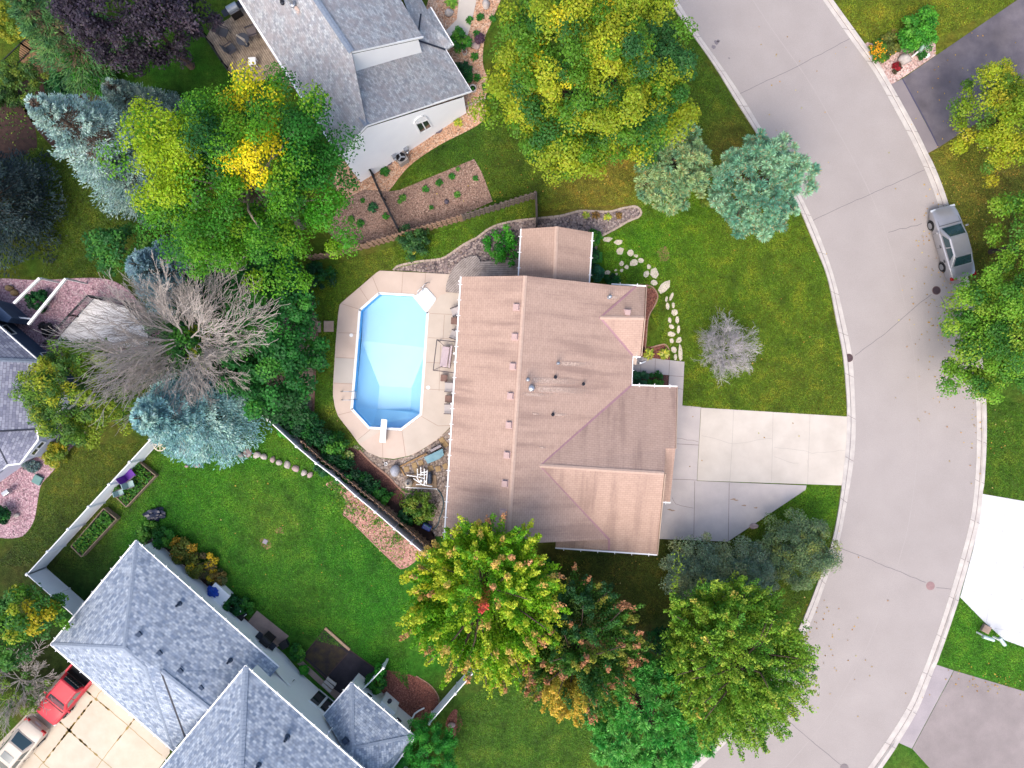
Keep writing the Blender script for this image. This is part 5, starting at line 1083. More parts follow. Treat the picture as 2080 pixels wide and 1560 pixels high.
tub('round brown fire bowl with ash on the paver patio', 621, 731, .28, .4, DPOT, mat('rusty rim', C(110, 78, 68), None, 4, .7), None, 'fire_bowl', 'fire bowl', mat('ash', C(150, 134, 100), C(90, 78, 64), 9, .9))
mb = MB(); p = U(581, 822, .7); mb.lathe([(.02, -.26), (.16, -.2), (.25, 0), (.16, .2), (.02, .25)], p, 16); t = thing('gazing_ball', 'silver gazing ball beside the paver patio shrubs', 'ornament', tuple(U(581, 822))); mb.out('ball', mat('mirror ball', C(190, 190, 205), None, 2, .12, metal=.9), t, smooth=True); mb = MB(); mb.lathe([(.16, 0), (.08, .2), (.12, .46)], U(581, 822), 12); mb.out('pedestal', DPOT, t)
t = thing('water_barrel', 'dark blue barrel in the shade beside three tub planters', 'barrel', tuple(U(566, 595))); mb = MB(); mb.lathe([(.26, 0), (.31, .3), (.31, .6), (.26, .85), (.2, .86), (.2, .82)], U(566, 595), 16); mb.out('barrel', mat('dark blue plastic', C(44, 58, 92), None, 3, .5), t); mb = MB(); mb.lathe([(.2, .85), (.2, .88), (.05, .9)], U(566, 595), 16); mb.out('lid', DARKM, t)
STONE = mat('pale limestone slab', C(234, 222, 204), C(212, 196, 178), 4, .9, .4, 14, big=.08, bigs=1.0)
for x, y, w, h, d_ in ((660, 663, 20, 22, 'half next to the lawn strip'), (646, 664, 12, 22, 'half next to the paver patio')): mb = MB(); mb.box(U(x + (8 if w > 15 else 0), y) + Vector((0, 0, .03)), (w/PPM, h/PPM, .06)); tag(mb.out('stepping_slab', PADM if w < 15 else mat('rose stepping slab', C(196, 172, 154), C(178, 154, 138), 3, .9), None, bevel=.01), 'square stepping slab before the pool terrace, ' + d_, 'slab')
# stepping stones across the front lawn
SS = [(1335, 265, 80, 35), (1425, 287, 65, 45), (1437, 360, 65, 50), (1522, 373, 45, 55), (1568, 400, 30, 25), (1608, 438, 40, 40), (1550, 453, 60, 55), (1450, 460, 35, 40), (1492, 490, 30, 35), (1335, 535, 40, 40), (1403, 515, 20, 18), (1452, 517, 28, 25), (1408, 550, 18, 25), (1670, 487, 35, 35), (1652, 545, 40, 55), (1718, 542, 65, 80), (1712, 617, 52, 42), (1795, 650, 62, 105), (1855, 730, 25, 55), (1815, 750, 22, 40), (1823, 807, 30, 45), (1870, 800, 30, 40), (1880, 860, 45, 50), (1902, 920, 30, 50), (1843, 922, 28, 38), (1855, 975, 38, 32), (1912, 1000, 22, 60), (1855, 1035, 55, 45), (1858, 1090, 30, 45), (1915, 1085, 38, 50), (1873, 1160, 38, 50), (1928, 1185, 35, 110), (1887, 1222, 25, 45)]
TILT = {17: .5, 15: .6, 16: .65, 13: .7, 5: .6, 3: .9, 1: -.35, 31: 0, 18: .3}
rnd = random.Random(8)
for i, (X, Y, w, h) in enumerate(SS):
    p = U(900 + X / 4, 420 + Y / 4); n_ = 7; a0 = rnd.random() * 6; ph = rnd.random() * 6; tl = TILT.get(i, 0); poly = []
    for k in range(n_):
        a = a0 + k * 6.283 / n_; rr = 1 + .16 * math.sin(2*a + ph) + rnd.uniform(-.16, .16); x, y = w / 7 / PPM * rr * math.cos(a), h / 7 / PPM * rr * math.sin(a)
        poly.append((p.x + x*math.cos(tl) - y*math.sin(-tl) * (-1 if False else 1), p.y - x*math.sin(tl) + y*math.cos(tl)))
    mb = MB(); mb.prism(poly, -.02, .028); big_ = 'large ' if w * h > 3200 else ('tiny ' if w * h < 800 else '')
    side = 'counted from the pebble bed end'
    tag(mb.out('stepping_stone', STONE, None, bevel=.015), f'{big_}pale flat stepping stone, {ORD[i+1]} {side}', 'stepping stone', 'stepping stones across the front lawn')
for i, (X, Y, r, m) in enumerate([(35, 420, 26, ROCK), (90, 400, 38, ROCKP), (165, 415, 30, ROCK), (222, 430, 26, ROCK), (293, 455, 24, ROCKP), (345, 478, 26, ROCK), (413, 497, 30, ROCK), (480, 528, 30, ROCKP), (548, 562, 26, ROCK), (598, 580, 24, ROCKP)]):
    rock(f'rounded {"pinkish" if m is ROCKP else "pale"} garden boulder, {ORD[i+1]} from the blue spruce along the lawn edge', 480 + X/4, 820 + Y/4, r/4*1.1, r/4*.9, .3, m, rnd.random()*3, 'row of boulders on the green lawn', i)
for x, y, r, d_ in ((400, 945, 7, 'lying by the blue spruce on the lawn'), (379, 947, 4, 'smallest, alone left of the blue spruce foot')): rock('small pinkish rock ' + d_, x, y, r, r*.7, .2, ROCKP, seed=x)
rock('large cream boulder in the pink gravel corner bed', 1838, 119, 13, 11, .55, ROCK, seed=4); rock('pale boulder beside the white gabled house entrance path', 912, 25, 9, 8, .4, ROCK, seed=6); rock('pale boulder on the right side of the entrance path', 987, 8, 8, 10, .4, ROCK, seed=7); rock('speckled grey boulder under the dark shrub in orange gravel', 966, 92, 10, 8, .35, ROCKP, seed=8); rock('small white rock on the pink gravel at left edge', 33, 1047, 6, 4.5, .2, ROCK, seed=9)
rock('small pale rock on grass beside the slanted driveway edge', 1532, 1069, 9, 6, .2, ROCKP, seed=10); rock('dark rounded stone in the mulch bed near brown fence', 907, 410, 5, 5, .2, mat('dark stone', C(96, 88, 100), None, 4, .8), seed=12)
rock('pale grey stone by the dark hedge at white fence end', 917, 1473, 8, 5, .25, ROCKP, seed=13)
for x, y, d_ in ((18, 585, 'upper one at the spruce edge'), (28, 594, 'lower right one')): rock('tan boulder on dark pink gravel near porch beam, ' + d_, x, y, 8, 7, .35, mat('tan rock', C(168, 140, 100), None, 4, .9) if d_[0] == 'u' else bpy.data.materials['tan rock'], seed=x)
mb = MB(); p = U(539, 1100); mb.prism([(p.x + .22*math.cos(k*1.571+.3), p.y + .22*math.sin(k*1.571+.3)) for k in range(4)], -.01, .05); tag(mb.out('ground_marker', mat('grey marker stone', C(150, 144, 152), None, 5, .8), None, bevel=.02), 'small grey square marker stone in bare soil on the lawn', 'marker')
# ---------------------------------------------------------------- raised planters and yard clutter, lower left
PLK = mat('weathered planter timber', C(156, 138, 118), C(128, 112, 96), 4, .9, .2, 20)
def planter(label, corners, h, seed):
    P = [U(x, y, h) for x, y in corners]; c = sum(P, Vector()) / 4; t = thing('raised_planter', label, 'planter', (c.x, c.y, 0), 0, 'raised garden planters')
    for i in range(4): mb = MB(); a, b = P[i] - Vector((0, 0, h/2)), P[(i+1) % 4] - Vector((0, 0, h/2)); mb.beam(a, b, .06, h); mb.out('side_board', PLK, t)
    mb = MB(); mb.prism([tuple((c + (p - c)*.97).xy) for p in P], 0, h - .08); mb.out('soil', SOIL, t)
    rng = np.random.default_rng(seed); n = 900; u, v = rng.random(n), rng.random(n); Pn = np.array([list(P[0] + (P[1]-P[0])*a + (P[3]-P[0])*b) for a, b in zip(u*.92+.04, v*.92+.04)]); Pn[:, 2] = h - .05 + rng.random(n)*.22*(.6+.8*np.sin(u*9)**2)
    Nn = nrm(np.array([0, 0, 1]) + rng.normal(0, .5, (n, 3))); D = nrm(np.cross(Nn, unit(rng, n))); leaf_obj('foliage', Pn, D, Nn, np.full(n, .16), np.full(n, .1), jit(rng, pick(rng, [(L_(70, 128, 36), 3), (L_(104, 136, 40), 1), (L_(44, 104, 30), 2)], n), .2), LEAF, t); return t
planter('square raised planter with three toy like chairs beside white fence', [(256, 1030), (316, 966), (284, 940), (224, 999)], .42, 1); planter('long narrow raised planter full of low greens beside white fence', [(165, 1131), (236, 1054), (210, 1033), (144, 1110)], .55, 2)
def small_chair(label, px, py, rz, m, m2, s, name): 
    t = patio_chair(label, px, py, .35, rz, m, 'chairs standing in the square planter', name, s); return t
PUR = mat('purple plastic', C(112, 48, 168), C(96, 40, 148), 3, .45); MINT = mat('mint plastic', C(176, 204, 200), C(160, 190, 186), 3, .5)
small_chair('bright purple chair in the square raised planter', 271, 962, R(40), PUR, None, 1.25, 'garden_chair'); small_chair('pale mint chair next to the purple chair', 271, 982, R(20), MINT, None, .85, 'garden_chair'); small_chair('pale mint chair at the planter end away from purple chair', 250, 999, R(20), MINT, None, .72, 'garden_chair')
mb = MB(); p = U(318, 1044); mb.blob((p.x, p.y, .12), (.62, .44, .3), 5, .3, 2.2, 3, .1); tag(mb.out('tarp_heap', mat('black blue plastic sheet', C(48, 54, 78), C(34, 38, 54), 3, .3, .6, 6), None), 'crumpled black plastic tarp heap on the green lawn', 'tarp')
t = thing('garden_table', 'round white garden table half hidden under the blue spruce', 'table', tuple(U(325, 903))); mb = MB(); p = U(325, 903, .72)
for k in range(18): a0, a1 = k*.349, (k+1)*.349; mb.beam(p + Vector((.42*math.cos(a0), .42*math.sin(a0), 0)), p + Vector((.42*math.cos(a1), .42*math.sin(a1), 0)), .07, .04)
for k in range(4): mb.beam(p + Vector((.42*math.cos(k*.785), .42*math.sin(k*.785), 0)), p - Vector((.42*math.cos(k*.785), .42*math.sin(k*.785), 0)), .05, .03)
mb.out('table_top', mat('cream paint', C(232, 222, 196), None, 3, .5), t)
for k in range(4): mb = MB(); mb.beam(at(p + Vector((.3*math.cos(k*1.57), .3*math.sin(k*1.57), 0)), 0), p + Vector((.25*math.cos(k*1.57), .25*math.sin(k*1.57), 0)), .04, .04); mb.out('leg', bpy.data.materials['cream paint'], t)
t = thing('storage_box', 'white storage box behind the blue grey house under blue tarp', 'box', tuple(U(443, 1207))); mb = MB(); mb.prism([tuple(U(x, y, .7).xy) for x, y in ((420, 1206), (438, 1184), (467, 1211), (449, 1231))], 0, .7); mb.out('box', WHITE, t, bevel=.03); mb = MB(); mb.prism([tuple(U(x, y, .76).xy) for x, y in ((419, 1205), (437, 1183), (468, 1211), (450, 1232))], .705, .76); mb.out('lid', WHITE, t, bevel=.02)
mb = MB(); p = U(432, 1203, .84); mb.blob((p.x, p.y, .8), (.42, .3, .13), 2, .35, 2.5, 3, -.65); tag(mb.out('blue_tarp', mat('royal blue tarp', C(24, 78, 190), C(16, 58, 150), 3, .45, .5, 6), None), 'crumpled royal blue tarp lying on the white storage box', 'tarp')
t = thing('garden_cart', 'black wheeled garden cart with pale handles by the back wall', 'cart', tuple(U(492, 1247))); mb = MB(); p = U(492, 1247); mb.box(p + Vector((0, 0, .4)), (.62, .4, .3), rz=-.6); mb.out('tray', BLACKM, t, bevel=.03)
for s_ in (-.25, .25): mb = MB(); mb.lathe([(.2, -.04), (.2, .04)], p + Vector((s_*.8, s_*.5, .2)), 14, Matrix.Rotation(R(90), 3, 'X')); mb.out('wheel', DARKM, t)
mb = MB(); mb.tube([p + Vector((.1, .2, .5)), p + Vector((.22, .5, .9))], .025, 6); mb.tube([p + Vector((.3, 0, .5)), p + Vector((.62, .25, .9))], .025, 6); mb.out('handle', WHITE, t)
patio_chair('dark brown chair in the bushes at the house corner', 315, 1101, 0, R(120), mat('dark brown wicker', C(66, 54, 50), C(50, 42, 40), 6, .9), None)
def grill(label, px, py, z0, rz, lid, group='barbecue grills'):
    t = thing('barbecue_grill', label, 'grill', tuple(U(px, py, z0)), rz, group); mb = MB(); mb.box((0, 0, .45), (.7, .52, .8)); mb.out('cabinet', BLACKM, t, local=True, bevel=.02)
    mb = MB(); mb.lathe([(.27, -.36), (.29, -.33), (.29, .33), (.27, .36)], (0, 0, .88), 16, Matrix.Rotation(R(90), 3, 'Y')); mb.out('lid', lid, t, local=True, smooth=False)
    for s_ in (-.56, .56): mb = MB(); mb.box((s_, 0, .86), (.38, .46, .05)); mb.out('side_shelf', DARKM, t, local=True, bevel=.01)
    mb = MB(); mb.tube([(-.28, -.33, .95), (.28, -.33, .95)], .02, 6); mb.out('handle', GALV, t, local=True)
    for x in (-.3, .3): mb = MB(); mb.lathe([(.08, -.03), (.08, .03)], (x, .2, .08), 10, Matrix.Rotation(R(90), 3, 'Y')); mb.out('wheel', DARKM, t, local=True)
grill('black barbecue grill with silver lid at the deck corner', 483, 31, .9, R(30), GALV); grill('all black barbecue grill on the slab behind blue grey house', 549, 1293, .05, R(-40), BLACKM)
t = thing('storage_bench', 'dark grey tub beside the all black grill', 'tub', tuple(U(580, 1306))); mb = MB(); mb.box(U(580, 1306) + Vector((0, 0, .2)), (.5, .45, .4), rz=.5); mb.out('tub', DARKM, t, bevel=.05); mb = MB(); mb.box(U(580, 1306) + Vector((0, 0, .43)), (.54, .49, .05), rz=.5); mb.out('lid', BLACKM, t, bevel=.02)
t = thing('slatted_bench', 'pale slatted bench against the white wall by the dark patio', 'bench', tuple(U(667, 1392))); PB = mat('pale bench slats', C(206, 196, 188), C(188, 178, 170), 4, .8); a, b = U(653, 1398, .45), U(684, 1394, .45)
for i, (p0, p1) in enumerate((((664, 1377), (682, 1391)), ((660, 1383), (677, 1398)), ((655, 1389), (672, 1405)))): mb = MB(); mb.beam(U(*p0, .45), U(*p1, .45), .2, .04); mb.out('slat', PB, t)
for x, y in ((664, 1380), (680, 1393), (656, 1389), (671, 1403)): mb = MB(); c = U(x, y, .43); mb.beam(at(c, 0), c, .07, .07); mb.out('leg', PB, t)
# deck furniture at the top house
g = 'dark grey deck chairs'
patio_chair('dark grey deck chair nearest the silver lidded grill', 459, 73, .9, R(-20), DGF, g, s=1.1); patio_chair('dark grey deck chair nearest the black deck railing', 475, 106, .9, R(35), DGF, g, s=1.1); patio_chair('beige deck chair beside the roof eave on the brown deck', 516, 72, .9, R(200), mat('beige sling', C(150, 136, 132), None, 4, .8), g, s=1.1)
t = thing('deck_table', 'dark round deck table with a folded pale umbrella', 'table', tuple(U(501, 90, .9))); mb = MB(); mb.lathe([(.4, .68), (.42, .72), (.05, .73)], U(501, 90, .9), 18); mb.out('table_top', DGF, t); mb = MB(); mb.lathe([(.2, 0), (.05, .1), (.05, .7)], U(501, 90, .9), 10); mb.out('pedestal', DARKM, t); mb = MB(); mb.tube([U(501, 90, 1.6), U(495, 81, 2.4), U(480, 71, 3.0)], [.05, .09, .05], 8); mb.out('umbrella', mat('pale folded canvas', C(206, 196, 186), None, 4, .8), t)
t = thing('deck_box', 'white square low table on the brown deck', 'table', tuple(U(517, 130, .9))); mb = MB(); mb.box(U(517, 130, .9) + Vector((0, 0, .45)), (.5, .5, .06), rz=.05); mb.out('table_top', WHITE, t, bevel=.03)
for x in (-.2, .2):
    for y in (-.2, .2): mb = MB(); mb.box(U(517, 130, .9) + Vector((x, y, .21)), (.05, .05, .42)); mb.out('leg', WHITE, t)
t = thing('air_conditioner', 'grey air conditioning unit with round fan beside the white gable', 'air conditioner', tuple(U(818, 326))); p = U(818, 326); CAS = mat('grey beige casing', C(178, 168, 160), C(150, 142, 136), 4, .5); rzA = .58
mb = MB(); mb.box(p + Vector((0, 0, .38)), (.72, .72, .76), rz=rzA); mb.out('casing', CAS, t, bevel=.05); mb = MB(); mb.lathe([(.31, .762), (.31, .775), (.29, .775), (.29, .765)], p, 22); mb.out('fan_guard', DARKM, t); mb = MB(); mb.lathe([(.28, .766), (.1, .767)], p, 20); mb.out('fan_well', DARK_OPENING, t)  # flat near-black disc on the casing for the fan opening
mb = MB()
for k in range(3): mb.box(p + Vector((.14*math.cos(k*2.09), .14*math.sin(k*2.09), .785)), (.26, .1, .012), rz=k*2.09)
mb.lathe([(.07, .78), (.07, .81), (.02, .815)], p, 12); mb.out('fan', GALV, t)
WPOT = mat('white ceramic pot', C(222, 216, 210), None, 3, .5)
tub('round white pot in orange gravel near the house corner', 961, 183, .24, .35, WPOT, WPOT); tub('round white pot with brown soil beside the dark shrub', 944, 109, .18, .3, WPOT, WPOT, soil=BRC); tub('square looking white pot by the slate blue bay window', 132, 867, .26, .4, WPOT, WPOT, soil=DPOT)
mb = MB(); p = U(79, 974); mb.prism([(p.x + .42*math.cos(k*1.571+.3), p.y + .42*math.sin(k*1.571+.3)) for k in range(4)], 0, .22); tag(mb.out('utility_box', mat('pale green box', C(116, 156, 152), C(96, 136, 134), 3, .6), None, bevel=.04), 'low pale green utility box on the pink gravel', 'utility box')
mb = MB(); p = U(14, 1000, .5); mb.box(p, (.5, .3, .4), rz=.6); tag(mb.out('meter_box', GALV, None, bevel=.03), 'grey meter box on the pale wall at left edge', 'meter')
def mailbox(label, px, py, rz, m, L=.55, h=1.05):
    t = thing('mailbox', label, 'mailbox', tuple(U(px, py)), rz, 'mailboxes'); mb = MB(); mb.box((0, 0, h*.5), (.1, .1, h)); mb.out('post', WHITE, t, local=True); mb = MB(); mb.box((0, 0, h+.08), (L, .22, .12)); mb.lathe([(.11, -L/2), (.11, L/2)], (0, 0, h+.14), 12, Matrix.Rotation(R(90), 3, 'Y')); mb.out('box', m, t, local=True)
MINTB = mat('pale mint paint', C(206, 226, 220), None, 3, .5)
mailbox('pale green mailbox beside the cream boulder', 1852, 115, R(60), mat('pale sage paint', C(168, 196, 178), None, 3, .5), .4); mailbox('wide pale mint mailbox beside the white driveway', 1984, 1284, R(-18), MINTB, .75); mailbox('narrow pale mint newspaper box beside the white driveway', 2017, 1293, R(-55), MINTB, .6, .8)
mb = MB(); mb.box(U(2000, 1276) + Vector((0, 0, .12)), (.55, .5, .24), rz=-.5); tag(mb.out('post_base', mat('tan stone block', C(176, 152, 134), C(156, 134, 120), 4, .9), None, bevel=.04), 'tan stone block between mailbox and white driveway', 'block')
for x, y, d_ in ((1880, 116, 'lower one nearest the dark driveway'), (1879, 100, 'upper one below the round tree')): mb = MB(); mb.box(U(x, y) + Vector((0, 0, .15)), (.3, .22, .3), rz=.5); tag(mb.out('landscape_light', WHITE, None, bevel=.04), 'small white box light in the corner gravel bed, ' + d_, 'light', 'white box lights')
mb = MB(); mb.tube([U(2006, 300), U(2006, 296, .7)], .05, 8); tag(mb.out('marker_post', WHITE, None), 'short white marker post under the right yellow green tree', 'post')
mb = MB(); mb.box(U(1391, 1540) + Vector((0, 0, .3)), (.75, .5, .6), rz=-.75); tag(mb.out('utility_cabinet', mat('pale grey cabinet', C(196, 200, 208), C(180, 184, 194), 3, .5), None, bevel=.05), 'pale grey utility cabinet at the near kerb beside the emerald pine', 'cabinet')
IRON = mat('rusty iron', C(128, 96, 92), C(104, 78, 78), 6, .7, grain=.2, gs=30); IRON2 = mat('pinkish iron', C(172, 140, 138), C(156, 126, 126), 6, .7)
def manhole(label, x, y, m, r=.29):
    t = thing('manhole_cover', label, 'manhole', tuple(U(x, y)), 0, 'manhole covers'); p = U(x, y, .006); mb = MB(); mb.lathe([(r, 0), (r, .012), (.02, .012)], p, 28); mb.out('lid', m, t); mb = MB()
    for k in range(-3, 4): w = math.sqrt(r*r*.8 - (k*.075)**2); mb.box(p + Vector((0, k*.075, .014)), (w*1.9, .022, .008)); mb.box(p + Vector((k*.075, 0, .013)), (.022, w*1.9, .008))
    mb.out('ribs', DARKM if m is IRON else m, t)
manhole('round rusty manhole cover behind the silver car', 1902, 590, IRON); manhole('round pinkish manhole cover near the white driveway', 1890, 1190, IRON2); manhole('round dark storm grate set in the near kerb', 1724, 727, IRON); manhole('round grey manhole cover at the bottom picture edge', 1715, 1560, bpy.data.materials['worn sealed asphalt'])
# ---------------------------------------------------------------- vehicles
TYRE = mat('tyre rubber', C(34, 33, 35), None, 5, .9); RIMM = mat('alloy rim', C(178, 180, 186), None, 4, .35, metal=.7); RED = mat('red lamp lens', C(176, 24, 36), None, 3, .25); LENS = mat('clear lamp lens', C(206, 212, 218), None, 3, .15, spec=.6); CGL = glass_mat('tinted car glass', C(40, 66, 72)); TRIM = mat('black trim', C(30, 30, 33), None, 4, .5)
def loft(mb, st):
    """st: (x, half width, bottom z, shoulder z)"""
    rings = []
    for x, w, zb, zt in st:
        h = [(w*.90, zb), (w*.985, zb + .10), (w, zb + (zt-zb)*.45), (w*.985, zb + (zt-zb)*.72), (w*.94, zt - .05), (w*.86, zt - .012), (w*.5, zt + .012), (0, zt + .02)]
        rings.append([(x, y, z) for y, z in h] + [(x, -y, z) for y, z in h[-2::-1]])
    n = len(rings[0]); vs = [v for r in rings for v in r]; fs = []
    for i in range(len(rings) - 1):
        for k in range(n - 1): fs.append((i*n+k, i*n+k+1, (i+1)*n+k+1, (i+1)*n+k))
        fs.append((i*n+n-1, i*n, (i+1)*n, (i+1)*n+n-1))
    fs.append(tuple(range(n))); fs.append(tuple((len(rings)-1)*n+k for k in range(n-1, -1, -1)))
    mb.add(vs, fs)
def car(name, label, loc, rz, paint, st, cab, wheels, L, W, lampz=.62, wr=.32, pickup=False, sunroof=False):
    t = thing(name, label, 'truck' if pickup else 'car', tuple(loc), rz); mb = MB(); loft(mb, st); mb.out('body', paint, t, local=True, smooth=False, bevel=.02)
    for p in t.children[0].data.polygons: p.use_smooth = True
    xf, xr, zf, zr, hw, xf2, xr2, zt, hw2 = cab
    b = [Vector((xf, hw*.96, zf)), Vector((xr, hw*.93, zr)), Vector((xr, -hw*.93, zr)), Vector((xf, -hw*.96, zf))]; tp = [Vector((xf2, hw2, zt)), Vector((xr2, hw2*.98, zt-.02)), Vector((xr2, -hw2*.98, zt-.02)), Vector((xf2, -hw2, zt))]
    mb = MB(); mb.add(b + tp, [(0, 1, 2, 3), (4, 7, 6, 5), (0, 4, 5, 1), (1, 5, 6, 2), (2, 6, 7, 3), (3, 7, 4, 0)]); bm = mb.out('cabin', paint, t, local=True, bevel=.09, seg=3)
    def pane(nm, q, i0, i1, j0, j1):
        # q: bottom-left, bottom-right, top-right, top-left
        f = lambda u, v: (q[0].lerp(q[1], u)).lerp(q[3].lerp(q[2], u), v); c = [f(i0, j0), f(i1, j0), f(i1, j1), f(i0, j1)]; n_ = (c[1]-c[0]).cross(c[3]-c[0]).normalized(); cc = sum(c, Vector())/4
        if n_.dot(cc - Vector((0, 0, .9))) < 0: n_ = -n_
        th = .012; mb = MB(); mb.add([p + n_*.006 for p in c] + [p - n_*th for p in c], [(0, 1, 2, 3), (7, 6, 5, 4), (0, 4, 5, 1), (1, 5, 6, 2), (2, 6, 7, 3), (3, 7, 4, 0)]); mb.out(nm, CGL, t, local=True)
    pane('windscreen', [b[0], b[3], tp[3], tp[0]], .09, .91, .10, .9); pane('rear_window', [b[2], b[1], tp[1], tp[2]], .1, .9, .14, .88)
    for q in ([b[1], b[0], tp[0], tp[1]], [b[2], b[3], tp[3], tp[2]]): pane('side_window', q, .16, .49, .18, .86); pane('side_window', q, .53, .86, .18, .86)
    for x in wheels:
        for s_ in (-1, 1):
            mb = MB(); M = Matrix.Rotation(R(90), 3, 'X'); mb.lathe([(wr*.7, -.11), (wr*.97, -.1), (wr, -.06), (wr, .06), (wr*.97, .1), (wr*.7, .11)], (x, s_*(W/2 - .085), wr), 22, M); w_ = mb.out('wheel', TYRE, t, local=True)
            mb = MB(); mb.lathe([(wr*.66, -.112), (wr*.62, -.118), (wr*.2, -.10), (.02, -.10)] if s_ > 0 else [(wr*.66, .112), (wr*.62, .118), (wr*.2, .10), (.02, .10)], (x, s_*(W/2 - .085), wr), 18, M); mb.out('rim', RIMM, w_, local=True)
            mb = MB()
            for k in range(9):
                a0, a1 = math.pi*k/9*1.0, math.pi*(k+1)/9; rr = wr*1.14; mb.beam((x + rr*math.cos(a0), s_*(W/2 - .02), wr + rr*math.sin(a0)), (x + rr*math.cos(a1), s_*(W/2 - .02), wr + rr*math.sin(a1)), .05, .05)
            mb.out('wheel_arch', TRIM, t, local=True)
    for s_ in (-1, 1):
        mb = MB(); mb.box((L/2 - .10, s_*W*.36, lampz), (.16, .34, .15)); mb.out('headlight', LENS, t, local=True, bevel=.03); mb = MB(); mb.box((-L/2 + .09, s_*W*.37, lampz + .18), (.24, .36, .18)); mb.out('tail_light', RED, t, local=True, bevel=.03)
        mb = MB(); mb.box((xf - .28, s_*(W/2 + .09), zf + .06), (.12, .2, .13)); mb.out('wing_mirror', paint, t, local=True, bevel=.03)
    mb = MB(); mb.box((L/2 - .03, 0, .45), (.07, W*.5, .12)); mb.out('grille', TRIM, t, local=True); mb = MB(); mb.box((-L/2 + .0, 0, .60), (.06, .5, .13)); mb.out('number_plate', LENS, t, local=True)
    mb = MB()
    for s_ in (-1, 1):
        mb.beam((xf + .03, s_*W*.40, zf + .012), (L/2 - .25, s_*W*.36, st[-3][3] + .0), .012, .01)
    if not pickup:
        for s_ in (-1, 1):
            for x in (.86, -.14, -1.06): mb.beam((x, s_*(W/2 + .003), .34), (x - (.1 if x < -1 else 0), s_*(W/2 - .02), .88), .014, .014)
            for x in (.02, -.98): mb.beam((x, s_*(W/2 + .012), .76), (x - .2, s_*(W/2 + .012), .76), .03, .03)
    mb.beam((xf+.1, -W*.4, zf+.016), (xf+.1, W*.4, zf+.016), .03, .012); mb.out('panel_gap', TRIM, t, local=True)
    if sunroof: mb = MB(); mb.box(((xf2+xr2)/2 + .2, 0, zt + .004), (.5, .8, .012)); mb.out('sunroof', CGL, t, local=True)
    return t
SILV = mat('silver car paint', C(176, 174, 178), C(170, 168, 172), 3, .32, metal=.45, spec=.6, coat=.6); REDP = mat('red truck paint', C(206, 46, 62), C(198, 42, 58), 3, .5, spec=.3, coat=.12); CHAMP = mat('champagne car paint', C(206, 192, 176), C(200, 186, 170), 3, .4, spec=.4, coat=.2)
SED = [(-2.46, .74, .34, .80), (-2.40, .80, .28, .90), (-2.2, .86, .24, .97), (-1.6, .905, .22, 1.0), (-.6, .915, .20, .97), (.6, .915, .20, .95), (1.2, .91, .22, .93), (1.9, .88, .24, .84), (2.28, .82, .28, .74), (2.42, .74, .32, .66), (2.46, .68, .36, .58)]
SCAB = (1.12, -1.72, .95, 1.0, .86, .28, -.98, 1.46, .62)
car('sedan_car', 'silver sedan parked along the far kerb beside the lawn', U(1922, 496, .0) + Vector((0, 0, .005)), R(90 + 15.5), SILV, SED, SCAB, (-1.42, 1.45), 4.92, 1.83)
car('sedan_car', 'champagne white sedan parked on the cream driveway at picture corner', U(43, 1518) + Vector((0, 0, .03)), math.atan2(-.77, -.64), CHAMP, SED, SCAB, (-1.42, 1.45), 4.92, 1.83, sunroof=True)
PK = [(-2.80, .86, .45, .78), (-2.75, .90, .40, .80), (-.8, .92, .36, .80), (-.7, .92, .34, 1.02), (.9, .92, .34, 1.04), (1.1, .92, .34, 1.06), (1.9, .90, .36, 1.02), (2.5, .86, .38, .94), (2.72, .80, .42, .84), (2.78, .74, .46, .74)]
tk = car('pickup_truck', 'red pickup truck parked on the cream driveway by the eave', U(160, 1384) + Vector((0, 0, .03)), math.atan2(-.77, -.64), REDP, PK, (1.42, -.78, 1.05, 1.03, .88, .50, -.60, 1.70, .68), (-1.75, 1.75), 5.58, 1.86, .70, .38, True)
mb = MB(); mb.box((-1.78, .84, 1.0), (1.96, .12, .44)); mb.box((-1.78, -.84, 1.0), (1.96, .12, .44)); mb.box((-2.74, 0, 1.0), (.1, 1.56, .44)); mb.out('bed_side', REDP, tk, local=True, bevel=.03)
mb = MB(); mb.box((-1.74, 0, .835), (1.9, 1.55, .03)); mb.box((-.86, 0, 1.02), (.04, 1.5, .36)); mb.out('bed_liner', TRIM, tk, local=True)
mb = MB()
for k in range(6): mb.box((-.80, -.5 + k*.2, 1.36), (.05, .13, .3))
mb.out('cab_guard', TRIM, tk, local=True)
# ---------------------------------------------------------------- trees
LIMB = mat('pale limb bark', C(176, 160, 142), C(140, 126, 112), 8, .9)
G1, G2, G3 = L_(120, 160, 40), L_(84, 132, 36), L_(50, 102, 34); YG, YY, GO = L_(168, 178, 40), L_(214, 204, 40), L_(196, 166, 36)
DG1, DG2 = L_(38, 86, 40), L_(26, 66, 38)
tree('maple_tree', 'huge round yellow green maple between the grey gabled house and road', 1192, 165, 8.0, 190, 184, 4.6, 420, .7, 260, [(YG, 3), (L_(142, 162, 36), 5), (L_(88, 136, 34), 4), (L_(56, 108, 40), 2.4), (YY, .15)], 11, .32, group='maples', leaf=(.15, .105), nlimb=16, inner=.6, amp=.18,
     patches=[(1345, 110, 70, L_(54, 104, 50), .6), (1120, 150, 60, YY, .14), (1250, 50, 50, YY, .14), (1010, 260, 50, L_(110, 148, 36), .5)])
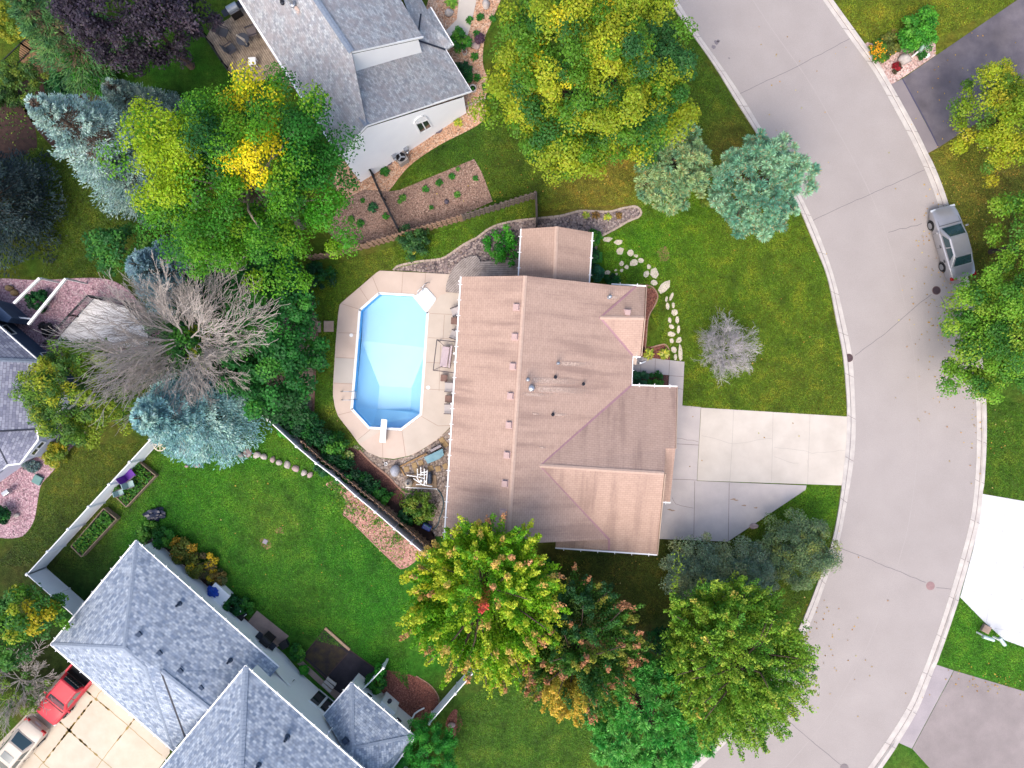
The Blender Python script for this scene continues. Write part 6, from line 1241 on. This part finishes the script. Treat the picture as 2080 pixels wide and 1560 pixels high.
tree('ash_tree', 'tall green ash tree with bright yellow patches beside the top house', 505, 378, 9.5, 212, 198, 4.2, 300, .8, 240, [(L_(88, 146, 26), 5), (L_(66, 130, 30), 4), (L_(116, 160, 28), 2), (L_(46, 106, 34), 1.5)], 21, .3, leaf=(.14, .095), nlimb=46, inner=.5, amp=.3, vj=.15, limb_m=LIMB,
     patches=[(335, 225, 42, L_(222, 212, 34), .75), (310, 310, 100, L_(146, 176, 24), .75), (515, 322, 50, L_(232, 214, 26), .9), (520, 190, 36, L_(208, 200, 24), .6), (575, 255, 34, L_(212, 200, 22), .6), (470, 215, 20, L_(226, 204, 22), .8), (660, 300, 85, L_(44, 112, 30), .75), (660, 430, 70, L_(66, 140, 26), .7), (425, 300, 45, L_(44, 100, 44), .9)])
plume_tree('maple_tree', 'orange tipped maple overhanging the lower corner of the brown house', 978, 1222, 7.5, 168, 172, 3.4, 340, [(L_(126, 182, 28), 4), (L_(98, 162, 28), 4), (L_(152, 190, 36), 3)], [(L_(218, 186, 96), 1.6), (L_(190, 204, 54), 5), (L_(216, 160, 110), 1.2)], 31, .22, 'maples', prad=.55, nl=230, tipf=.18, leaf=(.14, .1), z0=-3.0, low=-.25, hast_p=.65, patches=[(988, 1240, 22, L_(214, 84, 70), .85), (860, 1190, 60, L_(190, 196, 44), .3)])
plume_tree('maple_tree', 'reddish brown maple with a yellow lower side between other trees', 1172, 1330, 6.3, 140, 150, 3.0, 280, [(L_(84, 134, 44), 4), (L_(60, 112, 48), 3), (L_(116, 138, 46), 2)], [(L_(200, 142, 100), 3), (L_(180, 128, 90), 3), (L_(150, 150, 56), 3)], 41, .2, 'maples', prad=.5, nl=210, tipf=.18, leaf=(.135, .095), z0=-2.6, low=-.2, hast_p=.62, patches=[(1140, 1440, 50, L_(226, 192, 72), .9), (1180, 1225, 75, L_(44, 90, 48), .7)])
plume_tree('honey_locust_tree', 'light yellow green tree at the lower road edge', 1497, 1345, 7.0, 158, 174, 3.4, 520, [(L_(124, 166, 44), 4), (L_(98, 150, 42), 4), (L_(146, 176, 52), 2), (L_(78, 134, 40), 2)], [(L_(160, 184, 62), 3), (L_(132, 176, 54), 4), (L_(196, 182, 80), .4)], 51, .22, 'trees by the road', prad=.55, nl=170, tipf=.18, leaf=(.135, .085), z0=-3.0, low=-.35, vj=.16, hast_p=.6, wild=.3)
pine('pine_tree', 'bright emerald pine below the yellow green tree', 1318, 1465, 4.8, 118, 128, 2.6, 430, [(L_(100, 188, 80), 4), (L_(128, 202, 98), 3), (L_(70, 162, 68), 3)], L_(130, 190, 90), 61, 'pines', per=150, L=.26, W=.05, prad=.34)
pine('pine_tree', 'olive tinted pine directly under the huge maple', 1368, 336, 4.4, 72, 84, 2.6, 230, [(L_(168, 196, 136), 4), (L_(144, 182, 130), 4), (L_(120, 168, 128), 2)], L_(190, 164, 100), 71, 'pines', per=150, L=.24, W=.05, prad=.28)
pine('pine_tree', 'blue green pine leaning over the near kerb', 1542, 378, 4.6, 94, 94, 2.8, 300, [(L_(158, 204, 164), 4), (L_(132, 188, 152), 4), (L_(110, 168, 140), 2)], L_(180, 160, 116), 81, 'pines', per=150, L=.25, W=.05, prad=.3)
tree('maple_tree', 'yellow green tree overhanging the dark asphalt driveway', 2035, 245, 3.4, 92, 104, 2.4, 110, .6, 190, [(L_(160, 174, 36), 4), (L_(128, 156, 34), 4), (L_(176, 172, 44), 1), (L_(92, 132, 40), 2)], 91, .14, group='trees by the road', leaf=(.14, .095), amp=.26, inner=.5)
tree('maple_tree', 'large bright green tree covering the rear of the silver car', 2060, 668, 3.8, 150, 132, 3.0, 260, .66, 200, [(L_(116, 164, 44), 4), (L_(84, 140, 44), 4), (L_(140, 174, 52), 2), (L_(66, 120, 44), 2)], 101, .2, group='trees by the road', leaf=(.145, .1), amp=.36, inner=.5)
tree('maple_tree', 'green tree at the right picture edge above the silver car', 2090, 490, 3.6, 74, 92, 2.4, 80, .62, 180, [(L_(116, 160, 42), 4), (L_(84, 136, 44), 4), (L_(134, 166, 48), 2)], 103, .15, group='trees by the road', leaf=(.145, .1), amp=.3)
shrub('round bright green small tree in the pink gravel corner bed', 1866, 64, 40, 2.3, [(L_(88, 164, 46), 4), (L_(64, 138, 42), 4), (L_(112, 178, 66), 2)], 5, name='round_tree', cat='tree', ncl=70, crad=.36, nl=75, leaf=(.15, .11))
PUR_ = [(L_(62, 54, 68), 4), (L_(46, 40, 52), 4), (L_(84, 74, 86), 1.5)]
tree('plum_tree', 'dark purple leaved tree beside the upper left lawn', 278, 25, 7.0, 132, 96, 3.6, 260, .55, 140, PUR_, 111, .2, leaf=(.16, .11), vj=.22, amp=.2)
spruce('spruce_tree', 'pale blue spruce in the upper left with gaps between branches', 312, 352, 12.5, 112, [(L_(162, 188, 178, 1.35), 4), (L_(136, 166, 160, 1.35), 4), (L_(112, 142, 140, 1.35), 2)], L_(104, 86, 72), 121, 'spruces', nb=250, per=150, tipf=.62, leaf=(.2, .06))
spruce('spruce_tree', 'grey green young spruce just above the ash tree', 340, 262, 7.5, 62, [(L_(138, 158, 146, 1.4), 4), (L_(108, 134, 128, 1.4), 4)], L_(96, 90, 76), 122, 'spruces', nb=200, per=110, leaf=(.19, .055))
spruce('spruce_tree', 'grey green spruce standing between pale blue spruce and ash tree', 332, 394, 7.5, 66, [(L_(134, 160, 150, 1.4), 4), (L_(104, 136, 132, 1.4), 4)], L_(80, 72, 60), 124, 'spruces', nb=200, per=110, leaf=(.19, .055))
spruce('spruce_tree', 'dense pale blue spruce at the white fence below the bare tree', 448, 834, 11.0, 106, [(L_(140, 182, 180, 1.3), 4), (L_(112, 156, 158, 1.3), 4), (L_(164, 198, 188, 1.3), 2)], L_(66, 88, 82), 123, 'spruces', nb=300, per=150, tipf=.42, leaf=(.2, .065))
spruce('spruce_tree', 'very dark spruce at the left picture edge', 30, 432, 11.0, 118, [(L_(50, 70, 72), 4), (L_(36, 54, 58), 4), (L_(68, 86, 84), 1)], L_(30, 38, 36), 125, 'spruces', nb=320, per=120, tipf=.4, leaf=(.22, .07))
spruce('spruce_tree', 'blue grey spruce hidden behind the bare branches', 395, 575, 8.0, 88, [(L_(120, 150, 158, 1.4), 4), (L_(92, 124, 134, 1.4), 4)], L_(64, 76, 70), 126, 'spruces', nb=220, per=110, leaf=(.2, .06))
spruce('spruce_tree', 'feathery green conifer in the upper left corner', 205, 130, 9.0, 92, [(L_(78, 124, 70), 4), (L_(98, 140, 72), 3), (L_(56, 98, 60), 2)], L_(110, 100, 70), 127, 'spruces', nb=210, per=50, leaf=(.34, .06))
tree('arborvitae_tree', 'tall golden green arborvitae beside the slate grey house', 182, 792, 3.8, 100, 100, 3.6, 230, .5, 130, [(L_(132, 154, 40), 4), (L_(100, 138, 40), 4), (L_(70, 110, 40), 3)], 131, .16, leaf=(.2, .07), vj=.2, patches=[(105, 775, 40, L_(160, 168, 40), .4)], nlimb=6)
tree('elm_tree', 'dark green broad tree on the pool side of the bare tree', 550, 685, 3.6, 92, 155, 2.8, 240, .6, 130, [(L_(52, 124, 48), 4), (L_(40, 104, 44), 4), (L_(74, 142, 48), 2)], 141, .2, leaf=(.2, .14), amp=.25, patches=[(590, 860, 60, L_(34, 84, 36), .8)])
tree('elm_tree', 'dark green tree filling the gap behind the bare tree', 455, 612, 2.8, 100, 92, 2.0, 110, .6, 80, [(L_(32, 84, 48), 4), (L_(40, 100, 44), 3)], 142, .16, leaf=(.2, .13), amp=.25)
tree('elm_tree', 'broad dark green bushy tree spreading under the bare tree', 425, 705, 2.4, 135, 125, 2.0, 200, .55, 110, [(L_(50, 104, 48), 4), (L_(66, 118, 50), 3), (L_(82, 118, 80), 2)], 146, .16, leaf=(.18, .11), amp=.25, inner=.2)
tree('elm_tree', 'small olive green tree growing up inside the bare branches', 396, 706, 5.0, 46, 40, 1.8, 46, .45, 80, [(L_(64, 124, 36), 4), (L_(140, 150, 30), 1.2), (L_(40, 96, 36), 2)], 143, .1, leaf=(.18, .12))
tree('elm_tree', 'green bushy tree above the bare tree at the dark lawn', 252, 510, 3.2, 62, 46, 2.0, 60, .5, 80, [(L_(70, 130, 50), 4), (L_(46, 104, 46), 3), (L_(96, 146, 52), 1)], 144, .12, leaf=(.18, .12))
t = thing('dead_tree', 'big leafless mauve grey tree with long spreading branches', 'tree', tuple(U(464, 702)))
BK = mat('pale dead bark', C(200, 190, 182), C(170, 160, 153), 7, .9, .3, 20)
mb = MB(); b0 = U(464, 702); mb.tube([b0 - Vector((0, 0, .1)), b0 + Vector((-.05, 0, 1.5)), b0 + Vector((-.1, .05, 3.4)), b0 + Vector((-.15, .1, 5.2))], [.3, .24, .2, .12], 9); mb.out('trunk', BK, t, smooth=True)
mb = MB(); bare_branches(mb, b0 + Vector((-.1, .05, 0)), 6.4, .45, 7, 4, 34, 3.6, .05, .8, .0095, (9, 7, 4), .5, .95, .13); mb.out('branches', BK, t)
t = thing('bare_ornamental_tree', 'small leafless silver grey tree on the front lawn', 'tree', tuple(U(1458, 713)))
SBK = mat('silver bark', C(206, 200, 200), C(172, 166, 168), 9, .9); b1 = U(1458, 713); mb = MB(); mb.tube([b1, b1 + Vector((0, 0, 1.3))], [.09, .06], 8); mb.out('trunk', SBK, t)
mb = MB(); bare_branches(mb, b1, 1.2, .8, 17, 4, 20, 1.42, .022, .8, .0065, (7, 6, 4), .56, 1.0, .2); mb.out('branches', SBK, t)
for i, (x, y, rx, ry, d_, s) in enumerate([(1412, 1158, 68, 58, 'grey green feathery bush nearest the brown house lawn', 1), (1520, 1158, 58, 54, 'grey green feathery bush in the middle of three', 2), (1622, 1118, 70, 72, 'large dark feathery bush touching the near kerb', 3)]):
    tree('feathery_bush', d_, x, y, 1.5, rx, ry, 1.5, 120, .48, 170, [(L_(146, 164, 126), 4), (L_(118, 142, 114), 4), (L_(156, 166, 116), 1.5)] if i < 2 else [(L_(126, 150, 98), 4), (L_(98, 124, 90), 4), (L_(146, 160, 84), 2)], 150 + s, .06, 'shrub', 'feathery bushes by the side driveway', leaf=(.16, .05), vj=.25, inner=.35, nlimb=14)
tree('arborvitae_tree', 'dark green arborvitae hedge at the lower picture edge', 862, 1530, 1.7, 62, 76, 1.6, 150, .34, 150, [(L_(62, 156, 48), 4), (L_(44, 130, 42), 4), (L_(84, 172, 56), 1)], 161, .1, leaf=(.12, .05), nlimb=4)
tree('apple_tree', 'yellow green small tree at the lower left beside white fence', 68, 1240, 3.6, 66, 44, 1.7, 60, .48, 85, [(L_(96, 146, 36), 4), (L_(150, 164, 36), 2), (L_(62, 116, 44), 3)], 171, .1, leaf=(.18, .12), amp=.25, patches=[(75, 1245, 40, L_(180, 170, 30), .4)])
tree('apple_tree', 'green tree at the left edge below the yellow green one', 18, 1300, 3.2, 46, 50, 1.6, 45, .5, 80, [(L_(76, 130, 44), 4), (L_(52, 104, 44), 3)], 172, .1, leaf=(.18, .12), amp=.25)
t = thing('twiggy_bush', 'half bare grey twiggy bush left of the red pickup', 'shrub', tuple(U(80, 1380))); mb = MB(); bare_branches(mb, U(50, 1376), .5, .6, 27, 4, 14, 1.75, .03, .5, .012, (6, 5, 3), .55, .8, .16); mb.out('branches', BK, t)
rng = np.random.default_rng(3); P, D, Nn, Lf, W, cl, cc = clump_cloud(rng, U(38, 1392, 1.0), (1.9, 2.0, 1.0), 26, .35, 50, [(L_(110, 140, 40), 3), (L_(76, 116, 44), 3), (L_(214, 178, 50), .4)], leaf=(.15, .1)); leaf_obj('foliage', P, D, Nn, Lf, W, cl, LEAF, t)
# ---------------------------------------------------------------- shrubs and perennials
SG = [(L_(60, 128, 40), 4), (L_(42, 104, 38), 4), (L_(88, 148, 46), 2)]; SD = [(L_(32, 92, 44), 4), (L_(26, 72, 40), 4), (L_(46, 112, 44), 2)]; SY = [(L_(150, 158, 44), 4), (L_(108, 138, 42), 3), (L_(196, 184, 50), 1)]; SB = [(L_(60, 152, 36), 4), (L_(44, 124, 34), 3), (L_(88, 172, 50), 2)]
SH = [('green bush overhanging the grey plank landing', 1018, 502, 42, 1.3, SB, 30), ('loose green shrub on the lawn below the brown fence', 838, 492, 36, 1.9, [(L_(70, 116, 56), 4), (L_(50, 92, 50), 3), (L_(150, 150, 50), .5)], 34),
 ('dark green low bush at the lawn under the ash tree', 642, 562, 36, 1.0, SD, 30), ('olive shrub beside the teal hose below the pump', 850, 1030, 34, 1.4, [(L_(104, 136, 42), 4), (L_(76, 120, 40), 3), (L_(130, 140, 50), 1)], 36),
 ('dark hedge bush at the blue spruce end of the pool hedge', 572, 838, 32, 1.6, SD, 34), ('dark hedge bush below the paver patio corner', 612, 858, 36, 1.7, SD, 36), ('green hedge bush beside the upper fence gap', 640, 890, 36, 1.5, SD, 34), ('bright green low bush against the white fence in the hedge', 582, 875, 20, 1.0, SB, 20),
 ('dark bush with bright shoots left of the dark red mulch', 676, 908, 30, 1.3, SG, 32), ('dark bush in the hedge at the narrow fence gap', 668, 944, 28, 1.4, SD, 26), ('dark hedge bush above the leaning brown fence', 706, 962, 30, 1.3, SD, 30), ('low dark bush along the fence beside dark red mulch', 742, 986, 26, 1.1, SD, 26), ('low dark bush at the mulch end near the olive shrub', 776, 1008, 22, 1.0, SG, 22), ('dark green bush at the lower end of the brown fence', 824, 1052, 20, 1.0, SD, 20),
 ('clipped green shrub at the upper end of side wing wall', 1204, 483, 16, 1.4, SG, 24), ('clipped dark green shrub in the middle of side wing wall', 1209, 522, 13, 1.3, SD, 26), ('clipped blue green shrub at the lower end of side wing wall', 1211, 556, 15, 1.3, [(L_(56, 122, 84), 4), (L_(40, 98, 72), 4)], 24), ('low dark green ground shrub under the front gable gutter', 1240, 574, 18, .7, SD, 12),
 ('round dark green shrub in the walk planting bed', 1299, 768, 19, .9, [(L_(70, 128, 84), 4), (L_(48, 100, 66), 4)], 16), ('small green shrub on dark mulch beside the walk', 1333, 773, 17, .6, SG, 12), ('pale yellow small plant on the dark red mulch', 707, 928, 12, .5, [(L_(190, 206, 120), 3), (L_(120, 166, 60), 3)], 12),
 ('yellow green grassy shrub below the slate blue bay window', 116, 920, 32, 1.1, SY, 34), ('round dark bush on pink gravel at the left edge', 2, 1050, 20, 1.3, SD, 28), ('dark green shrub on pink gravel between porch beams', 78, 610, 24, 1.0, SD, 26), ('teal low juniper on pink gravel by the white pot', 142, 890, 16, .5, [(L_(80, 122, 116), 4), (L_(60, 96, 96), 3)], 12), ('dusty blue low shrub below the pale wall', 62, 945, 18, .5, [(L_(104, 128, 128), 4), (L_(120, 104, 112), 2)], 14),
 ('black leaved shrub beside the dark picket railing', 96, 668, 14, .9, [(L_(40, 42, 48), 1)], 12), ('dark leaved shrub beside the white pot at the bay', 150, 856, 22, 1.0, [(L_(38, 44, 48), 2), (L_(54, 62, 56), 1)], 22),
 ('bright green bush row at the upper left lawn edge, upper bush', 148, 108, 34, 1.6, SB, 34), ('bright green bush row at the upper left lawn edge, middle bush', 172, 145, 32, 1.5, SB, 34), ('bright green bush row at the upper left lawn edge, lower bush', 205, 176, 26, 1.3, SB, 28), ('golden green tall bush in the far upper left corner', 14, 45, 42, 3.2, SY, 44), ('olive green bush at left edge above the pale blue spruce', 45, 168, 56, 2.6, [(L_(84, 118, 48), 4), (L_(62, 98, 50), 3), (L_(120, 140, 50), 1)], 46), ('dark olive bush at left edge below the olive one', 10, 205, 28, 1.4, [(L_(70, 104, 44), 4), (L_(50, 84, 44), 3)], 24), ('dark bush between olive bush and pale blue spruce', 130, 175, 34, 1.2, SD, 30),
 ('yellow flowering bush nearest the storage box behind the house', 410, 1148, 30, .9, [(L_(206, 176, 40), 3), (L_(110, 120, 44), 3), (L_(92, 84, 56), 2)], 34), ('yellow orange bush behind the blue grey house, middle one', 372, 1118, 30, .9, [(L_(190, 150, 44), 3), (L_(104, 116, 44), 4), (L_(80, 100, 40), 2)], 34), ('green weedy bush at the house corner near the dark chair', 335, 1092, 24, .9, SG, 24), ('loose green bush above the roof corner of blue grey house', 300, 1080, 24, .8, [(L_(92, 146, 50), 4), (L_(62, 118, 44), 3)], 22), ('brownish bush beside the white storage box', 442, 1172, 22, .7, [(L_(120, 104, 50), 3), (L_(80, 92, 50), 3)], 22), ('dark green bush between storage box and garden cart', 474, 1228, 24, .9, SD, 24), ('green bush behind the garden cart', 498, 1232, 18, .7, SG, 18), ('small bright green shrub between grill and dark patio', 606, 1324, 18, .7, SG, 18), ('tiny bright green plant at the back wall by the patio', 616, 1361, 9, .5, SB, 9), ('green shrub behind the short white fence', 764, 1384, 24, 1.3, SG, 30), ('small green shrub on top of fence at the dark patio', 770, 1364, 12, 1.5, SB, 14),
 ('orange flowering bush at the kerb in the corner bed', 1784, 104, 24, .8, [(L_(96, 140, 44), 4), (L_(72, 116, 40), 3)], 26), ('bronze green bush between orange flowers and round tree', 1812, 88, 24, .7, [(L_(116, 124, 54), 4), (L_(90, 104, 50), 3)], 22), ('dark red flowering plant on pink gravel', 1820, 139, 9, .4, [(L_(160, 36, 48), 3), (L_(78, 70, 50), 2)], 10), ('small dark green clump by the pale green mailbox', 1870, 110, 9, .4, SG, 9),
 ('green bush filling the gap under the orange and red maples', 1145, 1235, 50, 2.2, SD, 56), ('dark shrub below the brown house eave near orange maple', 1110, 1150, 22, 1.0, SD, 18), ('dark shrub in the shade between red maple and pine', 1345, 1300, 30, 1.4, SD, 26), ('low green bush strip under the two road side pines', 1436, 402, 24, .6, [(L_(120, 138, 44), 4), (L_(92, 120, 40), 3)], 18),
 ('leafy dark shrub beside the white pots at the house corner', 937, 84, 24, 1.3, SG, 28), ('purple leaved shrub in orange gravel beside speckled boulder', 974, 80, 10, .6, [(L_(92, 66, 84), 1)], 10), ('dark shrub against the right wall of the gabled house', 943, 146, 20, 1.2, SD, 20)]
for i, (lb, x, y, r, h, pal, n) in enumerate(SH): shrub(lb, x, y, r, h, pal, 300 + i, group=None, ncl=n, crad=.32 if r > 24 else .22, nl=70)
rng = np.random.default_rng(77); c = U(1786, 102, .8); n = 130; P = np.array(c) + rng.normal(0, 1, (n, 3)) * np.array([.28, .3, .1]); Nn = nrm(np.array([0, 0, 1]) + rng.normal(0, .3, (n, 3))); D = nrm(np.cross(Nn, unit(rng, n)))
fo = leaf_obj('blossoms', P, D, Nn, np.full(n, .12), np.full(n, .1), jit(rng, np.tile(np.array([L_(244, 170, 30)]), (n, 1)), .15), LEAF, None, (c.x, c.y, 0)); sp = [o for o in bpy.data.objects if o.get('label') == 'orange flowering bush at the kerb in the corner bed'][0]; off_ = fo.location - sp.location; fo.parent = sp; fo.location = off_
HP = [(L_(206, 204, 70), 3), (L_(150, 176, 60), 3), (L_(226, 220, 120), 1)]; HG = [(L_(74, 142, 46), 3), (L_(52, 116, 42), 3)]; HB = [(L_(98, 150, 56), 3), (L_(80, 136, 50), 3)]
RS = [('yellow hosta below the arched window on orange gravel', 931, 251, .38, .3, HP), ('green striped hosta beside the air conditioning unit', 782, 349, .42, .35, HG), ('big pale green hosta left of the entrance path', 917, 6, .5, .4, [(L_(150, 190, 70), 3), (L_(110, 166, 56), 2)]), ('yellow hosta in front bed nearest the brown house', 1318, 719, .46, .35, HP), ('yellow hosta in front bed nearest the stepping stones', 1348, 719, .46, .35, HP), ('pale yellow hosta in the pebble bed, left of two', 1190, 437, .3, .25, HP), ('bright yellow hosta in the pebble bed, right of two', 1234, 442, .34, .28, HP), ('rusty dry clump in the pebble bed between the hostas', 1210, 438, .34, .25, [(L_(150, 116, 60), 2), (L_(120, 96, 56), 2)]), ('rusty dry clump in the pebble bed near its round end', 1257, 439, .3, .22, [(L_(146, 116, 60), 2), (L_(118, 96, 54), 2)]),
 ('small green perennial in mulch near the grass tip, rightmost', 966, 363, .24, .25, HG), ('tall green perennial upper middle of the mulch bed', 918, 359, .3, .3, HG), ('green perennial left of the tall one in mulch', 892, 372, .3, .3, HG), ('green perennial under the air conditioner end of the mulch bed', 865, 385, .3, .3, HG), ('pale green perennial in the middle of the mulch bed', 929, 396, .28, .28, HB), ('pair forming pale green perennial near the black fence', 819, 402, .3, .3, HB), ('small pale perennial beside the pair near black fence', 812, 410, .2, .25, HB), ('dark green small perennial close to brown fence in mulch', 876, 422, .2, .2, HG), ('deep green hosta left of the black metal fence', 758, 423, .42, .35, [(L_(50, 116, 62), 3), (L_(40, 92, 54), 2)]), ('small green perennial left of the black fence bottom', 784, 440, .28, .28, HG), ('bright lime perennial near the ash tree edge', 714, 446, .3, .3, HB), ('green perennial between lime perennial and brown fence', 733, 455, .34, .3, HG), ('low dark perennial near the black fence by the ash', 737, 408, .22, .22, HG), ('faint green perennial at the upper tip of mulch bed', 930, 344, .2, .2, HB),
 ('green perennial beside the upper path in orange gravel', 955, 43, .34, .35, HG), ('dark green perennial right of the upper path', 976, 37, .34, .35, SG), ('round green perennial right of the leafy dark shrub', 968, 70, .3, .3, SG), ('dark green perennial below the speckled boulder', 964, 117, .34, .35, SG), ('green perennial near the lawn curve on orange gravel', 970, 160, .34, .35, SG), ('potted green deck plant by the black railing', 480, 151, .32, .5, HG), ('green plant in the white pot near house corner', 961, 183, .2, .5, HG), ('green perennial near the big maple lawn corner', 985, 178, .26, .3, SG), ('pink flowered perennial near the house path', 1000, 40, .3, .3, SG)]
for i, (lb, x, y, r, h, pal) in enumerate(RS): rosette(lb, x, y, r * 1.05, h, pal, 500 + i, group='perennials and hostas', n=60, wid=.34)
# fallen leaves on the street and lawns: nobody could count them
rng = np.random.default_rng(9); pts = []
for (x, y, sx, sy, n) in [(1925, 640, 40, 90, 170), (1900, 480, 25, 70, 60), (1960, 450, 30, 60, 90), (2040, 380, 40, 60, 80), (1990, 300, 60, 50, 80), (1960, 180, 70, 60, 40), (1990, 860, 25, 60, 50), (1590, 200, 60, 100, 20), (1220, 1180, 90, 50, 40), (1700, 1250, 50, 90, 30), (2010, 1385, 70, 20, 70), (1640, 1300, 30, 70, 40), (1500, 700, 180, 120, 40), (1150, 370, 120, 30, 60), (620, 1050, 150, 100, 40)]:
    q = rng.normal(0, 1, (n, 2)) * [sx, sy] + [x, y]
    for a in q:
        ins = 910 < a[0] < 1385 and 555 < a[1] < 1130
        if not ins: pts.append(list(U(a[0], a[1], .0) + Vector((0, 0, .045 if 1330 < a[0] < 1730 or a[0] > 1800 else .03))))
P = np.array(pts); n = len(P); Nn = nrm(np.array([0, 0, 1]) + rng.normal(0, .3, (n, 3))); D = nrm(np.cross(Nn, unit(rng, n)))
fl = leaf_obj('fallen_leaves', P, D, Nn, .08 + .06 * rng.random(n), .07 + .04 * rng.random(n), jit(rng, pick(rng, [(C(206, 168, 70), 3), (C(186, 140, 60), 2), (C(214, 196, 120), 1)], n), .15), LEAF); fl['kind'] = 'stuff'

# ground cover nobody could count: grass tufts on the lawns, weeds in the beds
LP = [[(1390, 735), (1388, 826), (1720, 846), (1717, 790), (1709, 719), (1694, 647), (1676, 561), (1646, 486), (1614, 411), (1580, 350), (1300, 400), (1306, 440), (1222, 484), (1232, 572), (1338, 588), (1324, 640), (1364, 733)], [(330, 900), (500, 830), (690, 985), (695, 1045), (815, 1158), (830, 1400), (790, 1360), (765, 1355), (712, 1318), (590, 1288), (520, 1236), (470, 1200), (340, 1085), (250, 1120), (200, 1160), (110, 1150), (300, 910)],
 [(985, 250), (1350, 5), (1490, 209), (1590, 380), (1300, 412), (1095, 430), (1087, 394), (1003, 404), (965, 322), (810, 382), (835, 340), (895, 298)], [(155, 905), (288, 900), (60, 1150), (-10, 1150), (40, 1096), (72, 1062), (92, 980)], [(1694, 0), (2066, 0), (1900, 80), (1800, 94), (1748, 72)], [(1889, 312), (1945, 279), (2080, 330), (2080, 560), (1970, 560), (1919, 385)], [(2006, 812), (2080, 820), (2080, 1015), (2001, 1001)],
 [(1955, 1214), (2000, 1268), (2080, 1318), (2080, 1400), (1908, 1346)], [(930, 1440), (1060, 1330), (1200, 1450), (1200, 1560), (920, 1560)], [(600, 560), (645, 548), (860, 484), (1078, 402), (1083, 440), (1000, 458), (900, 523), (800, 546), (768, 548), (688, 615), (674, 800), (688, 850), (740, 918), (700, 905), (640, 850), (650, 660)], [(1640, 990), (1706, 990), (1690, 1095), (1630, 1240), (1590, 1300), (1520, 1120), (1480, 1104)], [(60, 300), (290, 330), (300, 420), (200, 560), (90, 566)], [(1130, 1128), (1335, 1130), (1345, 1104), (1476, 1106), (1420, 1200), (1300, 1280), (1150, 1240)]]
rng = np.random.default_rng(41); Q = []
for pg in LP:
    A = np.array(pg, float); lo_, hi_ = A.min(0), A.max(0); n = int(abs(np.sum(A[:, 0]*np.roll(A[:, 1], -1) - A[:, 1]*np.roll(A[:, 0], -1))) / 2 * .62 * ((hi_-lo_).prod() / max(1, abs(np.sum(A[:, 0]*np.roll(A[:, 1], -1) - A[:, 1]*np.roll(A[:, 0], -1))) / 2)))
    q = lo_ + rng.random((n, 2)) * (hi_ - lo_); ins = np.zeros(n, bool)
    for i in range(len(A)):
        (x0, y0), (x1, y1) = A[i], A[(i+1) % len(A)]; c_ = ((y0 > q[:, 1]) != (y1 > q[:, 1])) & (q[:, 0] < (x1-x0) * (q[:, 1]-y0) / (y1-y0 + 1e-9) + x0); ins ^= c_
    Q.append(q[ins])
Q = np.concatenate(Q); n = len(Q); P = np.stack([(Q[:, 0]-1040)/PPM, -(Q[:, 1]-780)/PPM, np.full(n, .018)], 1)
Nn = nrm(np.array([0, 0, 1]) + rng.normal(0, .45, (n, 3))); D = nrm(np.cross(Nn, unit(rng, n)))
pv = np.array([noise.noise(Vector((p[0]*.9, p[1]*.9, 3))) for p in P]) + .6*np.array([noise.noise(Vector((p[0]*2.7, p[1]*2.7, 9))) for p in P])
cl = lawn_col(Q); cl = cl * np.where(pv[:, None] > 0, np.array([1, 1, 1]) + pv[:, None]*np.array([1.1, .35, .6]), 1 + pv[:, None]*.55); cl = jit(rng, cl * np.array([1.65, 1.85, .9]), .3, .08)
gt_ = leaf_obj('grass_tufts', P, D, Nn, .07 + .07*rng.random(n), .03 + .03*rng.random(n), cl, LEAF); gt_['kind'] = 'stuff'
W_ = []
for (x, y, sx, sy, n) in [(690, 995, 12, 16, 260), (715, 1035, 18, 14, 160), (772, 1060, 10, 8, 90), (805, 1092, 8, 8, 90), (740, 1050, 30, 26, 120), (790, 1110, 26, 24, 120), (30, 240, 30, 30, 160), (100, 120, 30, 30, 160), (830, 1000, 14, 8, 80), (580, 640, 30, 10, 60), (230, 320, 60, 40, 160)]:
    W_.append(rng.normal(0, 1, (n, 2)) * [sx, sy] + [x, y])
W_ = np.concatenate(W_); n = len(W_); P = np.stack([(W_[:, 0]-1040)/PPM, -(W_[:, 1]-780)/PPM, .03 + .08*rng.random(n)], 1); Nn = nrm(np.array([0, 0, 1]) + rng.normal(0, .5, (n, 3))); D = nrm(np.cross(Nn, unit(rng, n)))
wd = leaf_obj('weeds', P, D, Nn, .1 + .1*rng.random(n), .06 + .05*rng.random(n), jit(rng, pick(rng, [(L_(96, 140, 40), 3), (L_(70, 120, 36), 3), (L_(140, 160, 50), 1)], n), .2), LEAF); wd['kind'] = 'stuff'
